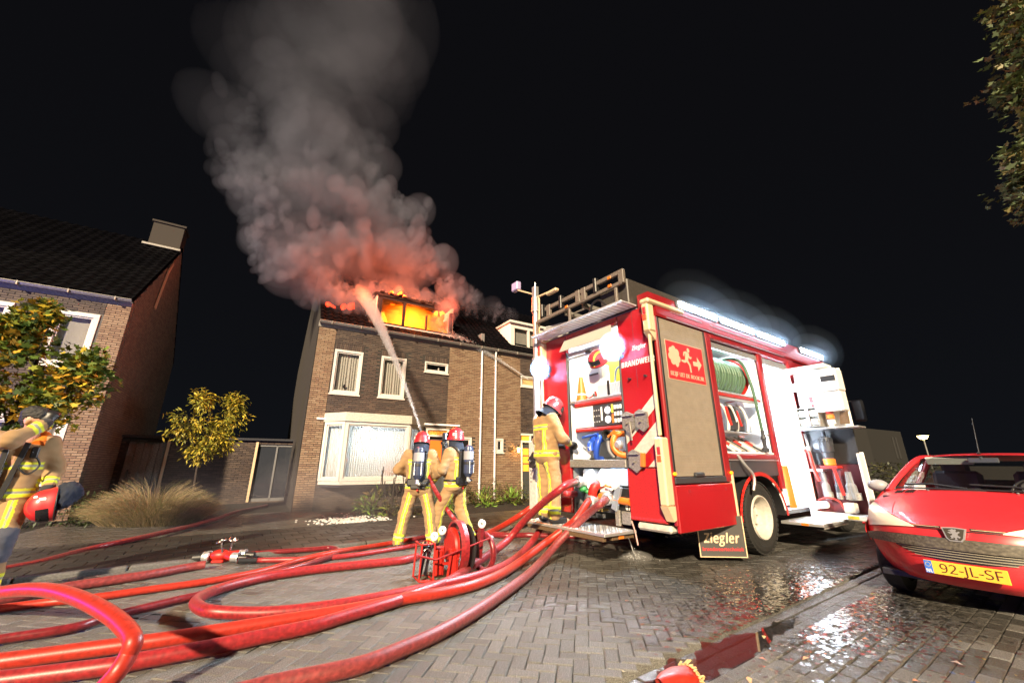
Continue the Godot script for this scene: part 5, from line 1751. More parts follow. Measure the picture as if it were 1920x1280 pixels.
	for q in [[-1.62, 1.04], [-1.38, 0.78], [-1.06, 0.82]]:
		part("hose_outlet", mb().lathe([Vector2(0.05, -0.12), Vector2(0.072, -0.1), Vector2(0.075, -0.02), Vector2(0.085, 0.0), Vector2(0.085, 0.05), Vector2(0.06, 0.07), Vector2(0, 0.07)], Vector3(-0.05, q[1], q[0]), Basis(Vector3.UP, Vector3.LEFT, Vector3.BACK)), M.alu, lb)
	# fold-down step with chequer plate
	var st := part("rear_step", mb().bx(Vector3(-0.6, 0.41, -2.4), Vector3(0.03, 0.45, -0.66), 0.006), M.alu, t)
	var ck := mb()
	for i in 10:
		for k in 30:
			var a := 0.7 if (i + k) % 2 else -0.7
			ck.box(Vector3(-0.57 + i * 0.06, 0.4515, -2.36 + k * 0.058), Vector3(0.036, 0.003, 0.01), 0.001, Basis(UPV, a))
	part("chequer_studs", ck, M.alu, st)
	part("step_frame", mb().bx(Vector3(-0.59, 0.35, -2.3), Vector3(-0.53, 0.405, -0.7)).bx(Vector3(-0.42, 0.35, -0.76), Vector3(0.02, 0.405, -0.7)), M.wood, st)
	part("step_reflector", mb().bx(Vector3(-0.3, 0.36, -0.698), Vector3(-0.2, 0.4, -0.69), 0.002), M.orange, st)
	part("hanging_strap", mb().tube(curve_pts([Vector3(-0.06, 0.57, -0.66), Vector3(-0.08, 0.45, -0.6), Vector3(-0.14, 0.3, -0.52)]), 0.011, -1, 6), std(lin(0.42, 0.25, 0.22), 0.6), t)
	for z in [-0.655, -0.38]:
		part("panel_seam", mb().bx(Vector3(-0.0215, 3.2 if z < -0.5 else 2.36, z - 0.003), Vector3(-0.0195, 3.53, z + 0.003), 0.001), M.black, t)
	for k in 9:
		part("rivet", mb().ball(Vector3(-0.021, 1.4 + k * 0.2, -0.125), Vector3(0.003, 0.006, 0.006), Basis(), 6, 4), M.darkred, t)


const W0 := -2.5


func roof_of_truck(t: Node3D) -> void:
	part("overhang_plate", mb().bx(Vector3(-0.36, 3.585, -2.45), Vector3(0.0, 3.61, -0.28)), std(lin(0.5, 0.5, 0.52), 0.4, 0.3), t)
	var rb := mb()
	for k in 24:
		rb.bx(Vector3(-0.34, 3.578, -2.42 + k * 0.09), Vector3(-0.02, 3.584, -2.37 + k * 0.09), 0.002)
	part("plate_ribs", rb, M.white, t)
	part("roof_box", mb().bx(Vector3(-0.1, 3.62, -0.9), Vector3(5.2, 4.06, -0.34), 0.015), grain(std(lin(0.07, 0.062, 0.055), 0.5), 2.0, 71, 0.3), t)
	var A := -0.18
	var f := mb()
	f.bar(Vector3(A, 4.12, -2.2), Vector3(A, 4.15, -0.36), 0.05, 0.07).bar(Vector3(A, 3.93, -2.48), Vector3(A, 3.97, -0.36), 0.05, 0.06)
	for z in [-0.37, -1.18, -1.32, -2.1]:
		f.bx(Vector3(A - 0.03, 3.95, z - 0.05), Vector3(A + 0.03, 4.18, z + 0.05), 0.006)
	for z in [-0.5, -1.55, -2.47]:
		f.bx(Vector3(A - 0.02, 3.6, z - 0.025), Vector3(A + 0.02, 3.93, z + 0.025), 0.006)
	part("ladder_gantry", f, grain(std(lin(0.2, 0.17, 0.145), 0.5), 3.0, 72, 0.3), t)
	var cl := mb()
	for z in [-0.9, -1.75, -2.28]:
		part("black_clamp", mb().bx(Vector3(A - 0.05, 3.98, z - 0.035), Vector3(A + 0.05, 4.24, z + 0.035), 0.012), M.black, t)
	cl.tube(curve_pts([Vector3(A, 3.66, -1.1), Vector3(A, 3.82, -1.0), Vector3(A, 3.84, -0.85), Vector3(A, 3.7, -0.72), Vector3(A, 3.66, -0.7)]), 0.02, -1, 7)
	part("bent_cable", cl, M.black, t)
	for q in [[4.1, -0.62], [3.96, -0.62], [3.94, -1.62]]:
		part("orange_reflector", mb().bx(Vector3(A - 0.045, q[0], q[1]), Vector3(A - 0.03, q[0] + 0.045, q[1] + 0.07), 0.003), M.orange, t)
	part("spare_pipe", mb().cyl(Vector3(-0.1, 3.8, -2.3), Vector3(0.1, 3.84, -1.95), 0.02).cyl(Vector3(-0.15, 3.74, -2.3), Vector3(0.05, 3.78, -1.95), 0.02), M.alu, t)
	# upper ladders lying along the roof
	var ld := mb()
	for z in [-1.4, -1.85]:
		ld.bar(Vector3(0.0, 3.98, z), Vector3(5.0, 3.98, z), 0.06, 0.08)
	for k in 17:
		ld.cyl(Vector3(0.15 + k * 0.3, 3.98, -1.38), Vector3(0.15 + k * 0.3, 3.98, -1.87), 0.016)
	part("roof_ladder", ld, M.alu_dull, t)
	# telescopic lamp mast at the rear left corner
	var mm := mb()
	var X := -0.12
	var Z := -2.58
	mm.cyl(Vector3(X, 0.55, Z), Vector3(X, 2.9, Z), 0.075).cyl(Vector3(X, 2.92, Z), Vector3(X, 4.25, Z), 0.06).cyl(Vector3(X, 4.2, Z), Vector3(X, 4.52, Z), 0.085, 0.07)
	for y in [2.9, 3.2]:
		mm.cyl(Vector3(X, y, Z), Vector3(X, y + 0.05, Z), 0.088)
	var ms := part("light_mast", mm, M.alu, t)
	part("mast_bracket", mb().bx(Vector3(X - 0.05, 4.5, Z - 0.05), Vector3(X + 0.05, 4.75, Z + 0.05)).cyl(Vector3(X, 4.75, Z), Vector3(X, 4.85, Z), 0.015), M.alu, ms)
	for s in [-1, 1]:
		var o := Vector3(X, 4.62 if s < 0 else 4.5, Z + s * 0.08)
		var e := o + (Vector3(0, 0.3, -0.55) if s < 0 else Vector3(0.0, -0.02, 0.32))
		part("mast_arm", mb().bar(o, e, 0.04, 0.03), M.cream, ms)
		if s < 0:
			part("mast_floodlight", mb().box(e + Vector3(0, 0.08, -0.03), Vector3(0.12, 0.2, 0.22), 0.02), std(lin(0.4, 0.34, 0.6), 0.4), ms)
		else:
			part("mast_floodlight", mb().box(e + Vector3(0, -0.03, 0.12), Vector3(0.1, 0.07, 0.3), 0.02), M.cream, ms)
	part("mast_cable", mb().tube(curve_pts([Vector3(X, 4.5, Z + 0.1), Vector3(X, 4.3, Z + 0.12), Vector3(X, 3.6, Z + 0.085)]), 0.018), M.cream, ms)
	part("mast_cover", mb().bx(Vector3(X - 0.14, 0.56, Z - 0.1), Vector3(X - 0.08, 1.7, Z + 0.1), 0.01), M.offwhite, ms)
	for k in 5:
		part("cover_hole", mb().bx(Vector3(X - 0.144, 1.0 + k * 0.06, Z - 0.05), Vector3(X - 0.141, 1.03 + k * 0.06, Z - 0.03), 0.001), M.black, ms)


# ------------------------------------------------------------------ red car
var car_rows := []


func car_at(r: float, s: float, off := 0.0) -> Vector3:
	var i := clampi(int(floor(r)), 0, car_rows.size() - 2)
	var f := r - i
	var p0: Array = car_rows[maxi(i - 1, 0)]
	var p1: Array = car_rows[i]
	var p2: Array = car_rows[i + 1]
	var p3: Array = car_rows[mini(i + 2, car_rows.size() - 1)]
	var q := []
	for k in 5:
		q.append(cubic_interpolate(p1[k], p2[k], p0[k], p3[k], f))
	var a := absf(s)
	var p := Vector3(q[0] + q[3] * pow(a, 2.6), q[1] - q[4] * pow(a, 3.0), q[2] * s)
	if off != 0.0:
		var e := 0.02
		var du := car_at(r + e, s) - car_at(r - e, s)
		var dv := car_at(r, s + e) - car_at(r, s - e)
		var n := dv.cross(du).normalized()
		if n.x > 0.0 and n.y < 0.3:
			n = -n
		if n.y < -0.2:
			n = -n
		p += n * off
	return p


func car_patch(r0: float, r1: float, s0: float, s1: float, nr: int, ns: int, off: float, edge = null) -> MB:
	var rows := []
	for i in nr + 1:
		var row := []
		for k in ns + 1:
			var s := lerpf(s0, s1, float(k) / ns)
			var a := r0
			var b := r1
			if edge != null:
				var ab: Vector2 = edge.call(s)
				a = ab.x
				b = ab.y
			row.append(car_at(lerpf(a, b, float(i) / nr), s, off))
		rows.append(row)
	var m := mb().skin(rows)
	return m


func build_car() -> void:
	var c := thing("parked_car", "red hatchback with grey bumper strip parked at the right beside the fire engine", "car", CA)
	# rows: x on the centre line, height, half width, set-back at the edge, drop at the edge
	car_rows = [
		[0.14, 0.23, 0.66, 0.36, 0.0], [0.03, 0.31, 0.71, 0.42, -0.04], [0.0, 0.44, 0.75, 0.46, -0.02], [0.01, 0.55, 0.77, 0.46, 0.03],
		[0.02, 0.645, 0.785, 0.46, 0.06], [0.05, 0.715, 0.79, 0.46, 0.05], [0.085, 0.76, 0.79, 0.46, 0.03], [0.2, 0.825, 0.795, 0.44, 0.0],
		[0.47, 0.91, 0.80, 0.36, 0.035], [0.77, 0.985, 0.79, 0.28, 0.05], [1.0, 1.03, 0.77, 0.25, 0.045]]
	part("front_bumper", car_patch(0.0, 5.02, -1, 1, 18, 40, 0.0), M.car_red, c)
	part("bonnet", car_patch(5.04, 10.0, -1, 1, 26, 44, 0.0), M.car_red, c)
	for s in [-1.0, 1.0]:
		var rows := []
		for i in 40:
			var x := lerpf(0.45, 3.65, i / 39.0)
			var top := car_at(clampf(lerpf(5.5, 10.0, (x - 0.45) / 0.8), 5.5, 10.0), 1.0).y if x < 1.25 else lerpf(0.985, 1.02, (x - 1.25) / 2.4)
			var arch := 0.24
			for w in [0.72, 3.16]:
				var d: float = absf(x - w)
				if d < 0.34:
					arch = maxf(arch, 0.29 + sqrt(0.34 * 0.34 - d * d))
			var row := []
			for k in 9:
				var f := k / 8.0
				var bulge := 0.035 * sin(PI * f) + 0.01
				var taper := smoothstep(0.44, 0.9, x) * 0.03 - smoothstep(3.2, 3.65, x) * 0.06
				row.append(Vector3(x, lerpf(arch, top, f), s * (0.77 + bulge + taper)))
			rows.append(row)
		part("side_panel", mb().skin(rows), M.car_red, c)
	# cabin
	var screen := []
	for i in 9:
		var f := i / 8.0
		var row := []
		for k in 25:
			var s := lerpf(-1, 1, k / 24.0)
			var a := absf(s)
			row.append(Vector3(lerpf(1.02, 1.78, f) + lerpf(0.25, 0.14, f) * pow(a, 2.6) , lerpf(1.03, 1.405, f) + 0.02 * sin(PI * f) - lerpf(0.04, 0.035, f) * pow(a, 3), s * lerpf(0.70, 0.545, f)))
		screen.append(row)
	part("windscreen", mb().skin(screen), M.glass, c)
	var roof := []
	for i in 13:
		var f := i / 12.0
		var row := []
		for k in 21:
			var s := lerpf(-1, 1, k / 20.0)
			var a := absf(s)
			row.append(Vector3(lerpf(1.78, 3.3, f) + 0.14 * pow(a, 2.6) * (1 - f), 1.405 + 0.035 * sin(PI * minf(f * 1.5, 1.0)) - 0.06 * f * f - 0.035 * pow(a, 3) - (0.03 * smoothstep(0.9, 1.0, a)), s * lerpf(0.555, 0.58, sin(PI * f))))
		roof.append(row)
	part("roof", mb().skin(roof), M.car_red, c)
	part("roof_edge", mb().skin([roof[0], screen[8]]), M.black, c)
	var pil := mb()
	for s in [-1.0, 1.0]:
		pil.tube(curve_pts([Vector3(1.24, 0.985, 0.755 * s), Vector3(1.5, 1.16, 0.68 * s), Vector3(1.9, 1.355, 0.58 * s), Vector3(2.5, 1.39, 0.575 * s), Vector3(3.1, 1.34, 0.57 * s), Vector3(3.5, 1.02, 0.66 * s)], 5), 0.032, -1, 10)
		pil.tube([Vector3(2.35, 1.0, 0.75 * s), Vector3(2.5, 1.37, 0.59 * s)], 0.035, -1, 8)
	part("roof_pillar", pil, M.car_red, c)
	for s in [-1.0, 1.0]:
		var sw := mb()
		sw.quad(Vector3(1.3, 1.0, 0.765 * s), Vector3(2.4, 1.01, 0.77 * s), Vector3(2.48, 1.36, 0.6 * s), Vector3(1.85, 1.345, 0.6 * s))
		sw.quad(Vector3(2.44, 1.01, 0.77 * s), Vector3(3.42, 1.03, 0.7 * s), Vector3(3.08, 1.33, 0.6 * s), Vector3(2.52, 1.36, 0.6 * s))
		part("side_window", sw, M.glass, c)
	part("hatch", mb().quad(Vector3(3.3, 1.34, -0.55), Vector3(3.6, 1.0, -0.66), Vector3(3.6, 1.0, 0.66), Vector3(3.3, 1.34, 0.55)), M.glass, c)
	part("tailgate", mb().bx(Vector3(3.58, 0.3, -0.74), Vector3(3.72, 1.0, 0.74), 0.05), M.car_red, c)
	part("floor_pan", mb().bx(Vector3(0.3, 0.2, -0.7), Vector3(3.6, 0.26, 0.7)).bx(Vector3(0.9, 0.3, -0.72), Vector3(1.0, 0.95, 0.72)), M.black, c)
	# inside
	var it := mb().bx(Vector3(1.12, 0.8, -0.66), Vector3(1.5, 0.985, 0.66), 0.05)
	part("dashboard", it, M.dark, c)
	for z in [-0.36, 0.36]:
		part("front_seat", mb().box(Vector3(2.15, 0.6, z), Vector3(0.5, 0.16, 0.48), 0.05).box(Vector3(2.42, 0.92, z), Vector3(0.14, 0.6, 0.46), 0.05, Basis(Vector3.BACK, -0.2)).box(Vector3(2.5, 1.25, z), Vector3(0.1, 0.16, 0.26), 0.04), std(lin(0.07, 0.075, 0.085), 0.8), c)
	part("rear_seat", mb().box(Vector3(3.15, 0.85, 0), Vector3(0.16, 0.5, 1.2), 0.05), std(lin(0.05, 0.055, 0.065), 0.85), c)
	var stw := mb()
	var ring := []
	for i in 25:
		var a := TAU * i / 24
		ring.append(Vector3(1.72 + sin(a) * 0.07, 0.98 + sin(a) * 0.16, 0.36 + cos(a) * 0.18))
	stw.tube(ring, 0.015, -1, 8).cyl(Vector3(1.72, 0.98, 0.36), Vector3(1.45, 0.88, 0.36), 0.03)
	part("steering_wheel", stw, M.black, c)
	part("sun_visor", mb().box(Vector3(1.86, 1.345, -0.27), Vector3(0.03, 0.1, 0.42), 0.015, Basis(Vector3.BACK, 0.5)), std(lin(0.34, 0.4, 0.38), 0.8), c)
	part("rear_view_mirror", mb().box(Vector3(1.8, 1.345, 0.03), Vector3(0.03, 0.06, 0.25), 0.012).cyl(Vector3(1.79, 1.39, 0.02), Vector3(1.8, 1.35, 0.02), 0.015), std(lin(0.2, 0.23, 0.27), 0.3, 0.6), c)
	part("parking_card", mb().box(Vector3(1.42, 1.02, -0.5), Vector3(0.02, 0.12, 0.1), 0.004, Basis(Vector3.BACK, -0.5)), M.white, c)
	# lights
	for s in [-1.0, 1.0]:
		var lo := 0.36
		var e := func(v: float) -> Vector2:
			var f := clampf((absf(v) - lo) / (0.985 - lo), 0.0, 1.0)
			return Vector2(5.02 - 0.28 * f, 5.12 + 2.75 * pow(f, 0.75))
		part("headlight", car_patch(5, 6, lo * s, 0.985 * s, 8, 14, 0.008, e), std(lin(0.90, 0.80, 0.60), 0.12), c)
		part("headlight_seal", car_patch(5, 6, (lo - 0.02) * s, 0.995 * s, 6, 14, 0.004, func(v: float) -> Vector2:
			var f := clampf((absf(v) - lo + 0.02) / (0.985 - lo), 0.0, 1.0)
			return Vector2(4.93 - 0.28 * f, 5.2 + 2.8 * pow(f, 0.75))), M.darkred, c)
	# bumper strip, grilles
	var strip := car_patch(3.02, 3.98, -1, 1, 6, 40, 0.028)
	var sm: StandardMaterial3D = grain(std(lin(0.19, 0.17, 0.13), 0.5), 3.0, 81, 0.55)
	var bs := part("bumper_strip", strip, sm, c)
	part("strip_edge", car_patch(2.98, 3.04, -1, 1, 2, 40, 0.012), M.black, bs)
	part("strip_edge", car_patch(3.96, 4.03, -1, 1, 2, 40, 0.014), M.black, bs)
	var gr := part("lower_grille", car_patch(2.1, 2.98, -0.62, 0.62, 5, 24, 0.004, func(v: float) -> Vector2: return Vector2(2.12 + 0.75 * pow(absf(v) / 0.62, 3.0), 2.98)), M.black, c)
	for k in 4:
		var r := 2.28 + k * 0.19
		var w: float = [0.42, 0.48, 0.54, 0.58][k]
		part("grille_bar", car_patch(r, r + 0.06, -w, w, 2, 22, 0.016), std(lin(0.26, 0.24, 0.18), 0.5), gr)
	for s in [-1.0, 1.0]:
		var ug := part("upper_grille", car_patch(5.15, 5.55, 0.12 * s, 0.42 * s, 3, 12, 0.004, func(v: float) -> Vector2: return Vector2(5.12, 5.62 - 0.45 * pow(clampf((absf(v) - 0.12) / 0.3, 0.0, 1.0), 2.0))), M.black, c)
		part("grille_bar", car_patch(5.3, 5.38, 0.13 * s, 0.38 * s, 1, 12, 0.01), M.cream, ug)
	part("bonnet_gap", car_patch(4.9, 5.06, -0.62, 0.62, 2, 30, 0.003), M.black, c)
	# badge
	var bx := Transform3D(Basis(Vector3.BACK, Vector3(0.28, 0.96, 0).normalized(), Vector3.BACK.cross(Vector3(0.28, 0.96, 0)).normalized()), Vector3(0.012, 0.685, 0))
	var sh := func(k: float) -> PackedVector2Array: return PackedVector2Array([Vector2(-0.082 * k, 0.055 * k), Vector2(-0.06 * k, -0.035 * k), Vector2(-0.04 * k, -0.06 * k), Vector2(0.04 * k, -0.06 * k), Vector2(0.06 * k, -0.035 * k), Vector2(0.082 * k, 0.055 * k), Vector2(0, 0.062 * k)])
	var badge := part("badge", mb().prism(sh.call(1.0), 0.016, bx), M.alu, c)
	part("badge_field", mb().prism(sh.call(0.84), 0.019, bx), std(lin(0.05, 0.045, 0.035), 0.4), badge)
	var lion := [[-16, 30], [-6, 36], [2, 32], [10, 36], [14, 28], [8, 22], [14, 14], [26, 22], [32, 16], [20, 6], [16, 0], [20, -10], [30, -14], [24, -26], [14, -20], [8, -26], [14, -38], [-2, -38], [2, -28], [-6, -18], [-8, -28], [-24, -32], [-18, -24], [-22, -14], [-12, -6], [-10, 4], [-22, 2], [-34, 10], [-24, 14], [-14, 12], [-20, 20], [-30, 22], [-22, 28]]
	var lp := PackedVector2Array()
	for q in lion:
		lp.append(Vector2(q[0], q[1]) * 0.00125)
	part("badge_figure", mb().prism(lp, 0.023, bx), M.alu, badge)
	# plate
	var px := Transform3D(Basis(Vector3.BACK, UPV, Vector3.LEFT), Vector3(-0.018, 0.39, 0.0))
	var pl := part("number_plate", mb().bx(Vector3(-0.03, 0.335, -0.26), Vector3(-0.018, 0.445, 0.26), 0.003), std(lin(0.80, 0.47, 0.05), 0.4), c)
	part("plate_band", mb().bx(Vector3(-0.0315, 0.337, -0.258), Vector3(-0.0295, 0.443, -0.205), 0.001), std(lin(0.04, 0.16, 0.62), 0.4), pl)
	px.origin = Vector3(-0.0302, 0.392, 0.035)
	text_part("lettering", "92-JL-SF", 0.074, std(lin(0.09, 0.025, 0.01), 0.5), pl, px, 0.0, false, 1.08)
	px.origin = Vector3(-0.0317, 0.358, -0.232)
	text_part("lettering", "NL", 0.028, M.white, pl, px, 0.0, true, 0.9)
	var st := mb()
	for k in 12:
		st.box(Vector3(-0.032, 0.41 + cos(TAU * k / 12) * 0.017, -0.232 + sin(TAU * k / 12) * 0.017), Vector3(0.001, 0.005, 0.005), 0.001)
	part("star_ring", st, M.yellow, pl)
	# bonnet details
	for s in [-0.80, -0.66]:
		var v := mb()
		for k in 5:
			v.bar(car_at(9.3, s + k * 0.022, 0.004), car_at(9.72, s + k * 0.022, 0.004), 0.011, 0.01)
		part("bonnet_vent", v, M.black, c)
	for s in [-0.42, 0.42]:
		part("washer_jet", mb().ball(car_at(9.7, s, 0.006), Vector3(0.012, 0.008, 0.012)), M.grey, c)
	for s in [-1.0, 1.0]:
		var cr := []
		for k in 9:
			cr.append(car_at(6.6 + k * 0.36, s * (0.62 + 0.11 * k / 8.0), -0.006))
		part("bonnet_crease", mb().tube(cr, 0.013, 0.006, 8), M.car_red, c)
	var wi := mb()
	wi.tube([Vector3(1.0, 1.05, -0.02), Vector3(1.09, 1.085, -0.3), Vector3(1.17, 1.075, -0.56)], 0.012, -1, 6).tube([Vector3(1.0, 1.05, 0.55), Vector3(1.04, 1.08, 0.3), Vector3(1.06, 1.09, 0.0)], 0.012, -1, 6)
	wi.bx(Vector3(0.98, 1.035, -0.6), Vector3(1.02, 1.05, 0.6))
	part("wiper", wi, M.black, c)
	for s in [-1.0, 1.0]:
		part("door_mirror", mb().ball(Vector3(1.42, 1.04, 0.9 * s), Vector3(0.09, 0.075, 0.11)).bar(Vector3(1.45, 1.02, 0.74 * s), Vector3(1.44, 1.03, 0.85 * s), 0.05, 0.04), std(lin(0.30, 0.30, 0.32), 0.4), c)
	part("aerial", mb().cyl(Vector3(1.9, 1.43, 0.0), Vector3(2.12, 1.86, 0.0), 0.006, 0.003, 6).box(Vector3(1.89, 1.43, 0), Vector3(0.08, 0.02, 0.03), 0.008), M.black, c)
	for x in [0.72, 3.16]:
		for s in [-1.0, 1.0]:
			var ho := Node3D.new()
			ho.name = "wheel_set" if not c.has_node("wheel_set") else "wheel_set_%03d" % c.get_child_count()
			c.add_child(ho)
			ho.transform = Transform3D(Basis() if s > 0 else Basis(UPV, PI), Vector3(x, 0.29, 0.77 * s))
			var pr := [Vector2(0.19, -0.005), Vector2(0.25, 0.006), Vector2(0.28, -0.01), Vector2(0.29, -0.03), Vector2(0.29, -0.16), Vector2(0.19, -0.18)]
			part("tyre", mb().lathe(pr, Vector3.ZERO, Basis(Vector3.RIGHT, Vector3.BACK, -UPV), 32), M.rubber, ho)
			part("wheel_cover", mb().lathe([Vector2(0.195, 0.0), Vector2(0.17, 0.012), Vector2(0.05, 0.02), Vector2(0, 0.022)], Vector3.ZERO, Basis(Vector3.RIGHT, Vector3.BACK, -UPV), 24), M.alu_dull, ho)


# ------------------------------------------------------------------ people
const TAN := Color(0.28, 0.175, 0.082)
const LIME := Color(0.60, 0.64, 0.02)
const SILVER := Color(0.24, 0.25, 0.24)


func face_basis(f: Vector3) -> Basis:
	var z := f.normalized()
	return Basis(UPV.cross(z), UPV, z)


func band(v: float, lo: float, hi: float) -> int:
	if v < lo or v > hi:
		return 0
	var f := (v - lo) / (hi - lo)
	return 2 if f > 0.36 and f < 0.64 else 1


func band_col(k: int, base: Color) -> Color:
	return LIME if k == 1 else (SILVER if k == 2 else base)


func along(p: Vector3, a: Vector3, b: Vector3) -> Vector2:
	var d := b - a
	var t := clampf((p - a).dot(d) / d.length_squared(), 0, 1)
	return Vector2(t, (p - a - d * t).length())


func hand(m: MB, wrist: Vector3, dir: Vector3, palm: Vector3, r := 1.0, curl := 0.6) -> void:
	# palm: the way the palm faces; fingers bend towards it
	var d := dir.normalized()
	var n := (palm - d * palm.dot(d)).normalized()
	var s := d.cross(n)
	var bones := [[wrist, wrist + d * 0.085 * r, 0.024 * r, 0.03 * r], [wrist + d * 0.03 + s * 0.018 * r, wrist + d * 0.09 * r + s * 0.025 * r, 0.02 * r, 0.018 * r], [wrist + d * 0.03 - s * 0.018 * r, wrist + d * 0.088 * r - s * 0.025 * r, 0.02 * r, 0.018 * r]]
	var L := [0.07, 0.08, 0.075, 0.058]
	for k in 4:
		var base := wrist + (d * 0.09 + s * (0.034 - k * 0.022)) * r
		var p: Vector3 = base
		var a := 0.15
		for j in 3:
			a += curl * (0.55 if j == 0 else 0.8)
			var q: Vector3 = p + (d * cos(a) + n * sin(a)) * L[k] * r * [0.42, 0.33, 0.25][j]
			bones.append([p, q, (0.0105 - j * 0.001) * r, (0.0098 - j * 0.001) * r])
			p = q
	var tb := wrist + (d * 0.03 + s * 0.03) * r
	var t1 := tb + (d * 0.03 + s * 0.03 + n * 0.012) * r
	bones.append([tb, t1, 0.014 * r, 0.012 * r])
	bones.append([t1, t1 + (d * 0.03 + n * 0.025) * r, 0.0115 * r, 0.0095 * r])
	net(m, bones, 0.005, 110.0, func(_p: Vector3, _n: Vector3) -> Color: return Color.WHITE)


# j: joint name -> Vector3 in the person's own frame (faces +z, left hand at +x)
func person(label: String, xf: Transform3D, over: Dictionary, cell := 0.013, stripes := "back") -> Dictionary:
	var o := thing("person", label, "person", xf)
	var j := {
		"pelvis": Vector3(0, 0.98, 0), "chest": Vector3(0, 1.32, 0.0), "neck": Vector3(0, 1.53, 0.0), "head": Vector3(0, 1.68, 0.02),
		"lhip": Vector3(0.1, 0.93, 0), "rhip": Vector3(-0.1, 0.93, 0), "lknee": Vector3(0.15, 0.52, 0.02), "rknee": Vector3(-0.15, 0.52, 0.02),
		"lank": Vector3(0.2, 0.1, 0), "rank": Vector3(-0.2, 0.1, 0), "lsho": Vector3(0.2, 1.46, 0), "rsho": Vector3(-0.2, 1.46, 0),
		"lelb": Vector3(0.3, 1.2, 0.0), "relb": Vector3(-0.3, 1.2, 0.0), "lwri": Vector3(0.2, 1.06, 0.24), "rwri": Vector3(-0.2, 1.06, 0.24),
		"ltoe": Vector3(0.04, 0, 0.2), "rtoe": Vector3(-0.04, 0, 0.2)}
	for k in over:
		j[k] = over[k]
	# the body itself: one surface from feet to head
	var skin := mb()
	var hd: Vector3 = j.head
	var up: Vector3 = (hd - j.neck).normalized()
	var ff: Vector3 = over.get("look", Vector3(0, 0, 1))
	ff = (ff - up * ff.dot(up)).normalized()
	var bones := [[j.pelvis, j.chest, 0.12, 0.125], [j.chest, j.neck, 0.12, 0.06], [j.neck, hd, 0.055, 0.06]]
	for s in ["l", "r"]:
		bones.append([j[s + "hip"], j[s + "knee"], 0.075, 0.052])
		bones.append([j[s + "knee"], j[s + "ank"], 0.05, 0.038])
		bones.append([j[s + "ank"], j[s + "ank"] + j[s + "toe"] + Vector3(0, -0.06, 0), 0.036, 0.03])
		bones.append([j[s + "sho"], j[s + "elb"], 0.047, 0.038])
		bones.append([j[s + "elb"], j[s + "wri"], 0.036, 0.028])
		bones.append([j.chest + Vector3(0, 0.1, 0), j[s + "sho"], 0.07, 0.05])
	net(skin, bones, 0.022, 45.0, func(_p: Vector3, _n: Vector3) -> Color: return Color.WHITE)
	# a head with a face
	var sd := up.cross(ff)
	var hb := [[hd + up * 0.035 - ff * 0.02, hd + up * 0.04 + ff * 0.035, 0.088, 0.078], [hd - up * 0.04 + ff * 0.05, hd - up * 0.065 + ff * 0.068, 0.056, 0.04], [hd - up * 0.12, hd - up * 0.02, 0.055, 0.06],
		[hd + up * 0.012 + ff * 0.108, hd - up * 0.02 + ff * 0.122, 0.011, 0.014], [hd - up * 0.05 + ff * 0.1 - sd * 0.02, hd - up * 0.05 + ff * 0.1 + sd * 0.02, 0.011, 0.011]]
	for s in [-1.0, 1.0]:
		hb.append([hd + up * 0.025 + sd * 0.084 * s, hd - up * 0.012 + sd * 0.09 * s - ff * 0.008, 0.016, 0.011])
		hb.append([hd + up * 0.03 + ff * 0.095 + sd * 0.02 * s, hd + up * 0.032 + ff * 0.09 + sd * 0.045 * s, 0.013, 0.012])
	net(skin, hb, 0.009, 70.0, func(_p: Vector3, _n: Vector3) -> Color: return Color.WHITE)
	if over.has("bare_hands"):
		for s in over.bare_hands:
			hand(skin, j[s + "wri"], over[s + "dir"], over[s + "palm"])
	part("body", skin, M.skin, o)
	for s in ["l", "r"]:
		if over.has(s + "glove"):
			var gm := mb()
			hand(gm, j[s + "wri"], over[s + "dir"], over[s + "palm"], 1.2, 0.9)
			part("glove", gm, M.black, o)
	# trousers
	var tb := [[j.pelvis + Vector3(0.06, 0.0, 0), j.pelvis + Vector3(-0.06, 0.0, 0), 0.125, 0.125]]
	for s in ["l", "r"]:
		tb.append([j[s + "hip"], j[s + "knee"], 0.122, 0.092])
		tb.append([j[s + "knee"], j[s + "ank"] + Vector3(0, 0.02, 0), 0.09, 0.092])
	var vert := -1.0 if stripes == "back" else 1.0
	var tm := mb()
	var knees: bool = over.has("kneepad")
	net(tm, tb, cell, 42.0, func(p: Vector3, n: Vector3) -> Color:
		var s := "l" if p.x > 0.0 else "r"
		if absf(p.x - j.lank.x) < absf(p.x - j.rank.x):
			s = "l"
		else:
			s = "r"
		var a: Vector2 = along(p, j[s + "hip"], j[s + "knee"])
		var b: Vector2 = along(p, j[s + "knee"], j[s + "ank"])
		if b.y < a.y:
			var k := band(b.x, 0.72, 0.94)
			if k:
				return band_col(k, TAN)
			if knees and b.x < 0.5 and n.z > -0.2:
				return Color(0.06, 0.065, 0.085)
		elif knees and a.x > 0.84 and n.z > -0.2:
			return Color(0.06, 0.065, 0.085)
		var q: Vector3 = j[s + "hip"].lerp(j[s + "knee"], a.x) if a.y <= b.y else j[s + "knee"].lerp(j[s + "ank"], b.x)
		if p.y < j[s + "hip"].y - 0.04 and n.z * vert > 0.1:
			var w := band(p.x - q.x, -0.035, 0.03)
			if w:
				return band_col(w, TAN)
		return TAN, 0.015, 3, 5.0)
	part("trousers", tm, M.cloth, o, true)
	# jacket
	var c: Vector3 = j.chest
	var pv: Vector3 = j.pelvis
	var mid := pv.lerp(c, 0.5)
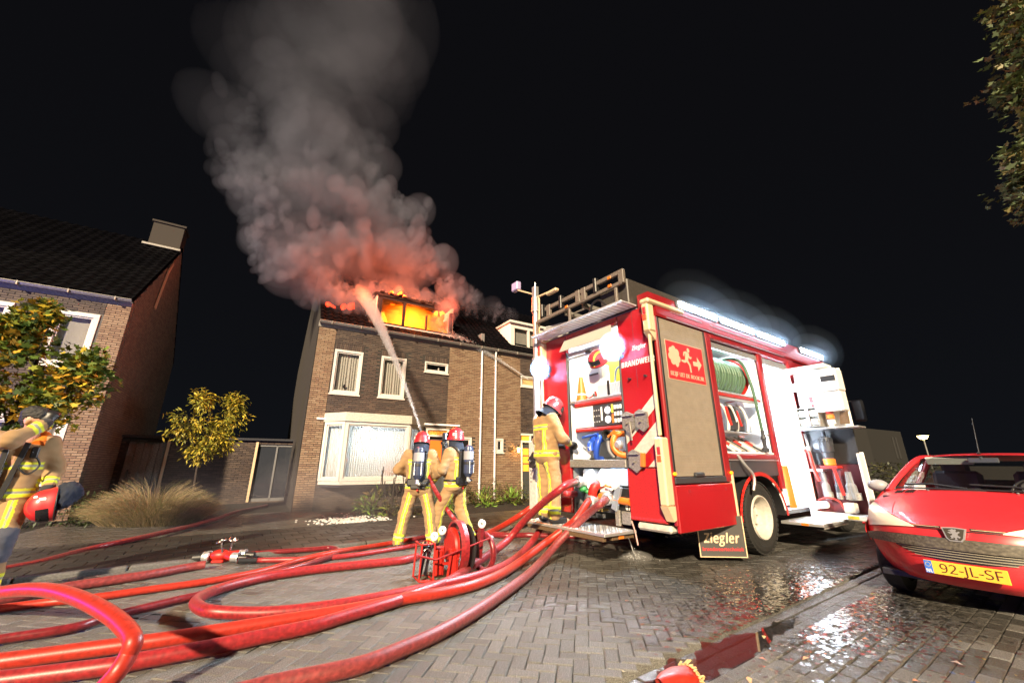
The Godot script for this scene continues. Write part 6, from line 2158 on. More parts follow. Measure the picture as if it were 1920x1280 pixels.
	var jb := [[pv + Vector3(0.085, -0.05, 0), mid + Vector3(0.075, 0, 0), 0.15, 0.125], [pv + Vector3(-0.085, -0.05, 0), mid + Vector3(-0.075, 0, 0), 0.15, 0.125],
		[mid + Vector3(0.075, 0, 0), c + Vector3(0.09, 0.02, 0), 0.12, 0.13], [mid + Vector3(-0.075, 0, 0), c + Vector3(-0.09, 0.02, 0), 0.12, 0.13],
		[c + Vector3(0.09, 0.02, 0), j.lsho + Vector3(-0.03, -0.02, 0), 0.125, 0.085], [c + Vector3(-0.09, 0.02, 0), j.rsho + Vector3(0.03, -0.02, 0), 0.125, 0.085],
		[c + Vector3(0, 0.1, 0), j.neck + Vector3(0, 0.0, 0), 0.1, 0.08]]
	for s in ["l", "r"]:
		jb.append([j[s + "sho"], j[s + "elb"], 0.083, 0.07])
		jb.append([j[s + "elb"], j[s + "wri"], 0.07, 0.058])
	var jm := mb()
	net(jm, jb, cell, 40.0, func(p: Vector3, n: Vector3) -> Color:
		for s in ["l", "r"]:
			var f: Vector2 = along(p, j[s + "elb"], j[s + "wri"])
			var u: Vector2 = along(p, j[s + "sho"], j[s + "elb"])
			if f.y < 0.1 and f.x > 0.02 and f.y <= u.y + 0.01:
				if f.x > 0.93:
					return Color(0.02, 0.02, 0.025)
				return band_col(band(f.x, 0.55, 0.82), TAN)
			if u.y < 0.1 and u.x > 0.3 and absf(p.x) > 0.2:
				return TAN
		var h := (p - pv).dot((c - pv).normalized()) / (c - pv).length()
		var k := band(h, -0.2, 0.06)
		if k:
			return band_col(k, TAN)
		if stripes == "back":
			k = band(h, 0.95, 1.17)
			if k and n.z < 0.2 and absf(p.x) < 0.19:
				return band_col(k, TAN)
			k = band(absf(p.x - c.x), 0.105, 0.165)
			if k and n.z < -0.2 and h < 1.0 and h > 0.0:
				return band_col(k, TAN)
		else:
			k = band(h, 0.62, 0.82)
			if k:
				return band_col(k, TAN)
		return TAN, 0.017, 5, 4.5)
	part("jacket", jm, M.cloth, o, true)
	# boots
	for s in ["l", "r"]:
		var bm := mb()
		var a: Vector3 = j[s + "ank"]
		var tv: Vector3 = j[s + "toe"]
		net(bm, [[a + Vector3(0, 0.08, 0), a + Vector3(0, -0.03, 0), 0.062, 0.055], [a + Vector3(0, -0.05, 0) - tv * 0.2, a + Vector3(0, -0.055, 0) + tv * 0.75, 0.046, 0.045]], 0.014, 60.0, func(_p: Vector3, _n: Vector3) -> Color: return Color.WHITE)
		part("boot", bm, M.black, o)
	j.up = up
	j.ff = ff
	j.sd = sd
	return {"root": o, "j": j}


# a shell helmet with a ridge, visor edge and neck curtain
func helmet_parts(root: Node3D, xf: Transform3D, hood := true) -> void:
	var m := mb()
	var rows := []
	for i in 15:
		var th := lerpf(0.02, 1.95, i / 14.0)
		var row := []
		for k in 33:
			var ph := TAU * k / 32
			var r := sin(th)
			var fl := 1.0 + 0.16 * smoothstep(1.5, 1.95, th)
			var p := Vector3(sin(ph) * r * 0.128 * fl, cos(th) * 0.15 + 0.01, cos(ph) * r * 0.158 * fl)
			if absf(p.x) < 0.026 and th < 1.6:
				p *= 1.035
			p.y += -0.03 * smoothstep(1.5, 1.95, th) * (0.6 - cos(ph) * 0.6)
			row.append(xf * p)
		rows.append(row)
	m.skin(rows)
	var h := part("helmet", m, M.helmet, root)
	var ed := []
	for k in 33:
		ed.append(rows[14][k])
	part("helmet_rim", mb().tube(ed, 0.007, -1, 6), M.black, h)
	for s in [-1.0, 1.0]:
		var pb := mb()
		pb.box(xf * Vector3(0.122 * s, 0.03, -0.05), Vector3(0.012, 0.05, 0.03), 0.004, xf.basis.orthonormalized()).box(xf * Vector3(0.1 * s, 0.08, -0.085), Vector3(0.012, 0.03, 0.025), 0.004, xf.basis.orthonormalized())
		part("reflective_patch", pb, M.white, h)
	var vs := []
	for i in 5:
		var row := []
		for k in 17:
			var ph := lerpf(-1.25, 1.25, k / 16.0)
			var th := lerpf(1.1, 1.8, i / 4.0)
			row.append(xf * Vector3(sin(ph) * sin(th) * 0.137, cos(th) * 0.15 + 0.01, cos(ph) * sin(th) * 0.172))
		vs.append(row)
	part("visor", mb().skin(vs), M.dark_glass, h)
	if hood:
		var hr := []
		for i in 7:
			var f := i / 6.0
			var row := []
			for k in 29:
				var ph := lerpf(0.85, TAU - 0.85, k / 28.0)
				var r := lerpf(0.118, 0.165, f * f)
				row.append(xf * Vector3(sin(ph) * r * (1.0 + 0.03 * sin(ph * 9.0) * f), lerpf(-0.02, -0.24, f), cos(ph) * r * 1.02 - 0.02 * f))
			hr.append(row)
		part("neck_curtain", mb().skin(hr), M.navy, h)


func breathing_set(root: Node3D, j: Dictionary) -> void:
	var c: Vector3 = j.chest
	var p: Vector3 = j.pelvis
	var u := (c - p).normalized()
	var b := Vector3(0, 0, -1)
	b = (b - u * b.dot(u)).normalized()
	var s := u.cross(b)
	var at := c - b * -0.265
	var bs := Basis(s, u, s.cross(u))
	var cy := mb().lathe([Vector2(0, -0.27), Vector2(0.05, -0.255), Vector2(0.082, -0.2), Vector2(0.085, -0.1), Vector2(0.085, 0.18), Vector2(0.07, 0.235), Vector2(0.03, 0.26), Vector2(0, 0.265)], at, bs, 22)
	var cl := part("air_cylinder", cy, std(lin(0.035, 0.045, 0.085), 0.3), root)
	part("cylinder_sleeve", mb().lathe([Vector2(0.0865, 0.02), Vector2(0.0875, 0.03), Vector2(0.0875, 0.15), Vector2(0.0865, 0.16)], at, bs, 22), std(lin(0.25, 0.25, 0.27), 0.5), cl)
	part("cylinder_band", mb().lathe([Vector2(0.088, -0.06), Vector2(0.091, -0.055), Vector2(0.091, -0.02), Vector2(0.088, -0.015)], at, bs, 22), M.black, cl)
	var st := mb()
	for q in [-0.055, 0.055]:
		st.bar(at + s * q + b * 0.07 - u * 0.2, at + s * q + b * 0.07 + u * 0.0, 0.012, 0.008, b)
	part("cylinder_stripe", st, M.white, cl)
	part("cylinder_valve", mb().cyl(at - u * 0.26, at - u * 0.33, 0.03).ball(at - u * 0.33 + s * 0.03, Vector3.ONE * 0.032), M.alu, cl)
	part("back_plate", mb().box(c - u * 0.12 + b * 0.16, Vector3(0.24, 0.58, 0.05), 0.02, Basis(s, u, -b)).box(p + u * 0.03 + b * 0.16, Vector3(0.36, 0.12, 0.06), 0.02, Basis(s, u, -b)), M.black, root)
	for q in [-1.0, 1.0]:
		part("shoulder_strap", mb().tube(curve_pts([c + u * 0.1 + b * 0.17 + s * 0.09 * q, c + u * 0.22 + b * 0.06 + s * 0.12 * q, c + u * 0.18 - b * 0.12 + s * 0.13 * q, c - u * 0.05 - b * 0.16 + s * 0.12 * q, p + u * 0.08 - b * 0.13 + s * 0.13 * q]), 0.026, -1, 8), M.black, root)
	part("waist_belt", mb().tube(ring_pts(p + u * 0.03, s, b, 0.205, 0.165, 24), 0.025, -1, 8), M.black, root)
	part("red_tag", mb().ball(p - u * 0.1 + b * 0.17, Vector3(0.02, 0.016, 0.016)).cyl(p + u * 0.02 + b * 0.17, p - u * 0.1 + b * 0.17, 0.005, -1, 5), M.red_plain, root)
	part("air_hose", mb().tube(curve_pts([at - u * 0.3, at - u * 0.32 + s * 0.12, c - u * 0.2 + s * 0.2, c + u * 0.05 + s * 0.19 - b * 0.05, c + u * 0.15 + s * 0.14 - b * 0.15]), 0.012, -1, 7), M.black, root)


func ring_pts(o: Vector3, a: Vector3, b: Vector3, ra: float, rb: float, n: int) -> Array:
	var out := []
	for i in n + 1:
		var t := TAU * i / n
		out.append(o + a * cos(t) * ra + b * sin(t) * rb)
	return out


func head_xf(j: Dictionary, tilt := 0.0) -> Transform3D:
	var b := Basis(j.sd, j.up, j.ff)
	b = b * Basis(Vector3.RIGHT, tilt)
	return Transform3D(b, j.head + j.up * 0.045)


func build_people() -> void:
	# the one at the hose, back to us
	var a := person("firefighter seen from behind aiming a hose branch at the burning dormer", Transform3D(face_basis(Vector3(-0.12, 0, -1)), Vector3(-1.58, 0, -7.15)),
		{"lank": Vector3(0.27, 0.1, -0.02), "rank": Vector3(-0.27, 0.1, 0.0), "lknee": Vector3(0.2, 0.53, 0.03), "rknee": Vector3(-0.2, 0.53, 0.03), "head": Vector3(0.0, 1.66, 0.07), "neck": Vector3(0, 1.52, 0.03), "chest": Vector3(0, 1.31, 0.02),
		"relb": Vector3(-0.34, 1.18, -0.06), "rwri": Vector3(-0.22, 1.03, 0.16), "lelb": Vector3(0.36, 1.22, 0.02), "lwri": Vector3(0.16, 1.12, 0.28), "rglove": true, "rdir": Vector3(0.4, -0.3, 0.8), "rpalm": Vector3(0.5, 0.3, -0.2), "lglove": true, "ldir": Vector3(-0.6, 0.1, 0.7), "lpalm": Vector3(-0.5, -0.3, -0.3)})
	helmet_parts(a.root, head_xf(a.j))
	breathing_set(a.root, a.j)
	# the one with the camera held up
	var b := person("firefighter with blue striped air cylinder holding a thermal camera up", Transform3D(face_basis(Vector3(-0.86, 0, -0.5)), Vector3(-0.98, 0, -7.3)),
		{"lank": Vector3(0.16, 0.1, 0.26), "rank": Vector3(-0.2, 0.1, -0.22), "lknee": Vector3(0.16, 0.54, 0.22), "rknee": Vector3(-0.16, 0.54, -0.02), "head": Vector3(0, 1.73, 0.03), "neck": Vector3(0, 1.57, 0), "chest": Vector3(0, 1.36, 0), "pelvis": Vector3(0, 1.01, 0), "lhip": Vector3(0.1, 0.96, 0), "rhip": Vector3(-0.1, 0.96, 0), "lsho": Vector3(0.2, 1.5, 0), "rsho": Vector3(-0.2, 1.5, 0),
		"relb": Vector3(-0.26, 1.32, 0.26), "rwri": Vector3(-0.12, 1.56, 0.33), "lelb": Vector3(0.3, 1.22, 0.06), "lwri": Vector3(0.2, 1.1, 0.3), "rglove": true, "rdir": Vector3(0.1, 0.9, 0.15), "rpalm": Vector3(0.2, 0, 1), "lglove": true, "ldir": Vector3(-0.3, -0.2, 0.9), "lpalm": Vector3(-0.6, -0.5, 0)})
	helmet_parts(b.root, head_xf(b.j, -0.12))
	breathing_set(b.root, b.j)
	var cam := thing("thermal_camera", "handheld thermal camera with glowing screen held up by firefighter", "camera", b.root.transform * Transform3D(Basis(), Vector3(-0.11, 1.74, 0.36)))
	part("housing", mb().box(Vector3(0, 0.05, 0), Vector3(0.12, 0.15, 0.08), 0.02).box(Vector3(0, -0.07, 0), Vector3(0.05, 0.12, 0.05), 0.015), M.navy, cam)
	part("screen", mb().box(Vector3(0, 0.055, -0.042), Vector3(0.085, 0.1, 0.004), 0.001), glow(Color(0.75, 0.86, 1.0), 0.6), cam)
	# the pump operator on the step
	var c := person("firefighter standing on the rear step working at the fire engine's pump", TR * Transform3D(face_basis(Vector3(1, 0, 0.1)).scaled(Vector3.ONE * 1.06), Vector3(-0.48, 0.455, -1.92)),
		{"lank": Vector3(0.13, 0.1, 0.02), "rank": Vector3(-0.19, 0.1, -0.02), "lknee": Vector3(0.12, 0.52, 0.03), "rknee": Vector3(-0.16, 0.52, 0.03), "head": Vector3(-0.02, 1.63, 0.12), "neck": Vector3(0, 1.52, 0.03), "look": Vector3(0.0, -0.5, 1),
		"lelb": Vector3(0.33, 1.17, 0.06), "relb": Vector3(-0.33, 1.17, 0.06), "lwri": Vector3(0.18, 1.08, 0.32), "rwri": Vector3(-0.16, 1.1, 0.32), "lglove": true, "ldir": Vector3(-0.3, 0, 1), "lpalm": Vector3(0, -1, 0), "rglove": true, "rdir": Vector3(0.3, 0, 1), "rpalm": Vector3(0, -1, 0)})
	helmet_parts(c.root, head_xf(c.j))
	var gl := thing("glove_pair", "pair of black work gloves clipped to the pump operator's belt", "gloves", c.root.transform * Transform3D(Basis(), Vector3(0.26, 0.98, -0.06)))
	var g1 := mb()
	hand(g1, Vector3(0.01, -0.02, 0), Vector3(0.15, -1, 0), Vector3(0, 0, -1), 1.25, 0.25)
	part("glove", g1, M.black, gl)
	var g2 := mb()
	hand(g2, Vector3(-0.03, -0.03, -0.02), Vector3(-0.15, -1, 0.05), Vector3(0, 0, -1), 1.25, 0.3)
	part("glove", g2, M.black, gl)
	part("clip", mb().cyl(Vector3(0, 0.07, 0), Vector3(0, -0.02, 0), 0.012), M.alu, gl)
	# the tired one at the left edge
	var d := person("grey haired firefighter wiping his face and carrying a red helmet", Transform3D(face_basis(Vector3(0.62, 0, 0.78)).scaled(Vector3.ONE * 1.05), Vector3(-5.58, 0, -4.68)),
		{"lank": Vector3(0.12, 0.1, 0.2), "rank": Vector3(-0.16, 0.1, -0.25), "lknee": Vector3(0.12, 0.53, 0.2), "rknee": Vector3(-0.13, 0.53, -0.02), "head": Vector3(0.05, 1.70, 0.1), "look": Vector3(0.85, -0.3, 0.25), "neck": Vector3(0.02, 1.54, 0.02),
		"rsho": Vector3(-0.2, 1.48, 0.03), "relb": Vector3(-0.02, 1.47, 0.36), "rwri": Vector3(0.15, 1.66, 0.2), "lelb": Vector3(0.3, 1.2, -0.02), "lwri": Vector3(0.31, 0.99, 0.1), "bare_hands": ["l"], "ldir": Vector3(0.05, -1, 0.1), "lpalm": Vector3(-0.6, 0.0, 0.6), "rglove": true, "rdir": Vector3(0.2, 0.75, -0.2), "rpalm": Vector3(0.0, 0, -1), "kneepad": true}, 0.012, "front")
	var hr := mb()
	var jj: Dictionary = d.j
	var hd: Vector3 = jj.head
	net(hr, [[hd + jj.up * 0.055 - jj.ff * 0.035, hd + jj.up * 0.07 + jj.ff * 0.03, 0.094, 0.08], [hd - jj.up * 0.02 - jj.ff * 0.055, hd - jj.up * 0.055 - jj.ff * 0.05, 0.062, 0.05]], 0.01, 60.0, func(_p: Vector3, _n: Vector3) -> Color: return Color.WHITE, 0.012, 9, 40.0)
	part("hair", hr, grain(std(lin(0.05, 0.048, 0.05), 0.7), 30.0, 91, 0.7), d.root)
	var ch: Vector3 = jj.chest
	part("orange_collar", mb().tube(curve_pts([ch + Vector3(0.13, 0.12, 0.1), ch + Vector3(0.15, 0.2, -0.02), ch + Vector3(0.06, 0.24, -0.1), ch + Vector3(-0.08, 0.24, -0.1)]), 0.055, -1, 10), M.orange, d.root)
	part("dark_lapel", mb().bar(ch + Vector3(0.07, 0.14, 0.15), ch + Vector3(0.0, -0.42, 0.17), 0.045, 0.02, Vector3.BACK).bar(ch + Vector3(-0.07, 0.14, 0.15), ch + Vector3(-0.06, -0.42, 0.17), 0.045, 0.02, Vector3.BACK), M.black, d.root)
	part("radio_cord", mb().tube(curve_pts([ch + Vector3(0.12, 0.05, 0.17), ch + Vector3(0.2, -0.08, 0.15), ch + Vector3(0.14, -0.18, 0.18), ch + Vector3(0.05, -0.1, 0.18)]), 0.01, -1, 6), M.black, d.root)
	part("radio", mb().box(ch + Vector3(0.14, 0.04, 0.155), Vector3(0.06, 0.12, 0.04), 0.012), M.black, d.root)
	var hh := thing("helmet", "red firefighter helmet with dark visor carried in the hand of the grey haired man", "helmet", d.root.transform * Transform3D(Basis(Vector3.UP, 0.9) * Basis(Vector3.RIGHT, 1.3) * Basis(Vector3.BACK, 2.4), Vector3(0.36, 0.83, 0.17)))
	helmet_parts(hh, Transform3D(), false)
	var cl := mb()
	net(cl, [[Vector3(0, -0.05, -0.06), Vector3(0, -0.13, -0.1), 0.1, 0.09], [Vector3(0.05, -0.1, 0.0), Vector3(0.04, -0.17, -0.12), 0.07, 0.06], [Vector3(-0.05, -0.08, -0.02), Vector3(-0.02, -0.2, -0.06), 0.07, 0.05]], 0.014, 40.0, func(_p: Vector3, _n: Vector3) -> Color: return Color.WHITE, 0.02, 4, 14.0)
	part("neck_curtain", cl, M.navy, hh)


# ------------------------------------------------------------------ hoses
func build_hoses() -> void:
	run_hose("long red hose from the upper pump outlet sweeping over the step to the left foreground", M.hose, 0.051, [Vector3(1.02, 1.040, -6.63), Vector3(0.79, 1.040, -5.92), Vector3(0.62, 0.950, -5.78), Vector3(0.42, 0.760, -6.10), Vector3(0.14, 0.450, -6.50), Vector3(-0.10, 0.200, -6.48), Vector3(-0.50, 0.070, -5.69), Vector3(-0.71, 0.060, -5.00), Vector3(-0.94, 0.060, -4.62), Vector3(-1.14, 0.060, -4.29), Vector3(-1.41, 0.060, -3.97), Vector3(-1.60, 0.060, -3.74), Vector3(-1.80, 0.060, -3.59), Vector3(-2.13, 0.060, -3.35), Vector3(-2.45, 0.060, -3.15), Vector3(-2.60, 0.060, -3.06), Vector3(-3.08, 0.060, -2.89), Vector3(-3.34, 0.060, -2.80)])
	run_hose("orange red hose lying just behind the longest one, from the middle outlet", M.hose_bright, 0.051, [Vector3(1.16, 0.780, -6.43), Vector3(1.10, 0.740, -6.33), Vector3(0.92, 0.550, -6.22), Vector3(0.77, 0.420, -6.30), Vector3(0.45, 0.220, -6.24), Vector3(0.07, 0.070, -5.78), Vector3(-0.14, 0.060, -5.30), Vector3(-0.42, 0.060, -4.86), Vector3(-0.75, 0.060, -4.58), Vector3(-1.03, 0.060, -4.42), Vector3(-1.28, 0.060, -4.23), Vector3(-1.54, 0.060, -4.05), Vector3(-2.01, 0.060, -3.79), Vector3(-2.51, 0.060, -3.51), Vector3(-2.74, 0.060, -3.40), Vector3(-3.05, 0.060, -3.27), Vector3(-3.37, 0.060, -3.13), Vector3(-3.65, 0.060, -3.02)])
	run_hose("worn red hose curving from the right pump outlet to the bottom edge", M.hose_worn, 0.051, [Vector3(1.36, 0.820, -6.15), Vector3(1.21, 0.780, -5.87), Vector3(1.06, 0.620, -6.10), Vector3(0.70, 0.300, -6.17), Vector3(0.43, 0.100, -5.93), Vector3(0.17, 0.060, -5.23), Vector3(-0.12, 0.060, -4.50), Vector3(-0.34, 0.060, -4.01), Vector3(-0.57, 0.060, -3.59), Vector3(-0.78, 0.060, -3.31), Vector3(-0.95, 0.060, -3.11), Vector3(-1.13, 0.060, -2.99), Vector3(-1.39, 0.060, -2.86), Vector3(-1.57, 0.060, -2.74), Vector3(-1.77, 0.060, -2.61)])
	run_hose("red hose folded back in a tight bend on the pavers", M.hose, 0.050, [Vector3(-1.34, 0.056, -6.28), Vector3(-1.50, 0.056, -6.05), Vector3(-1.91, 0.056, -5.84), Vector3(-2.40, 0.056, -5.59), Vector3(-2.77, 0.056, -5.31), Vector3(-2.95, 0.056, -5.06), Vector3(-3.06, 0.060, -4.73), Vector3(-3.03, 0.070, -4.45), Vector3(-2.91, 0.090, -4.20), Vector3(-2.72, 0.100, -4.01), Vector3(-2.55, 0.100, -3.93), Vector3(-2.28, 0.070, -3.99), Vector3(-1.99, 0.056, -4.08), Vector3(-1.62, 0.056, -4.25), Vector3(-1.35, 0.056, -4.43), Vector3(-1.09, 0.056, -4.63), Vector3(-0.74, 0.056, -4.92), Vector3(-0.38, 0.056, -5.29), Vector3(-0.10, 0.056, -5.75), Vector3(0.11, 0.080, -6.27), Vector3(0.33, 0.200, -6.70), Vector3(0.53, 0.400, -7.13), Vector3(0.74, 0.600, -7.61), Vector3(0.95, 0.750, -8.43), Vector3(0.83, 0.850, -6.77), Vector3(1.02, 0.850, -6.84)])
	run_hose("bright orange red hose running behind the hose basket to the step", M.hose_bright, 0.055, [Vector3(-0.73, 0.060, -7.55), Vector3(-0.47, 0.070, -8.09), Vector3(-0.21, 0.130, -8.58), Vector3(0.16, 0.300, -8.88), Vector3(0.48, 0.500, -8.92), Vector3(0.86, 0.600, -9.85), Vector3(0.61, 0.700, -7.17), Vector3(0.83, 0.700, -7.20)])
	run_hose("dark red hose running flat under the rear step of the fire engine", M.hose_dark, 0.045, [Vector3(-0.56, 0.050, -8.28), Vector3(-0.10, 0.050, -8.05), Vector3(0.30, 0.050, -8.11), Vector3(0.78, 0.050, -7.99), Vector3(1.26, 0.050, -7.93), Vector3(1.56, 0.050, -7.77), Vector3(2.06, 0.050, -7.72)])
	run_hose("thin dark red hose looping back from the two valve divider", M.hose_dark, 0.034, [Vector3(-3.96, 0.060, -6.33), Vector3(-3.80, 0.040, -6.58), Vector3(-3.47, 0.040, -6.73), Vector3(-3.08, 0.040, -6.89), Vector3(-2.87, 0.040, -6.98), Vector3(-2.67, 0.045, -6.79), Vector3(-2.56, 0.050, -6.46), Vector3(-2.64, 0.045, -6.11), Vector3(-2.76, 0.040, -5.77), Vector3(-2.95, 0.040, -5.41), Vector3(-3.10, 0.040, -5.04), Vector3(-3.14, 0.045, -4.64), Vector3(-3.25, 0.045, -4.44), Vector3(-3.38, 0.045, -4.20), Vector3(-3.49, 0.045, -3.97), Vector3(-3.54, 0.045, -3.74), Vector3(-3.85, 0.045, -3.52), Vector3(-4.04, 0.045, -3.37)])
	run_hose("red hose from the left edge to the boots of the hose operator", M.hose_bright, 0.036, [Vector3(-5.00, 0.040, -4.08), Vector3(-4.70, 0.040, -4.21), Vector3(-4.47, 0.040, -4.36), Vector3(-4.18, 0.040, -4.50), Vector3(-3.87, 0.040, -4.75), Vector3(-3.40, 0.040, -5.13), Vector3(-3.07, 0.040, -5.61), Vector3(-2.92, 0.050, -6.08), Vector3(-2.59, 0.080, -6.44), Vector3(-2.31, 0.040, -7.06), Vector3(-1.92, 0.040, -7.52), Vector3(-1.56, 0.040, -8.00), Vector3(-1.15, 0.040, -8.54), Vector3(-0.75, 0.050, -8.74)])
	run_hose("thin red hose from the right outlet of the divider passing under the others", M.hose, 0.034, [Vector3(-3.70, 0.060, -6.00), Vector3(-3.47, 0.036, -6.15), Vector3(-3.17, 0.036, -6.18), Vector3(-2.77, 0.036, -6.25), Vector3(-2.39, 0.036, -6.42), Vector3(-1.97, 0.036, -6.79), Vector3(-1.57, 0.036, -7.22)])
	run_hose("faded pink supply hose feeding the two valve divider", M.hose_worn, 0.050, [Vector3(-3.98, 0.060, -5.79), Vector3(-4.13, 0.050, -5.67), Vector3(-4.35, 0.050, -5.29), Vector3(-4.74, 0.050, -4.86), Vector3(-4.90, 0.050, -4.52), Vector3(-5.15, 0.050, -4.25)])
	run_hose("raised loop of red hose arching over the others at the left edge", M.hose_bright, 0.046, [Vector3(-5.00, 0.120, -4.01), Vector3(-4.44, 0.260, -3.76), Vector3(-3.93, 0.360, -3.49), Vector3(-3.57, 0.420, -3.34), Vector3(-3.22, 0.450, -3.19), Vector3(-2.84, 0.450, -3.01), Vector3(-2.50, 0.420, -2.85), Vector3(-2.28, 0.380, -2.74), Vector3(-2.16, 0.340, -2.67), Vector3(-2.16, 0.280, -2.66), Vector3(-2.16, 0.220, -2.62), Vector3(-2.20, 0.160, -2.61), Vector3(-2.26, 0.080, -2.60), Vector3(-2.20, 0.050, -2.43)])
	run_hose("dark red hose leading across the pavement to the driveway of the burning house", M.hose_dark, 0.042, [Vector3(-6.40, 0.045, -5.29), Vector3(-6.38, 0.045, -5.69), Vector3(-6.37, 0.045, -6.04), Vector3(-6.49, 0.060, -6.74), Vector3(-6.40, 0.090, -7.13), Vector3(-6.39, 0.100, -7.62), Vector3(-6.56, 0.100, -8.80), Vector3(-6.85, 0.100, -10.05), Vector3(-7.22, 0.100, -11.10), Vector3(-7.46, 0.080, -11.92), Vector3(-7.71, 0.060, -13.48)])
	run_hose("red attack hose held at the hip of the hose operator", M.hose, 0.036, [Vector3(-1.57, 1.287, -7.22), Vector3(-1.45, 1.184, -7.10), Vector3(-1.36, 1.004, -7.11), Vector3(-1.23, 0.793, -7.14), Vector3(-1.10, 0.573, -7.27), Vector3(-0.93, 0.379, -7.30), Vector3(-0.84, 0.050, -8.60), Vector3(-0.30, 0.050, -8.28), Vector3(0.00, 0.050, -8.11)])
	divider()
	hose_basket()


func run_hose(label: String, mat: Material, r: float, pts: Array) -> void:
	var o := part("fire_hose", mb().tube(curve_pts(pts, 8), r, -1, 16), mat)
	tag(o, label, "fire hose", "red fire hoses laid out on the street")
	if label.contains("outlet"):
		part("black_collar", mb().tube([pts[0], pts[0].lerp(pts[1], 0.8)], r * 1.09, -1, 16), M.black, o)


func helm_turn(up: Vector3, front: Vector3) -> Basis:
	var y := up.normalized()
	var z := (front - y * front.dot(y)).normalized()
	return Basis(y.cross(z), y, z)


func divider() -> void:
	var d := thing("hose_divider", "red two valve hose divider with chrome handwheels on the pavers", "hose divider", frame(Vector3(-4.08, 0.0, -6.2), 82.0))
	part("valve_body", mb().ball(Vector3(0, 0.09, 0), Vector3(0.13, 0.075, 0.085)).cyl(Vector3(0.05, 0.09, 0), Vector3(0.2, 0.09, -0.08), 0.045).cyl(Vector3(0.05, 0.09, 0), Vector3(0.2, 0.07, 0.08), 0.045).box(Vector3(0, 0.02, 0), Vector3(0.16, 0.04, 0.14), 0.015), M.red_plain, d)
	for q in [Vector3(0.08, 0.15, -0.06), Vector3(0.05, 0.15, 0.05)]:
		var e: Vector3 = q + Vector3(0.03 if q.z < 0 else -0.04, 0.13, 0.02)
		var m := mb().cyl(q - Vector3(0, 0.05, 0), e, 0.012)
		var ax: Vector3 = (e - q).normalized()
		var s: Vector3 = ax.cross(Vector3.BACK).normalized()
		m.tube(ring_pts(e, s, ax.cross(s), 0.055, 0.055, 20), 0.011, -1, 7)
		for k in 5:
			m.cyl(e, e + (s * cos(TAU * k / 5) + ax.cross(s) * sin(TAU * k / 5)) * 0.05, 0.007, -1, 5)
		part("handwheel", m, M.steel, d)
	var xb := Basis(Vector3.UP, Vector3.LEFT, Vector3.BACK)
	part("inlet_coupling", mb().lathe([Vector2(0, 0.0), Vector2(0.055, 0.0), Vector2(0.075, 0.01), Vector2(0.075, 0.05), Vector2(0.06, 0.06), Vector2(0.068, 0.09), Vector2(0.055, 0.1)], Vector3(-0.12, 0.075, 0), xb), M.alu, d)
	part("black_collar", mb().cyl(Vector3(-0.2, 0.07, 0), Vector3(-0.33, 0.062, 0.0), 0.056), M.black, d)
	for z in [-0.09, 0.09]:
		part("outlet_coupling", mb().cyl(Vector3(0.2, 0.08, z), Vector3(0.27, 0.075, z * 1.1), 0.058).cyl(Vector3(0.27, 0.075, z * 1.1), Vector3(0.29, 0.075, z * 1.1), 0.066), M.alu, d)
		part("black_collar", mb().cyl(Vector3(0.29, 0.07, z * 1.1), Vector3(0.4, 0.06, z * 1.15), 0.042), M.black, d)


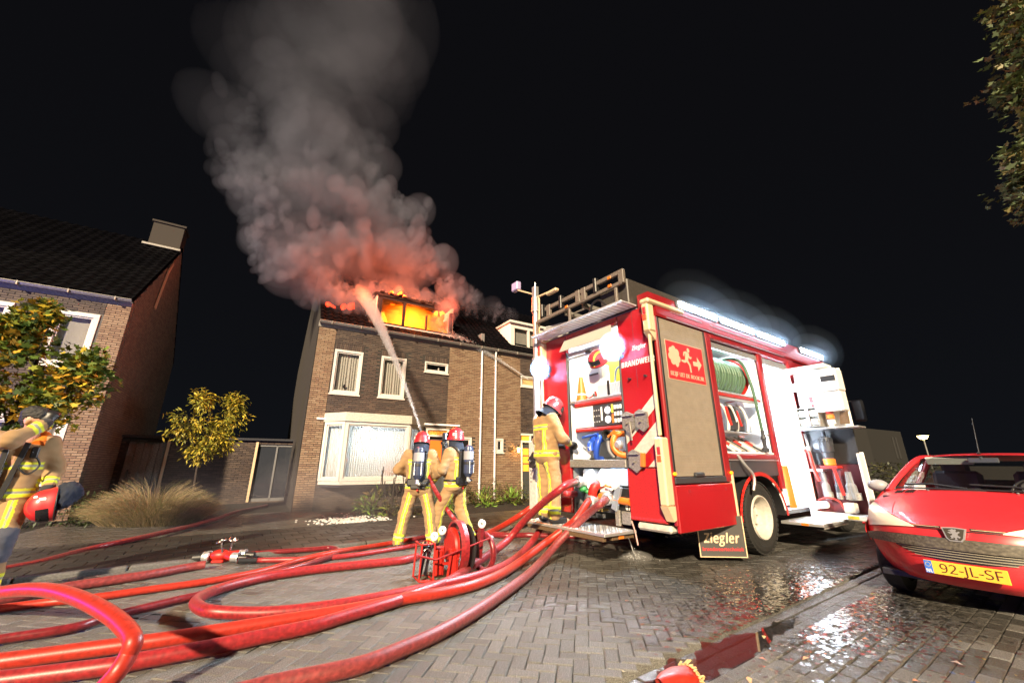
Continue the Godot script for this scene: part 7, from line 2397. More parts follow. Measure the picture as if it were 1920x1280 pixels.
func hose_basket() -> void:
	var b := thing("hose_reel_stand", "red portable hose reel stand with fittings standing among the hoses", "hose reel", Transform3D(frame(Vector3.ZERO, 62.0).basis.scaled(Vector3.ONE * 0.82), Vector3(-0.8, 0.0, -5.45)))
	var w := mb()
	for q in [[-0.46, 0.18], [-0.46, -0.12], [-0.26, 0.2], [-0.26, -0.12]]:
		w.cyl(Vector3(q[0], 0.03, q[1]), Vector3(q[0] + (0.02 if q[0] < -0.4 else 0.0), 0.5, q[1]), 0.014, -1, 8)
	for y in [0.03, 0.49]:
		w.tube([Vector3(-0.46, y, 0.18), Vector3(-0.26, y, 0.2), Vector3(-0.26, y, -0.12), Vector3(-0.46, y, -0.12), Vector3(-0.46, y, 0.18)], 0.013, -1, 7)
	w.tube(curve_pts([Vector3(-0.46, 0.03, 0.18), Vector3(-0.25, 0.02, 0.23), Vector3(0.0, 0.02, 0.22), Vector3(0.2, 0.03, 0.16)]), 0.014, -1, 7)
	part("wire_frame", w, M.red_plain, b)
	var tp := mb()
	for q in [[-0.4, 0.1], [-0.3, 0.02]]:
		tp.bar(Vector3(q[0] + 0.04, 0.42, q[1]), Vector3(q[0] - 0.03, 0.06, q[1]), 0.05, 0.03, Vector3.RIGHT)
	tp.ball(Vector3(-0.34, 0.42, 0.06), Vector3(0.08, 0.06, 0.06))
	part("black_strap", tp, M.black, b)
	part("steel_buckle", mb().tube(curve_pts([Vector3(-0.44, 0.36, 0.14), Vector3(-0.36, 0.43, 0.15), Vector3(-0.3, 0.38, 0.16)]), 0.01, -1, 6).box(Vector3(-0.44, 0.08, 0.12), Vector3(0.03, 0.04, 0.02), 0.006).box(Vector3(-0.28, 0.1, 0.1), Vector3(0.03, 0.04, 0.02), 0.006), M.steel, b)
	for q in [[-0.12, 0.0, 0.42], [0.06, 0.12, 0.4]]:
		var bx := mb().bx(Vector3(q[0] - 0.07, 0.03, q[1] - 0.05), Vector3(q[0] + 0.07, q[2], q[1] + 0.05), 0.015)
		bx.bx(Vector3(q[0] - 0.08, q[2] * 0.6, q[1] - 0.055), Vector3(q[0] + 0.08, q[2] * 0.66, q[1] + 0.055), 0.01).bx(Vector3(q[0] - 0.03, 0.05, q[1] + 0.05), Vector3(q[0] + 0.03, q[2] - 0.04, q[1] + 0.07), 0.01)
		part("red_box", bx, M.red_plain, b)
	part("red_clip", mb().bar(Vector3(-0.05, 0.05, 0.2), Vector3(-0.01, 0.33, 0.2), 0.03, 0.03, Vector3.RIGHT).bx(Vector3(-0.12, 0.2, 0.14), Vector3(-0.02, 0.23, 0.2)), M.red_plain, b)
	var xb := Basis(Vector3.UP, Vector3.LEFT, Vector3.BACK)
	part("reel_drum", mb().lathe([Vector2(0, 0.03), Vector2(0.26, 0.03), Vector2(0.28, 0.0), Vector2(0.28, -0.04), Vector2(0.22, -0.05)], Vector3(0.1, 0.37, -0.1), xb, 32), M.red_plain, b)
	part("reel_flange", mb().lathe([Vector2(0.33, 0.05), Vector2(0.36, 0.06), Vector2(0.37, 0.0), Vector2(0.36, -0.07), Vector2(0.33, -0.06), Vector2(0.335, 0.0), Vector2(0.33, 0.05)], Vector3(0.2, 0.38, -0.12), xb, 36), M.hose, b)
	part("black_disc", mb().lathe([Vector2(0, 0.02), Vector2(0.3, 0.02), Vector2(0.33, 0.0), Vector2(0.3, -0.02), Vector2(0, -0.02)], Vector3(0.37, 0.35, -0.1), xb, 32), M.black, b)
	part("rolled_hose", mb().tube(ring_pts(Vector3(0.62, 0.27, -0.05), Vector3.UP, Vector3(0.3, 0, 1).normalized(), 0.26, 0.24, 24), 0.045, -1, 10), M.hose_dark, b)
	part("red_arm", mb().bar(Vector3(0.52, 0.2, 0.0), Vector3(0.56, 0.62, -0.02), 0.12, 0.06, Vector3.RIGHT), M.hose_dark, b)
	for q in [Vector3(0.57, 0.68, -0.02), Vector3(-0.02, 0.6, -0.2), Vector3(-0.14, 0.52, -0.22)]:
		part("white_coupling", mb().tube(ring_pts(q, Vector3.UP, Vector3(0.6, 0, 0.8), 0.042, 0.042, 18), 0.026, -1, 9), M.white, b)
	part("carry_bar", mb().tube([Vector3(-0.5, 0.36, 0.2), Vector3(-0.25, 0.29, 0.24), Vector3(0.6, 0.5, 0.2)], 0.013, -1, 8), M.hose, b)
	part("steel_coupling", mb().cyl(Vector3(0.66, 0.5, 0.02), Vector3(0.72, 0.46, 0.05), 0.04), M.alu, b)


# ------------------------------------------------------------------ small things in the street
func build_street_things() -> void:
	# hose end with a frayed tan collar, lying at the mouth of the puddle
	var s := thing("hose_end", "bright red capped hose end with frayed tan collar at the puddle", "hose end", frame(Vector3(1.02, 0, -2.93), 68.0))
	var rows := []
	for i in 12:
		var f := i / 11.0
		var row := []
		for k in 21:
			var a := TAU * k / 20
			var r := 0.062 * sqrt(sin(PI * clampf(0.06 + f * 0.62, 0, 1))) * (1.0 + 0.06 * sin(a * 5.0 + f * 6.0))
			row.append(Vector3(-0.15 + f * 0.24, maxf(0.004, 0.05 + sin(a) * r * 0.85), cos(a) * r * 1.35))
		rows.append(row)
	part("red_cap", mb().skin(rows), M.hose_bright, s)
	var fr := mb()
	for k in 60:
		var a := TAU * k / 60
		var p := Vector3(0.085 + rr(-0.01, 0.01), maxf(0.008, 0.05 + sin(a) * 0.058), cos(a) * 0.088)
		fr.bar(p, p + Vector3(rr(0.015, 0.045), rr(-0.02, 0.02), rr(-0.012, 0.012)), 0.012, 0.007)
	part("frayed_collar", fr, std(lin(0.55, 0.36, 0.16), 0.9), s)
	# water squirting from under the step
	var lk := thing("water_leak", "thin stream of water spurting from under the rear step onto wet pavers", "water", TR)
	part("stream", mb().tube(curve_pts([Vector3(-0.1, 0.44, -0.75), Vector3(0.12, 0.28, -0.87), Vector3(0.39, 0.0, -1.02)]), 0.006, 0.009, 8), std(lin(0.75, 0.77, 0.8), 0.1), lk)
	var dx := []
	for k in 160:
		var a := rr(0, TAU)
		var d := absf(rng.randfn(0, 0.12))
		dx.append(Transform3D(Basis.from_scale(Vector3.ONE * rr(0.002, 0.005)), Vector3(0.39 + cos(a) * d, absf(rng.randfn(0, 0.05)) * exp(-d * 5.0) + 0.004, -1.02 + sin(a) * d)))
	many("splash", mb().ball(Vector3.ZERO, Vector3.ONE, Basis(), 6, 4).mesh(), std(lin(0.8, 0.82, 0.85), 0.1), lk, dx)
	mist(lk, Vector3(0.39, 0.03, -1.02), Vector3(0.5, 0.14, 0.5), 1.2, Color(0.95, 0.95, 0.95))
	# fallen leaves
	var spots := [[2.08, -3.31, "tan curled leaf lying below the car's number plate"], [1.5, -3.05, "pale leaf lying at the end of the puddle"], [2.75, -3.6, "brown leaf on the bay pavers nearest to the car's front wheel"], [3.0, -3.25, "small orange leaf under the car's bumper"], [1.72, -3.3, "whitish leaf halfway along the bay side of the puddle"], [0.72, -3.1, "crumpled pale leaf left of the red hose end"], [1.6, -2.75, "brown leaf nearest the bottom edge on the bay pavers"], [1.95, -3.62, "reddish leaf on the gutter edge by the bright reflection"], [2.5, -3.0, "ochre leaf lying alone right of the puddle"]]
	for q in spots:
		var lf := part("fallen_leaf", blade_leaf(rr(0.04, 0.065), rr(0.014, 0.022)), std(Color(rr(0.6, 0.8), rr(0.5, 0.66), rr(0.36, 0.5)), 0.7))
		lf.transform = Transform3D(Basis(UPV, rr(0, TAU)) * Basis(Vector3.RIGHT, rr(-0.2, 0.2)), Vector3(q[0], 0.012, q[1]))
		tag(lf, q[2], "leaf", "leaves fallen on the pavers")
	# added tripod lamp, out of view, gives the blue cast of emergency vehicles
	var bb := thing("added_beacon", "added blue beacon on a tripod, in place of vehicle lights beyond the left edge", "beacon", Transform3D(Basis(), Vector3(-12.5, 0, -2.6)))
	var tr := mb()
	for k in 3:
		tr.cyl(Vector3(0, 1.3, 0), Vector3(cos(TAU * k / 3) * 0.4, 0, sin(TAU * k / 3) * 0.4), 0.015)
	part("tripod", tr, M.black, bb)
	part("blue_lamp", mb().lathe([Vector2(0, 1.3), Vector2(0.08, 1.3), Vector2(0.075, 1.45), Vector2(0, 1.48)]), glow(Color(0.15, 0.2, 1.0), 4.0), bb)
	omni(Vector3(0, 1.4, 0), Color(0.26, 0.2, 1.0), 7.0, bb, 0.5)
	# white fittings hung in the open pump bay
	var hk := thing("helmet", "red helmet with yellow stripes hanging in the lit pump bay", "helmet", TR * Transform3D(helm_turn(Vector3(-0.72, 0.62, 0.25), Vector3(-0.55, -0.75, -0.35)), Vector3(-0.02, 2.93, -1.12)))
	helmet_parts(hk, Transform3D(), false)
	part("yellow_stripe", mb().tube(curve_pts([Vector3(0.06, -0.02, 0.14), Vector3(0.06, 0.1, 0.09), Vector3(0.06, 0.142, 0.0), Vector3(0.06, 0.1, -0.1), Vector3(0.06, -0.02, -0.15)]), 0.018, -1, 6), M.yellow, hk)
	var bag := thing("equipment_bag", "large yellow rescue bag behind the hanging helmet in the pump bay", "bag", TR * Transform3D(Basis(), Vector3(0.5, 2.33, -1.0)))
	part("bag_body", mb().box(Vector3(0.04, 0.55, -0.05), Vector3(0.36, 0.95, 0.7), 0.1), M.yellow, bag)
	part("carry_strap", mb().tube(curve_pts([Vector3(-0.18, 0.5, 0.1), Vector3(-0.22, 0.45, 0.0), Vector3(-0.22, 0.2, -0.05), Vector3(-0.19, 0.0, -0.05)]), 0.015, -1, 6), M.bluegrey, bag)
	var wb := thing("white_case", "tall white case on the pump bay shelf left of the yellow bag", "case", TR * Transform3D(Basis(), Vector3(0.35, 2.33, -1.45)))
	part("case_body", mb().box(Vector3(0, 0.3, 0.08), Vector3(0.4, 0.58, 0.3), 0.03), M.white, wb)
	part("case_latch", mb().box(Vector3(-0.21, 0.42, 0.08), Vector3(0.02, 0.03, 0.2), 0.005), M.dark, wb)
	var cr := thing("mesh_crate", "grey wire mesh crate with a black strap on the pump bay shelf", "crate", TR * Transform3D(Basis(), Vector3(0.15, 2.33, -0.95)))
	part("crate_side", mb().bx(Vector3(-0.1, 0.0, -0.28), Vector3(0.3, 0.2, 0.24), 0.01), std(lin(0.5, 0.53, 0.6), 0.5), cr)
	var gm := mb()
	for k in 9:
		gm.bar(Vector3(-0.106, 0.0, 0.0 + k * 0.025), Vector3(-0.106, 0.19, 0.0 + k * 0.025 + (0.04 if k % 2 else -0.04)), 0.006, 0.004, Vector3.RIGHT)
	part("mesh_front", gm, M.bluegrey, cr)
	part("black_strap", mb().bx(Vector3(-0.115, -0.0, -0.06), Vector3(-0.107, 0.24, -0.01), 0.002), M.black, cr)
	var cn := thing("traffic_cone", "orange and white traffic cone at the left of the pump bay shelf", "cone", TR * Transform3D(Basis(), Vector3(0.14, 2.33, -1.68)))
	part("cone_body", mb().lathe([Vector2(0.11, 0.0), Vector2(0.1, 0.02), Vector2(0.035, 0.42), Vector2(0, 0.43)]), M.orange, cn)
	part("cone_band", mb().lathe([Vector2(0.088, 0.1), Vector2(0.064, 0.22)]), M.white, cn)
	var wr := thing("hand_tool", "red handled hand tool with a curved strap lying on the shelf front", "tool", TR * Transform3D(Basis(), Vector3(0.06, 2.335, -1.35)))
	part("red_grip", mb().bar(Vector3(-0.02, 0.03, 0.1), Vector3(0, 0.1, 0.06), 0.03, 0.03).tube(curve_pts([Vector3(0, 0.08, 0.06), Vector3(0, 0.02, -0.05), Vector3(0, 0.04, -0.14)]), 0.012, -1, 6), M.red_plain, wr)
	part("steel_head", mb().box(Vector3(0, 0.05, 0.05), Vector3(0.05, 0.07, 0.06), 0.01), M.steel, wr)


# ------------------------------------------------------------------ plants
func leaf_mesh(r: float, lobes: int, fold: float) -> ArrayMesh:
	var m := mb()
	var pts := []
	var n := lobes * 2
	for k in n + 1:
		var a := lerpf(-2.5, 2.5, float(k) / n)
		var rr2 := r * (1.0 if k % 2 == 0 else 0.52) * (1.0 - 0.22 * absf(a) / 2.5)
		if k == 0 or k == n:
			rr2 *= 0.7
		pts.append(Vector3(sin(a) * rr2, absf(sin(a)) * rr2 * fold - 0.12 * rr2 * fold, -cos(a) * rr2))
	for k in n:
		m.tri(Vector3(0, 0, r * 0.15), pts[k], pts[k + 1], UPV, UPV, UPV)
	return m.mesh()


func blade_leaf(l: float, w: float) -> ArrayMesh:
	var m := mb()
	var c := [Vector3(0, 0, 0), Vector3(0, 0.0, -l * 0.5), Vector3(0, -l * 0.12, -l)]
	m.tri(c[0], c[1] + Vector3(w, w * 0.4, 0), c[1], UPV, UPV, UPV)
	m.tri(c[0], c[1], c[1] + Vector3(-w, w * 0.4, 0), UPV, UPV, UPV)
	m.tri(c[2], c[1] + Vector3(w, w * 0.4, 0), c[1], UPV, UPV, UPV)
	m.tri(c[2], c[1], c[1] + Vector3(-w, w * 0.4, 0), UPV, UPV, UPV)
	return m.mesh()


# leaves gathered on twigs inside a few lumps
func foliage(called: String, parent: Node3D, lumps: Array, count: int, me: ArrayMesh, cols: Array, droop := 0.35) -> void:
	var xs := []
	var cs := []
	var tw := mb()
	while xs.size() < count:
		var L: Array = lumps[rng.randi() % lumps.size()]
		var c: Vector3 = L[0]
		var dir := Vector3(rng.randfn(), rng.randfn(), rng.randfn()).normalized()
		var f := pow(rng.randf(), 0.45)
		var tip: Vector3 = c + dir * L[1] * f
		var basecol: Color = cols[rng.randi() % cols.size()]
		if rng.randf() < 0.25:
			tw.cyl(c.lerp(tip, 0.3), tip, 0.006, 0.003, 4)
		for k in rng.randi_range(4, 9):
			var p := tip + Vector3(rng.randfn(), rng.randfn(), rng.randfn()) * 0.075
			var out := (dir + Vector3(rng.randfn(), rng.randfn() * 0.6 - droop, rng.randfn()) * 0.9).normalized()
			var up := (UPV + Vector3(rng.randfn(), 0, rng.randfn()) * 0.55).normalized()
			if absf(out.dot(up)) > 0.97:
				continue
			xs.append(Transform3D(Basis.looking_at(out, up).scaled(Vector3.ONE * rr(0.65, 1.25)), p))
			cs.append(basecol * rr(0.7, 1.2))
	var o := many(called, me, M.leaf, parent, xs, cs)
	part("twigs", tw, M.bark, parent)


func build_plants() -> void:
	var greens := [Color(0.07, 0.12, 0.015), Color(0.11, 0.16, 0.02), Color(0.40, 0.30, 0.02), Color(0.46, 0.25, 0.02), Color(0.22, 0.24, 0.025), Color(0.09, 0.13, 0.03)]
	var a := thing("maple_tree", "young autumn maple with yellow and green leaves in front of the left house", "tree", Transform3D(Basis(), Vector3(-7.15, 0, -5.75)))
	var t := mb().tube(curve_pts([Vector3(0, 0, 0), Vector3(0.02, 1.0, 0.02), Vector3(-0.02, 1.9, 0), Vector3(0.04, 2.6, -0.03), Vector3(0.05, 3.5, 0.05)]), 0.05, 0.015, 9)
	for q in [Vector3(0.55, 2.5, -0.3), Vector3(-0.5, 2.6, 0.3), Vector3(0.3, 3.2, 0.2), Vector3(-0.2, 3.3, -0.2), Vector3(0.5, 2.2, 0.2)]:
		t.tube(curve_pts([Vector3(0, 1.8, 0), Vector3(q.x * 0.4, (q.y + 1.8) * 0.5 + 0.1, q.z * 0.4), q]), 0.018, 0.006, 6)
	part("trunk", t, M.bark, a)
	foliage("crown", a, [[Vector3(-0.1, 2.6, 0.15), 0.62], [Vector3(0.42, 2.5, -0.28), 0.46], [Vector3(-0.55, 2.5, 0.5), 0.55], [Vector3(0.28, 2.08, -0.1), 0.36], [Vector3(-0.3, 2.1, 0.3), 0.4], [Vector3(0.52, 2.75, -0.3), 0.24], [Vector3(-0.2, 3.05, 0.1), 0.32], [Vector3(0.1, 3.45, 0.15), 0.14], [Vector3(-0.05, 3.2, 0.3), 0.12]], 4300, leaf_mesh(0.075, 5, 0.25), greens)
	var b := thing("small_tree", "small yellow leaved tree in front of the garage", "tree", Transform3D(Basis(), Vector3(-8.45, 0, -11.2)))
	var t2 := mb().tube(curve_pts([Vector3(0, 0, 0), Vector3(0.03, 0.7, 0), Vector3(0, 1.6, 0.02), Vector3(0.05, 2.8, 0)]), 0.045, 0.012, 8)
	for q in [Vector3(0.4, 2.9, -0.3), Vector3(-0.45, 2.6, 0.2), Vector3(0.35, 2.2, 0.2)]:
		t2.tube([Vector3(0, 1.3, 0), q * Vector3(0.5, 0.75, 0.5), q], 0.016, 0.005, 6)
	part("trunk", t2, M.bark, b)
	foliage("crown", b, [[Vector3(-0.35, 2.35, 0.3), 0.42], [Vector3(0.4, 2.5, -0.3), 0.45], [Vector3(0, 2.1, 0), 0.5], [Vector3(-0.12, 3.0, 0.1), 0.26], [Vector3(0.42, 3.02, -0.35), 0.24], [Vector3(0.05, 1.65, 0), 0.3], [Vector3(0.3, 1.9, -0.2), 0.35]], 2700, blade_leaf(0.13, 0.022), [Color(0.36, 0.30, 0.025), Color(0.27, 0.25, 0.025), Color(0.44, 0.33, 0.03), Color(0.16, 0.17, 0.02)], 0.8)
	# ornamental grass
	var g := thing("ornamental_grass", "broad tussock of dry tan ornamental grass beside the pavement", "grass clump", Transform3D(Basis(), Vector3(-8.15, 0.0, -9.75)))
	var bl := mb()
	bl.tube([Vector3(0, 0, 0), Vector3(0, 0.35, 0.02), Vector3(0, 0.62, 0.1), Vector3(0, 0.78, 0.26)], 0.0045, 0.0012, 3, false)
	var xs := []
	var cs := []
	for k in 5200:
		var r := sqrt(rng.randf())
		var an := rr(0, TAU)
		var p := Vector3(cos(an) * r * 1.0, 0, sin(an) * r * 0.55)
		var out := atan2(p.x, p.z) + rr(-0.9, 0.9)
		var s := rr(0.7, 1.25) * (1.15 - 0.45 * r)
		xs.append(Transform3D(Basis(UPV, out) * Basis(Vector3.RIGHT, 0.15 + r * 0.55 + rr(-0.15, 0.25)) * Basis.from_scale(Vector3(1, s, s)), p))
		cs.append(Color(0.36, 0.28, 0.15) * rr(0.55, 1.2) if rng.randf() < 0.8 else Color(0.16, 0.18, 0.06) * rr(0.7, 1.1))
	many("grass_blades", bl.mesh(), M.leaf, g, xs, cs)
	# dark stalks by the bay window
	var st := thing("reed_plant", "tall dark stalks of a dried plant below the bay window", "plant", Transform3D(Basis(), Vector3(-3.25, 0.0, -11.45)))
	var sm := mb()
	for k in 17:
		var x := rr(-0.4, 0.75)
		var h := rr(0.75, 1.35)
		var l := rr(-0.18, 0.12) - 0.1 * x
		sm.tube([Vector3(x * 0.6, 0, rr(-0.2, 0.2)), Vector3(x + l * 0.5, h * 0.6, 0), Vector3(x + l, h, 0)], 0.012, 0.008, 5)
		sm.tube([Vector3(x + l * 0.85, h * 0.86, 0), Vector3(x + l, h, 0)], 0.018, 0.014, 6)
	part("stalks", sm, M.bark, st)
	foliage("leaves", st, [[Vector3(0.1, 0.25, 0.1), 0.5], [Vector3(0.6, 0.2, 0), 0.4], [Vector3(-0.4, 0.2, 0.1), 0.4]], 420, blade_leaf(0.16, 0.018), [Color(0.05, 0.06, 0.02), Color(0.09, 0.09, 0.03), Color(0.14, 0.10, 0.04)])
	# low planting along the facade
	var spots := [[Vector3(4.9, 0, 0.45), 0.55, "dark low bush at the foot of the downpipes", false], [Vector3(6.0, 0, 0.5), 0.6, "loose shrub against the wall under the small window", false], [Vector3(7.0, 0, 0.5), 0.5, "olive shrub beside the neighbour's door", false], [Vector3(5.4, 0, 1.3), 0.42, "bright green strap leaved plant in the border, the left one", true], [Vector3(6.3, 0, 1.3), 0.42, "bright green strap leaved plant in the border, nearer the door", true], [Vector3(3.6, 0, 2.0), 0.35, "small green plant behind the two firefighters' legs", true], [Vector3(1.75, 0, 2.0), 0.4, "spiky green grass plant beside the white pebbles", true]]
	for q in spots:
		var p := thing("garden_shrub", q[2], "shrub", HO * Transform3D(Basis(), q[0]), "low plants in the front gardens")
		var r: float = q[1]
		if q[3]:
			foliage("leaves", p, [[Vector3(0, 0.12, 0), r * 0.8]], 150, blade_leaf(0.28, 0.022), [Color(0.14, 0.26, 0.03), Color(0.10, 0.2, 0.03), Color(0.2, 0.27, 0.05)], -0.3)
		else:
			foliage("leaves", p, [[Vector3(0, 0.25, 0), r], [Vector3(0.3, 0.2, 0.1), r * 0.8], [Vector3(-0.35, 0.15, 0), r * 0.7]], 800, blade_leaf(0.09, 0.016), [Color(0.05, 0.08, 0.02), Color(0.08, 0.09, 0.03), Color(0.12, 0.1, 0.03)])
	# hedge and flowers by the left house
	var fb := thing("flower_bush", "dark green bush with pink flowers at the left house corner", "bush", Transform3D(Basis(), Vector3(-9.7, 0, -9.3)))
	foliage("leaves", fb, [[Vector3(0, 0.4, 0), 0.5], [Vector3(-0.6, 0.45, 0.3), 0.5], [Vector3(0.5, 0.3, -0.2), 0.45], [Vector3(-1.0, 0.6, 0.6), 0.4]], 1300, blade_leaf(0.09, 0.018), [Color(0.03, 0.05, 0.015), Color(0.05, 0.07, 0.02)])
	for k in 7:
		part("pink_flower", leaf_mesh(0.035, 5, 0.5), std(lin(0.6, 0.14, 0.42), 0.7), fb).position = Vector3(0.25 + rr(-0.12, 0.12), 0.78 + rr(-0.04, 0.05), 0.3 + rr(-0.08, 0.08))
	# pebbles
	var pb := []
	for k in 420:
		var q := Vector2(rng.randfn() * 0.42, rng.randfn() * 0.42)
		pb.append(Transform3D(Basis(UPV, rr(0, TAU)).scaled(Vector3(rr(0.02, 0.04), rr(0.012, 0.02), rr(0.02, 0.035))), Vector3(-3.85 + q.x, 0.03, -10.35 + q.y)))
	var pe := many("pebbles", mb().ball(Vector3.ZERO, Vector3.ONE, Basis(), 7, 5).mesh(), std(lin(0.55, 0.55, 0.52), 0.25), self, pb)
	tag(pe, "patch of wet white pebbles in the front garden below the bay window", "pebbles")
	# oak above the car
	var ok := thing("oak_tree", "oak whose lamp lit branches hang in at the upper right corner", "tree", Transform3D(Basis(), Vector3(9.13, 0, -3.44)))
	var tk := mb().tube(curve_pts([Vector3(0, 0, 0), Vector3(0.05, 2.0, 0), Vector3(-0.1, 4.5, 0.1), Vector3(0, 8.0, 0), Vector3(0.1, 10.5, 0)]), 0.24, 0.05, 12)
	var lumps := [[Vector3(-1.15, 7.82, -0.81), 0.60], [Vector3(-1.19, 8.16, -0.88), 0.40], [Vector3(-1.42, 7.02, -0.87), 0.50], [Vector3(-1.68, 6.36, -0.92), 0.35], [Vector3(-1.75, 6.52, -1.03), 0.16], [Vector3(-2.05, 5.60, -0.74), 0.30], [Vector3(-2.25, 5.11, -0.69), 0.40], [Vector3(-2.49, 4.83, -0.70), 0.22], [Vector3(-2.53, 4.71, -0.76), 0.16], [Vector3(-2.61, 4.34, -0.69), 0.20], [Vector3(-1.32, 6.81, -0.70), 0.90], [Vector3(-2.19, 4.78, -0.59), 0.70], [Vector3(-1.42, 7.46, -0.87), 0.30]]
	for L in lumps:
		var c: Vector3 = L[0]
		tk.tube(curve_pts([Vector3(0, c.y - 1.4, 0), c * Vector3(0.5, 1, 0.5) - Vector3(0, 0.4, 0), c]), 0.05, 0.012, 6)
	part("trunk", tk, M.bark, ok)
	foliage("crown", ok, lumps, 4400, leaf_mesh(0.065, 4, 0.3), [Color(0.08, 0.11, 0.04), Color(0.10, 0.14, 0.06), Color(0.15, 0.13, 0.05), Color(0.07, 0.10, 0.045)])


# ------------------------------------------------------------------ far things
func build_background() -> void:
	var b := thing("distant_building", "dim flat building far off behind the red car's roof", "building", frame(Vector3(39.0, 0, -46.0), 60.0))
	part("wall", mb().bx(Vector3(-4, 0, -8), Vector3(2.6, 5.2, 0)), std(lin(0.012, 0.0115, 0.011), 0.9), b)
	part("lower_wing", mb().bx(Vector3(2.65, 0, -8), Vector3(14, 5.4, -0.4)), std(lin(0.007, 0.0068, 0.0065), 0.9), b)
	for k in 2:
		part("pale_post", mb().bx(Vector3(10.5 + k * 1.0, 2.0, -0.38), Vector3(10.8 + k, 4.6, -0.3)), std(lin(0.02, 0.02, 0.02), 0.9), b)
	var l := thing("street_lamp", "lit street lamp far down the street above the red car", "street lamp", Transform3D(Basis(), Vector3(32.0, 0, -31.8)))
	part("post", mb().cyl(Vector3.ZERO, Vector3(0, 3.15, 0), 0.06, 0.04), M.grey, l)
	part("lamp_head", mb().lathe([Vector2(0, 3.15), Vector2(0.2, 3.2), Vector2(0.34, 3.42), Vector2(0, 3.46)]), glow(Color(1.0, 0.86, 0.55), 6.0), l)
	omni(Vector3(0, 3.3, 0), Color(1.0, 0.8, 0.5), 3.0, l, 0.1)
	var h := thing("hedge", "dark hedge in the distance beyond the fire engine's cab", "hedge", frame(Vector3(17.0, 0, -19.0), 58.0))
	foliage("leaves", h, [[Vector3(0, 0.6, 0), 0.9], [Vector3(1.2, 0.6, 0), 0.9], [Vector3(2.4, 0.6, 0), 0.9], [Vector3(3.6, 0.6, 0), 0.9], [Vector3(-1.2, 0.5, 0), 0.8], [Vector3(4.8, 0.6, 0), 0.9]], 1500, blade_leaf(0.16, 0.04), [Color(0.03, 0.04, 0.015), Color(0.05, 0.05, 0.02)])


# ------------------------------------------------------------------ fire, smoke, water
func mist(parent: Node3D, p: Vector3, size: Vector3, density: float, c: Color, bs := Basis.IDENTITY, called := "mist") -> void:
	var f := FogVolume.new()
	f.shape = RenderingServer.FOG_VOLUME_SHAPE_ELLIPSOID
	f.size = size
	var key := "%.3f %s" % [density, c]
	if not M.has(key):
		var fm := FogMaterial.new()
		fm.density = density
		fm.albedo = c
		M[key] = fm
	f.material = M[key]
	var k: int = part_count.get(str(parent.get_instance_id()) + called, 0)
	part_count[str(parent.get_instance_id()) + called] = k + 1
	f.name = called if k == 0 else "%s_%03d" % [called, k]
	parent.add_child(f, true)
	f.transform = Transform3D(bs, p)


func puff(parent: Node3D, p: Vector3, r: float, d: float) -> void:
	mist(parent, p, Vector3(r * rr(1.7, 2.3), r * rr(1.6, 2.1), r * rr(1.7, 2.2)), snappedf(maxf(d, 0.01), 0.02 if d > 0.04 else 0.01), Color(0.58, 0.60, 0.69), Basis(Vector3.BACK, rr(-0.7, 0.7)), "smoke_puff")


func jet(called: String, label: String, a: Vector3, b: Vector3, sag: float, w0: float, w1: float, d0: float, d1: float) -> void:
	var o := thing(called, label, "water jet")
	o.set_meta("kind", "stuff")
	var n := 26
	var L := a.distance_to(b)
	var side := (b - a).normalized()
	var xs := []
	for i in n:
		var f := (i + 0.5) / n
		var p := a.lerp(b, f) + UPV * sag * 4.0 * f * (1.0 - f)
		var t := ((b - a) / L + UPV * sag * 4.0 * (1.0 - 2.0 * f) / L).normalized()
		var w := lerpf(w0, w1, pow(f, 1.3))
		mist(o, p, Vector3(w, w, L / n * 2.1), snappedf(lerpf(d0, d1, pow(f, 0.45)) * (1.0 - 0.97 * smoothstep(0.6, 1.0, f)), 0.04) + 0.01, Color(0.93, 0.93, 0.95), Basis.looking_at(t, UPV), "spray")
	for k in 1500:
		var f := rng.randf()
		var w := lerpf(w0, w1, pow(f, 1.3)) * 0.3
		var p := a.lerp(b, f) + UPV * sag * 4.0 * f * (1.0 - f) + Vector3(rng.randfn(), rng.randfn(), rng.randfn()) * w * 0.8
		xs.append(Transform3D(Basis.looking_at(side, UPV).scaled_local(Vector3(1, 1, 3)).scaled(Vector3.ONE * rr(0.002, 0.0055)), p))
	many("droplets", mb().ball(Vector3.ZERO, Vector3.ONE, Basis(), 5, 4).mesh(), std(lin(0.85, 0.86, 0.9), 0.1), o, xs)


func flame(m: MB, p: Vector3, h: float, r: float) -> void:
	var bones := []
	var q := p
	var k := 5
	var lean := Vector3(rr(-0.15, 0.15), 0, rr(-0.1, 0.1))
	for i in k:
		var f := float(i) / k
		var nx := q + Vector3(rng.randfn() * 0.07, h / k, rng.randfn() * 0.05) + lean * h / k
		bones.append([q, nx, r * (1.0 - f * 0.85), r * (1.0 - (f + 1.0 / k) * 0.9)])
		q = nx
	net(m, bones, 0.045, 22.0, func(_p: Vector3, _n: Vector3) -> Color: return Color.WHITE)


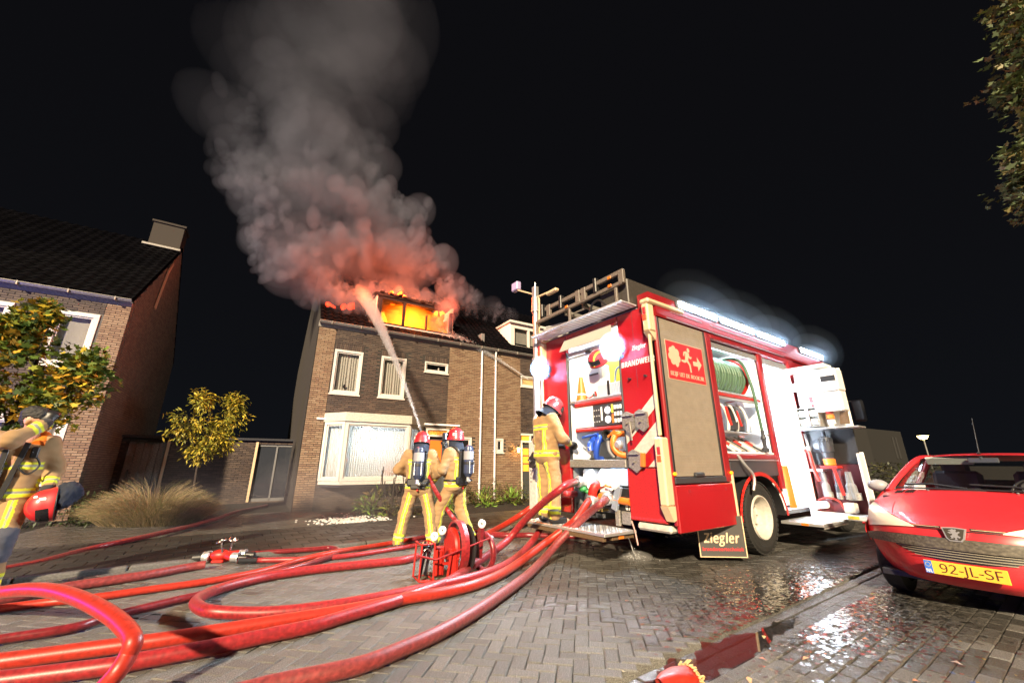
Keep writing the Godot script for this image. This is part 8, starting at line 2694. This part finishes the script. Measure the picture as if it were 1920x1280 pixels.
func build_fire_and_smoke() -> void:
	var f := thing("flames", "orange flames filling the dormer room and licking out over its roof", "fire", HO)
	var m1 := mb()
	for k in 16:
		flame(m1, Vector3(1.95 + k * 0.18, 6.05, -1.7 + rr(-0.3, 0.2)), rr(1.5, 1.9), 0.36)
	part("rear_flame", m1, glow(Color(1.0, 0.6, 0.16), 0.8), f)
	var m2 := mb()
	for k in 3:
		flame(m2, Vector3(2.2 + k * 0.8 + rr(-0.1, 0.1), 6.05, -1.15 + rr(-0.2, 0.2)), rr(0.5, 1.0), 0.22)
	part("front_flame", m2, glow(Color(1.0, 0.66, 0.2), 0.75), f)
	var m3 := mb()
	for q in [[2.45, 7.2, -0.9, 0.45, 0.12], [2.75, 7.2, -1.0, 0.6, 0.13], [2.62, 7.2, -0.6, 0.3, 0.08], [4.3, 6.5, -0.5, 0.5, 0.12]]:
		flame(m3, Vector3(q[0], q[1], q[2]), q[3], q[4])
	part("roof_flame", m3, glow(Color(1.0, 0.34, 0.05), 0.7), f)
	var m4 := mb()
	for q in [[0.75, 6.5, -0.85, 0.3, 0.1], [1.0, 6.55, -0.9, 0.35, 0.11], [0.55, 6.5, -0.85, 0.16, 0.07]]:
		flame(m4, Vector3(q[0], q[1], q[2]), q[3], q[4])
	part("eaves_flame", m4, glow(Color(1.0, 0.2, 0.05), 0.8), f)
	omni(Vector3(3.1, 6.55, -0.75), Color(1.0, 0.42, 0.1), 9.0, f, 0.4)
	omni(Vector3(2.75, 7.75, -0.75), Color(1.0, 0.38, 0.15), 7.0, f, 0.3)
	omni(Vector3(4.3, 7.0, 0.3), Color(1.0, 0.3, 0.14), 1.2, f, 0.3)  # this and the next three are added lights ahead of the flames
	omni(Vector3(3.2, 7.9, 0.3), Color(1.0, 0.44, 0.2), 2.4, f, 0.4)
	omni(Vector3(1.9, 8.0, 0.6), Color(1.0, 0.32, 0.16), 2.6, f, 0.4)
	omni(Vector3(0.75, 7.15, 0.35), Color(1.0, 0.40, 0.12), 2.4, f, 0.2)
	# the plume
	var s := thing("smoke_plume", "grey smoke billowing up from the burning dormer into the night", "smoke", HO)
	s.set_meta("kind", "stuff")
	var puffs := [[3.89, 7.43, 0.91, 1.00], [2.98, 7.70, 0.95, 1.00], [4.91, 8.01, 0.77, 0.70], [2.08, 7.38, 0.82, 1.00], [1.44, 6.91, 0.79, 0.80], [0.70, 6.86, 0.74, 0.70], [-0.03, 7.01, 0.76, 0.80], [-0.74, 7.67, 0.90, 0.70], [-1.47, 8.02, 0.81, 0.60], [-2.03, 8.39, 0.57, 0.50], [3.32, 9.45, 1.27, 1.00], [4.40, 9.61, 0.76, 1.00], [2.15, 9.87, 1.39, 1.00], [0.94, 9.26, 1.32, 1.00], [-0.19, 8.93, 1.27, 0.80], [-1.13, 9.21, 1.10, 0.70], [3.46, 12.65, 0.86, 1.00], [2.63, 12.06, 1.12, 1.00], [1.46, 11.92, 1.32, 1.00], [0.20, 11.45, 1.45, 0.90], [-0.99, 11.27, 1.39, 0.70], [-2.16, 10.35, 0.99, 0.50], [-3.04, 10.97, 0.81, 0.35], [1.05, 13.72, 1.01, 0.80], [-0.05, 13.52, 1.44, 0.70], [-1.45, 13.17, 1.46, 0.60], [-2.65, 12.37, 1.18, 0.40], [-3.59, 12.69, 0.82, 0.25], [0.48, 15.67, 1.37, 0.50], [-0.93, 15.39, 1.54, 0.45], [-2.30, 14.94, 1.34, 0.35], [-3.55, 14.54, 1.06, 0.20], [-0.35, 17.87, 1.63, 0.30], [-1.82, 17.28, 1.55, 0.26], [-3.16, 16.74, 1.35, 0.18], [0.89, 19.99, 1.74, 0.14], [-1.08, 20.03, 2.01, 0.16], [-2.77, 19.48, 1.90, 0.12], [1.15, 22.73, 1.94, 0.10], [-0.95, 22.98, 2.37, 0.09], [5.91, 7.99, 0.61, 0.30], [6.71, 7.78, 0.47, 0.22], [7.67, 7.66, 0.39, 0.15]]
	var torn := FastNoiseLite.new()
	torn.seed = 12
	torn.frequency = 0.75
	for q in puffs:
		var c := Vector3(q[0], q[1], -0.9 if q[1] < 8.4 else (-1.8 if q[1] < 11.5 else -2.8))
		var r: float = q[2]
		if c.y < 8.2 and c.x > 1.7 and c.x < 4.9:
			c += Vector3(0, 0.3, -1.2)
		var high := clampf((c.y - 10.0) / 9.0, 0.0, 1.0)
		var d: float = q[3] * lerpf(1.0, 0.3, high)
		for k in (3 if high < 0.3 else 6):
			var w: float = [1.05, 0.85, 0.6, 1.25, 1.0, 0.8][k]
			puff(s, c + Vector3(rng.randfn(), rng.randfn(), rng.randfn()) * r * (0.2 if high < 0.3 else 0.42), r * w, d * lerpf(0.17, 0.1, high) / r)
		# torn wisps and small billows, drawn out along the draught
		var n := int(lerpf(26, 3, minf(1.0, high * 1.4)))
		var tries := 0
		while n > 0 and tries < 200:
			tries += 1
			var dir := Vector3(rng.randfn(), rng.randfn(), rng.randfn()).normalized()
			var at := c + dir * r * pow(rng.randf(), 0.5) * 1.2
			if torn.get_noise_3d(at.x, at.y * 0.8, at.z) < 0.02:
				continue
			n -= 1
			var rs := r * rr(0.12, 0.36) * lerpf(1.0, 1.8, high)
			var lean := Basis(Vector3.BACK, rr(-0.9, 0.5)) * Basis(Vector3.RIGHT, rr(-0.5, 0.5))
			mist(s, at, Vector3(rs * rr(1.0, 1.7), rs * rr(1.6, 3.4), rs * rr(1.0, 1.8)), snappedf(d * rr(0.12, 0.38) * lerpf(1.0, 0.3, high) / rs, 0.03) + 0.01, Color(0.58, 0.60, 0.69), lean, "smoke_wisp")
	# thinner smoke drawn across the right of the dormer
	for k in 7:
		puff(s, Vector3(4.25 + rr(-0.35, 0.45), 6.5 + rr(-0.25, 0.7), 0.05 + rr(-0.2, 0.25)), rr(0.25, 0.5), 0.5)
	mist(f, Vector3(3.2, 6.6, -1.6), Vector3(3.4, 1.5, 2.6), 1.5, Color(1.0, 0.78, 0.45), Basis(), "hot_smoke")
	# steam over the driveway
	var st := thing("steam", "thin grey steam drifting over the driveway left of the burning house", "steam", HO)
	st.set_meta("kind", "stuff")
	for k in 50:
		mist(st, Vector3(rr(-3.0, 2.0), 0.15 + absf(rng.randfn(0, 0.4)), rr(-1.0, 3.0)), Vector3(rr(1.6, 3.4), rr(0.8, 1.8), rr(1.2, 2.4)), 0.01 if k % 2 else 0.02, Color(0.7, 0.7, 0.72))
	# mist lit by the roof lamps
	var hz := thing("lamp_haze", "faint bright haze above the fire engine's roof lamps", "haze", TR)
	hz.set_meta("kind", "stuff")
	for q in [1.16, 2.42, 3.72, 5.7]:
		mist(hz, Vector3(q, 3.68, 0.06), Vector3(1.5, 0.34, 0.3), 0.16, Color(0.75, 0.85, 0.95))
		mist(hz, Vector3(q, 3.72, 0.1), Vector3(1.9, 0.75, 0.6), 0.05, Color(0.75, 0.85, 0.95))
		mist(hz, Vector3(q, 3.76, 0.12), Vector3(2.2, 1.05, 0.8), 0.015, Color(0.75, 0.85, 0.95))
	for z in [-0.6, -2.31]:
		mist(hz, Vector3(-0.22, 2.99, z), Vector3(0.4, 0.45, 0.45), 0.35, Color(0.7, 0.8, 1.0))
	jet("water_jet", "white water jet arching from the hose operator up to the roof", Vector3(-1.72, 1.95, -7.6), HO * Vector3(1.15, 7.25, -0.5), 0.25, 0.045, 0.6, 7.0, 0.28)
	jet("water_jet", "thinner water jet from the right sprayed against the dormer's sill", HO * Vector3(7.85, 4.6, 0.25), HO * Vector3(4.1, 6.1, -0.1), 0.15, 0.04, 0.45, 6.0, 0.4)
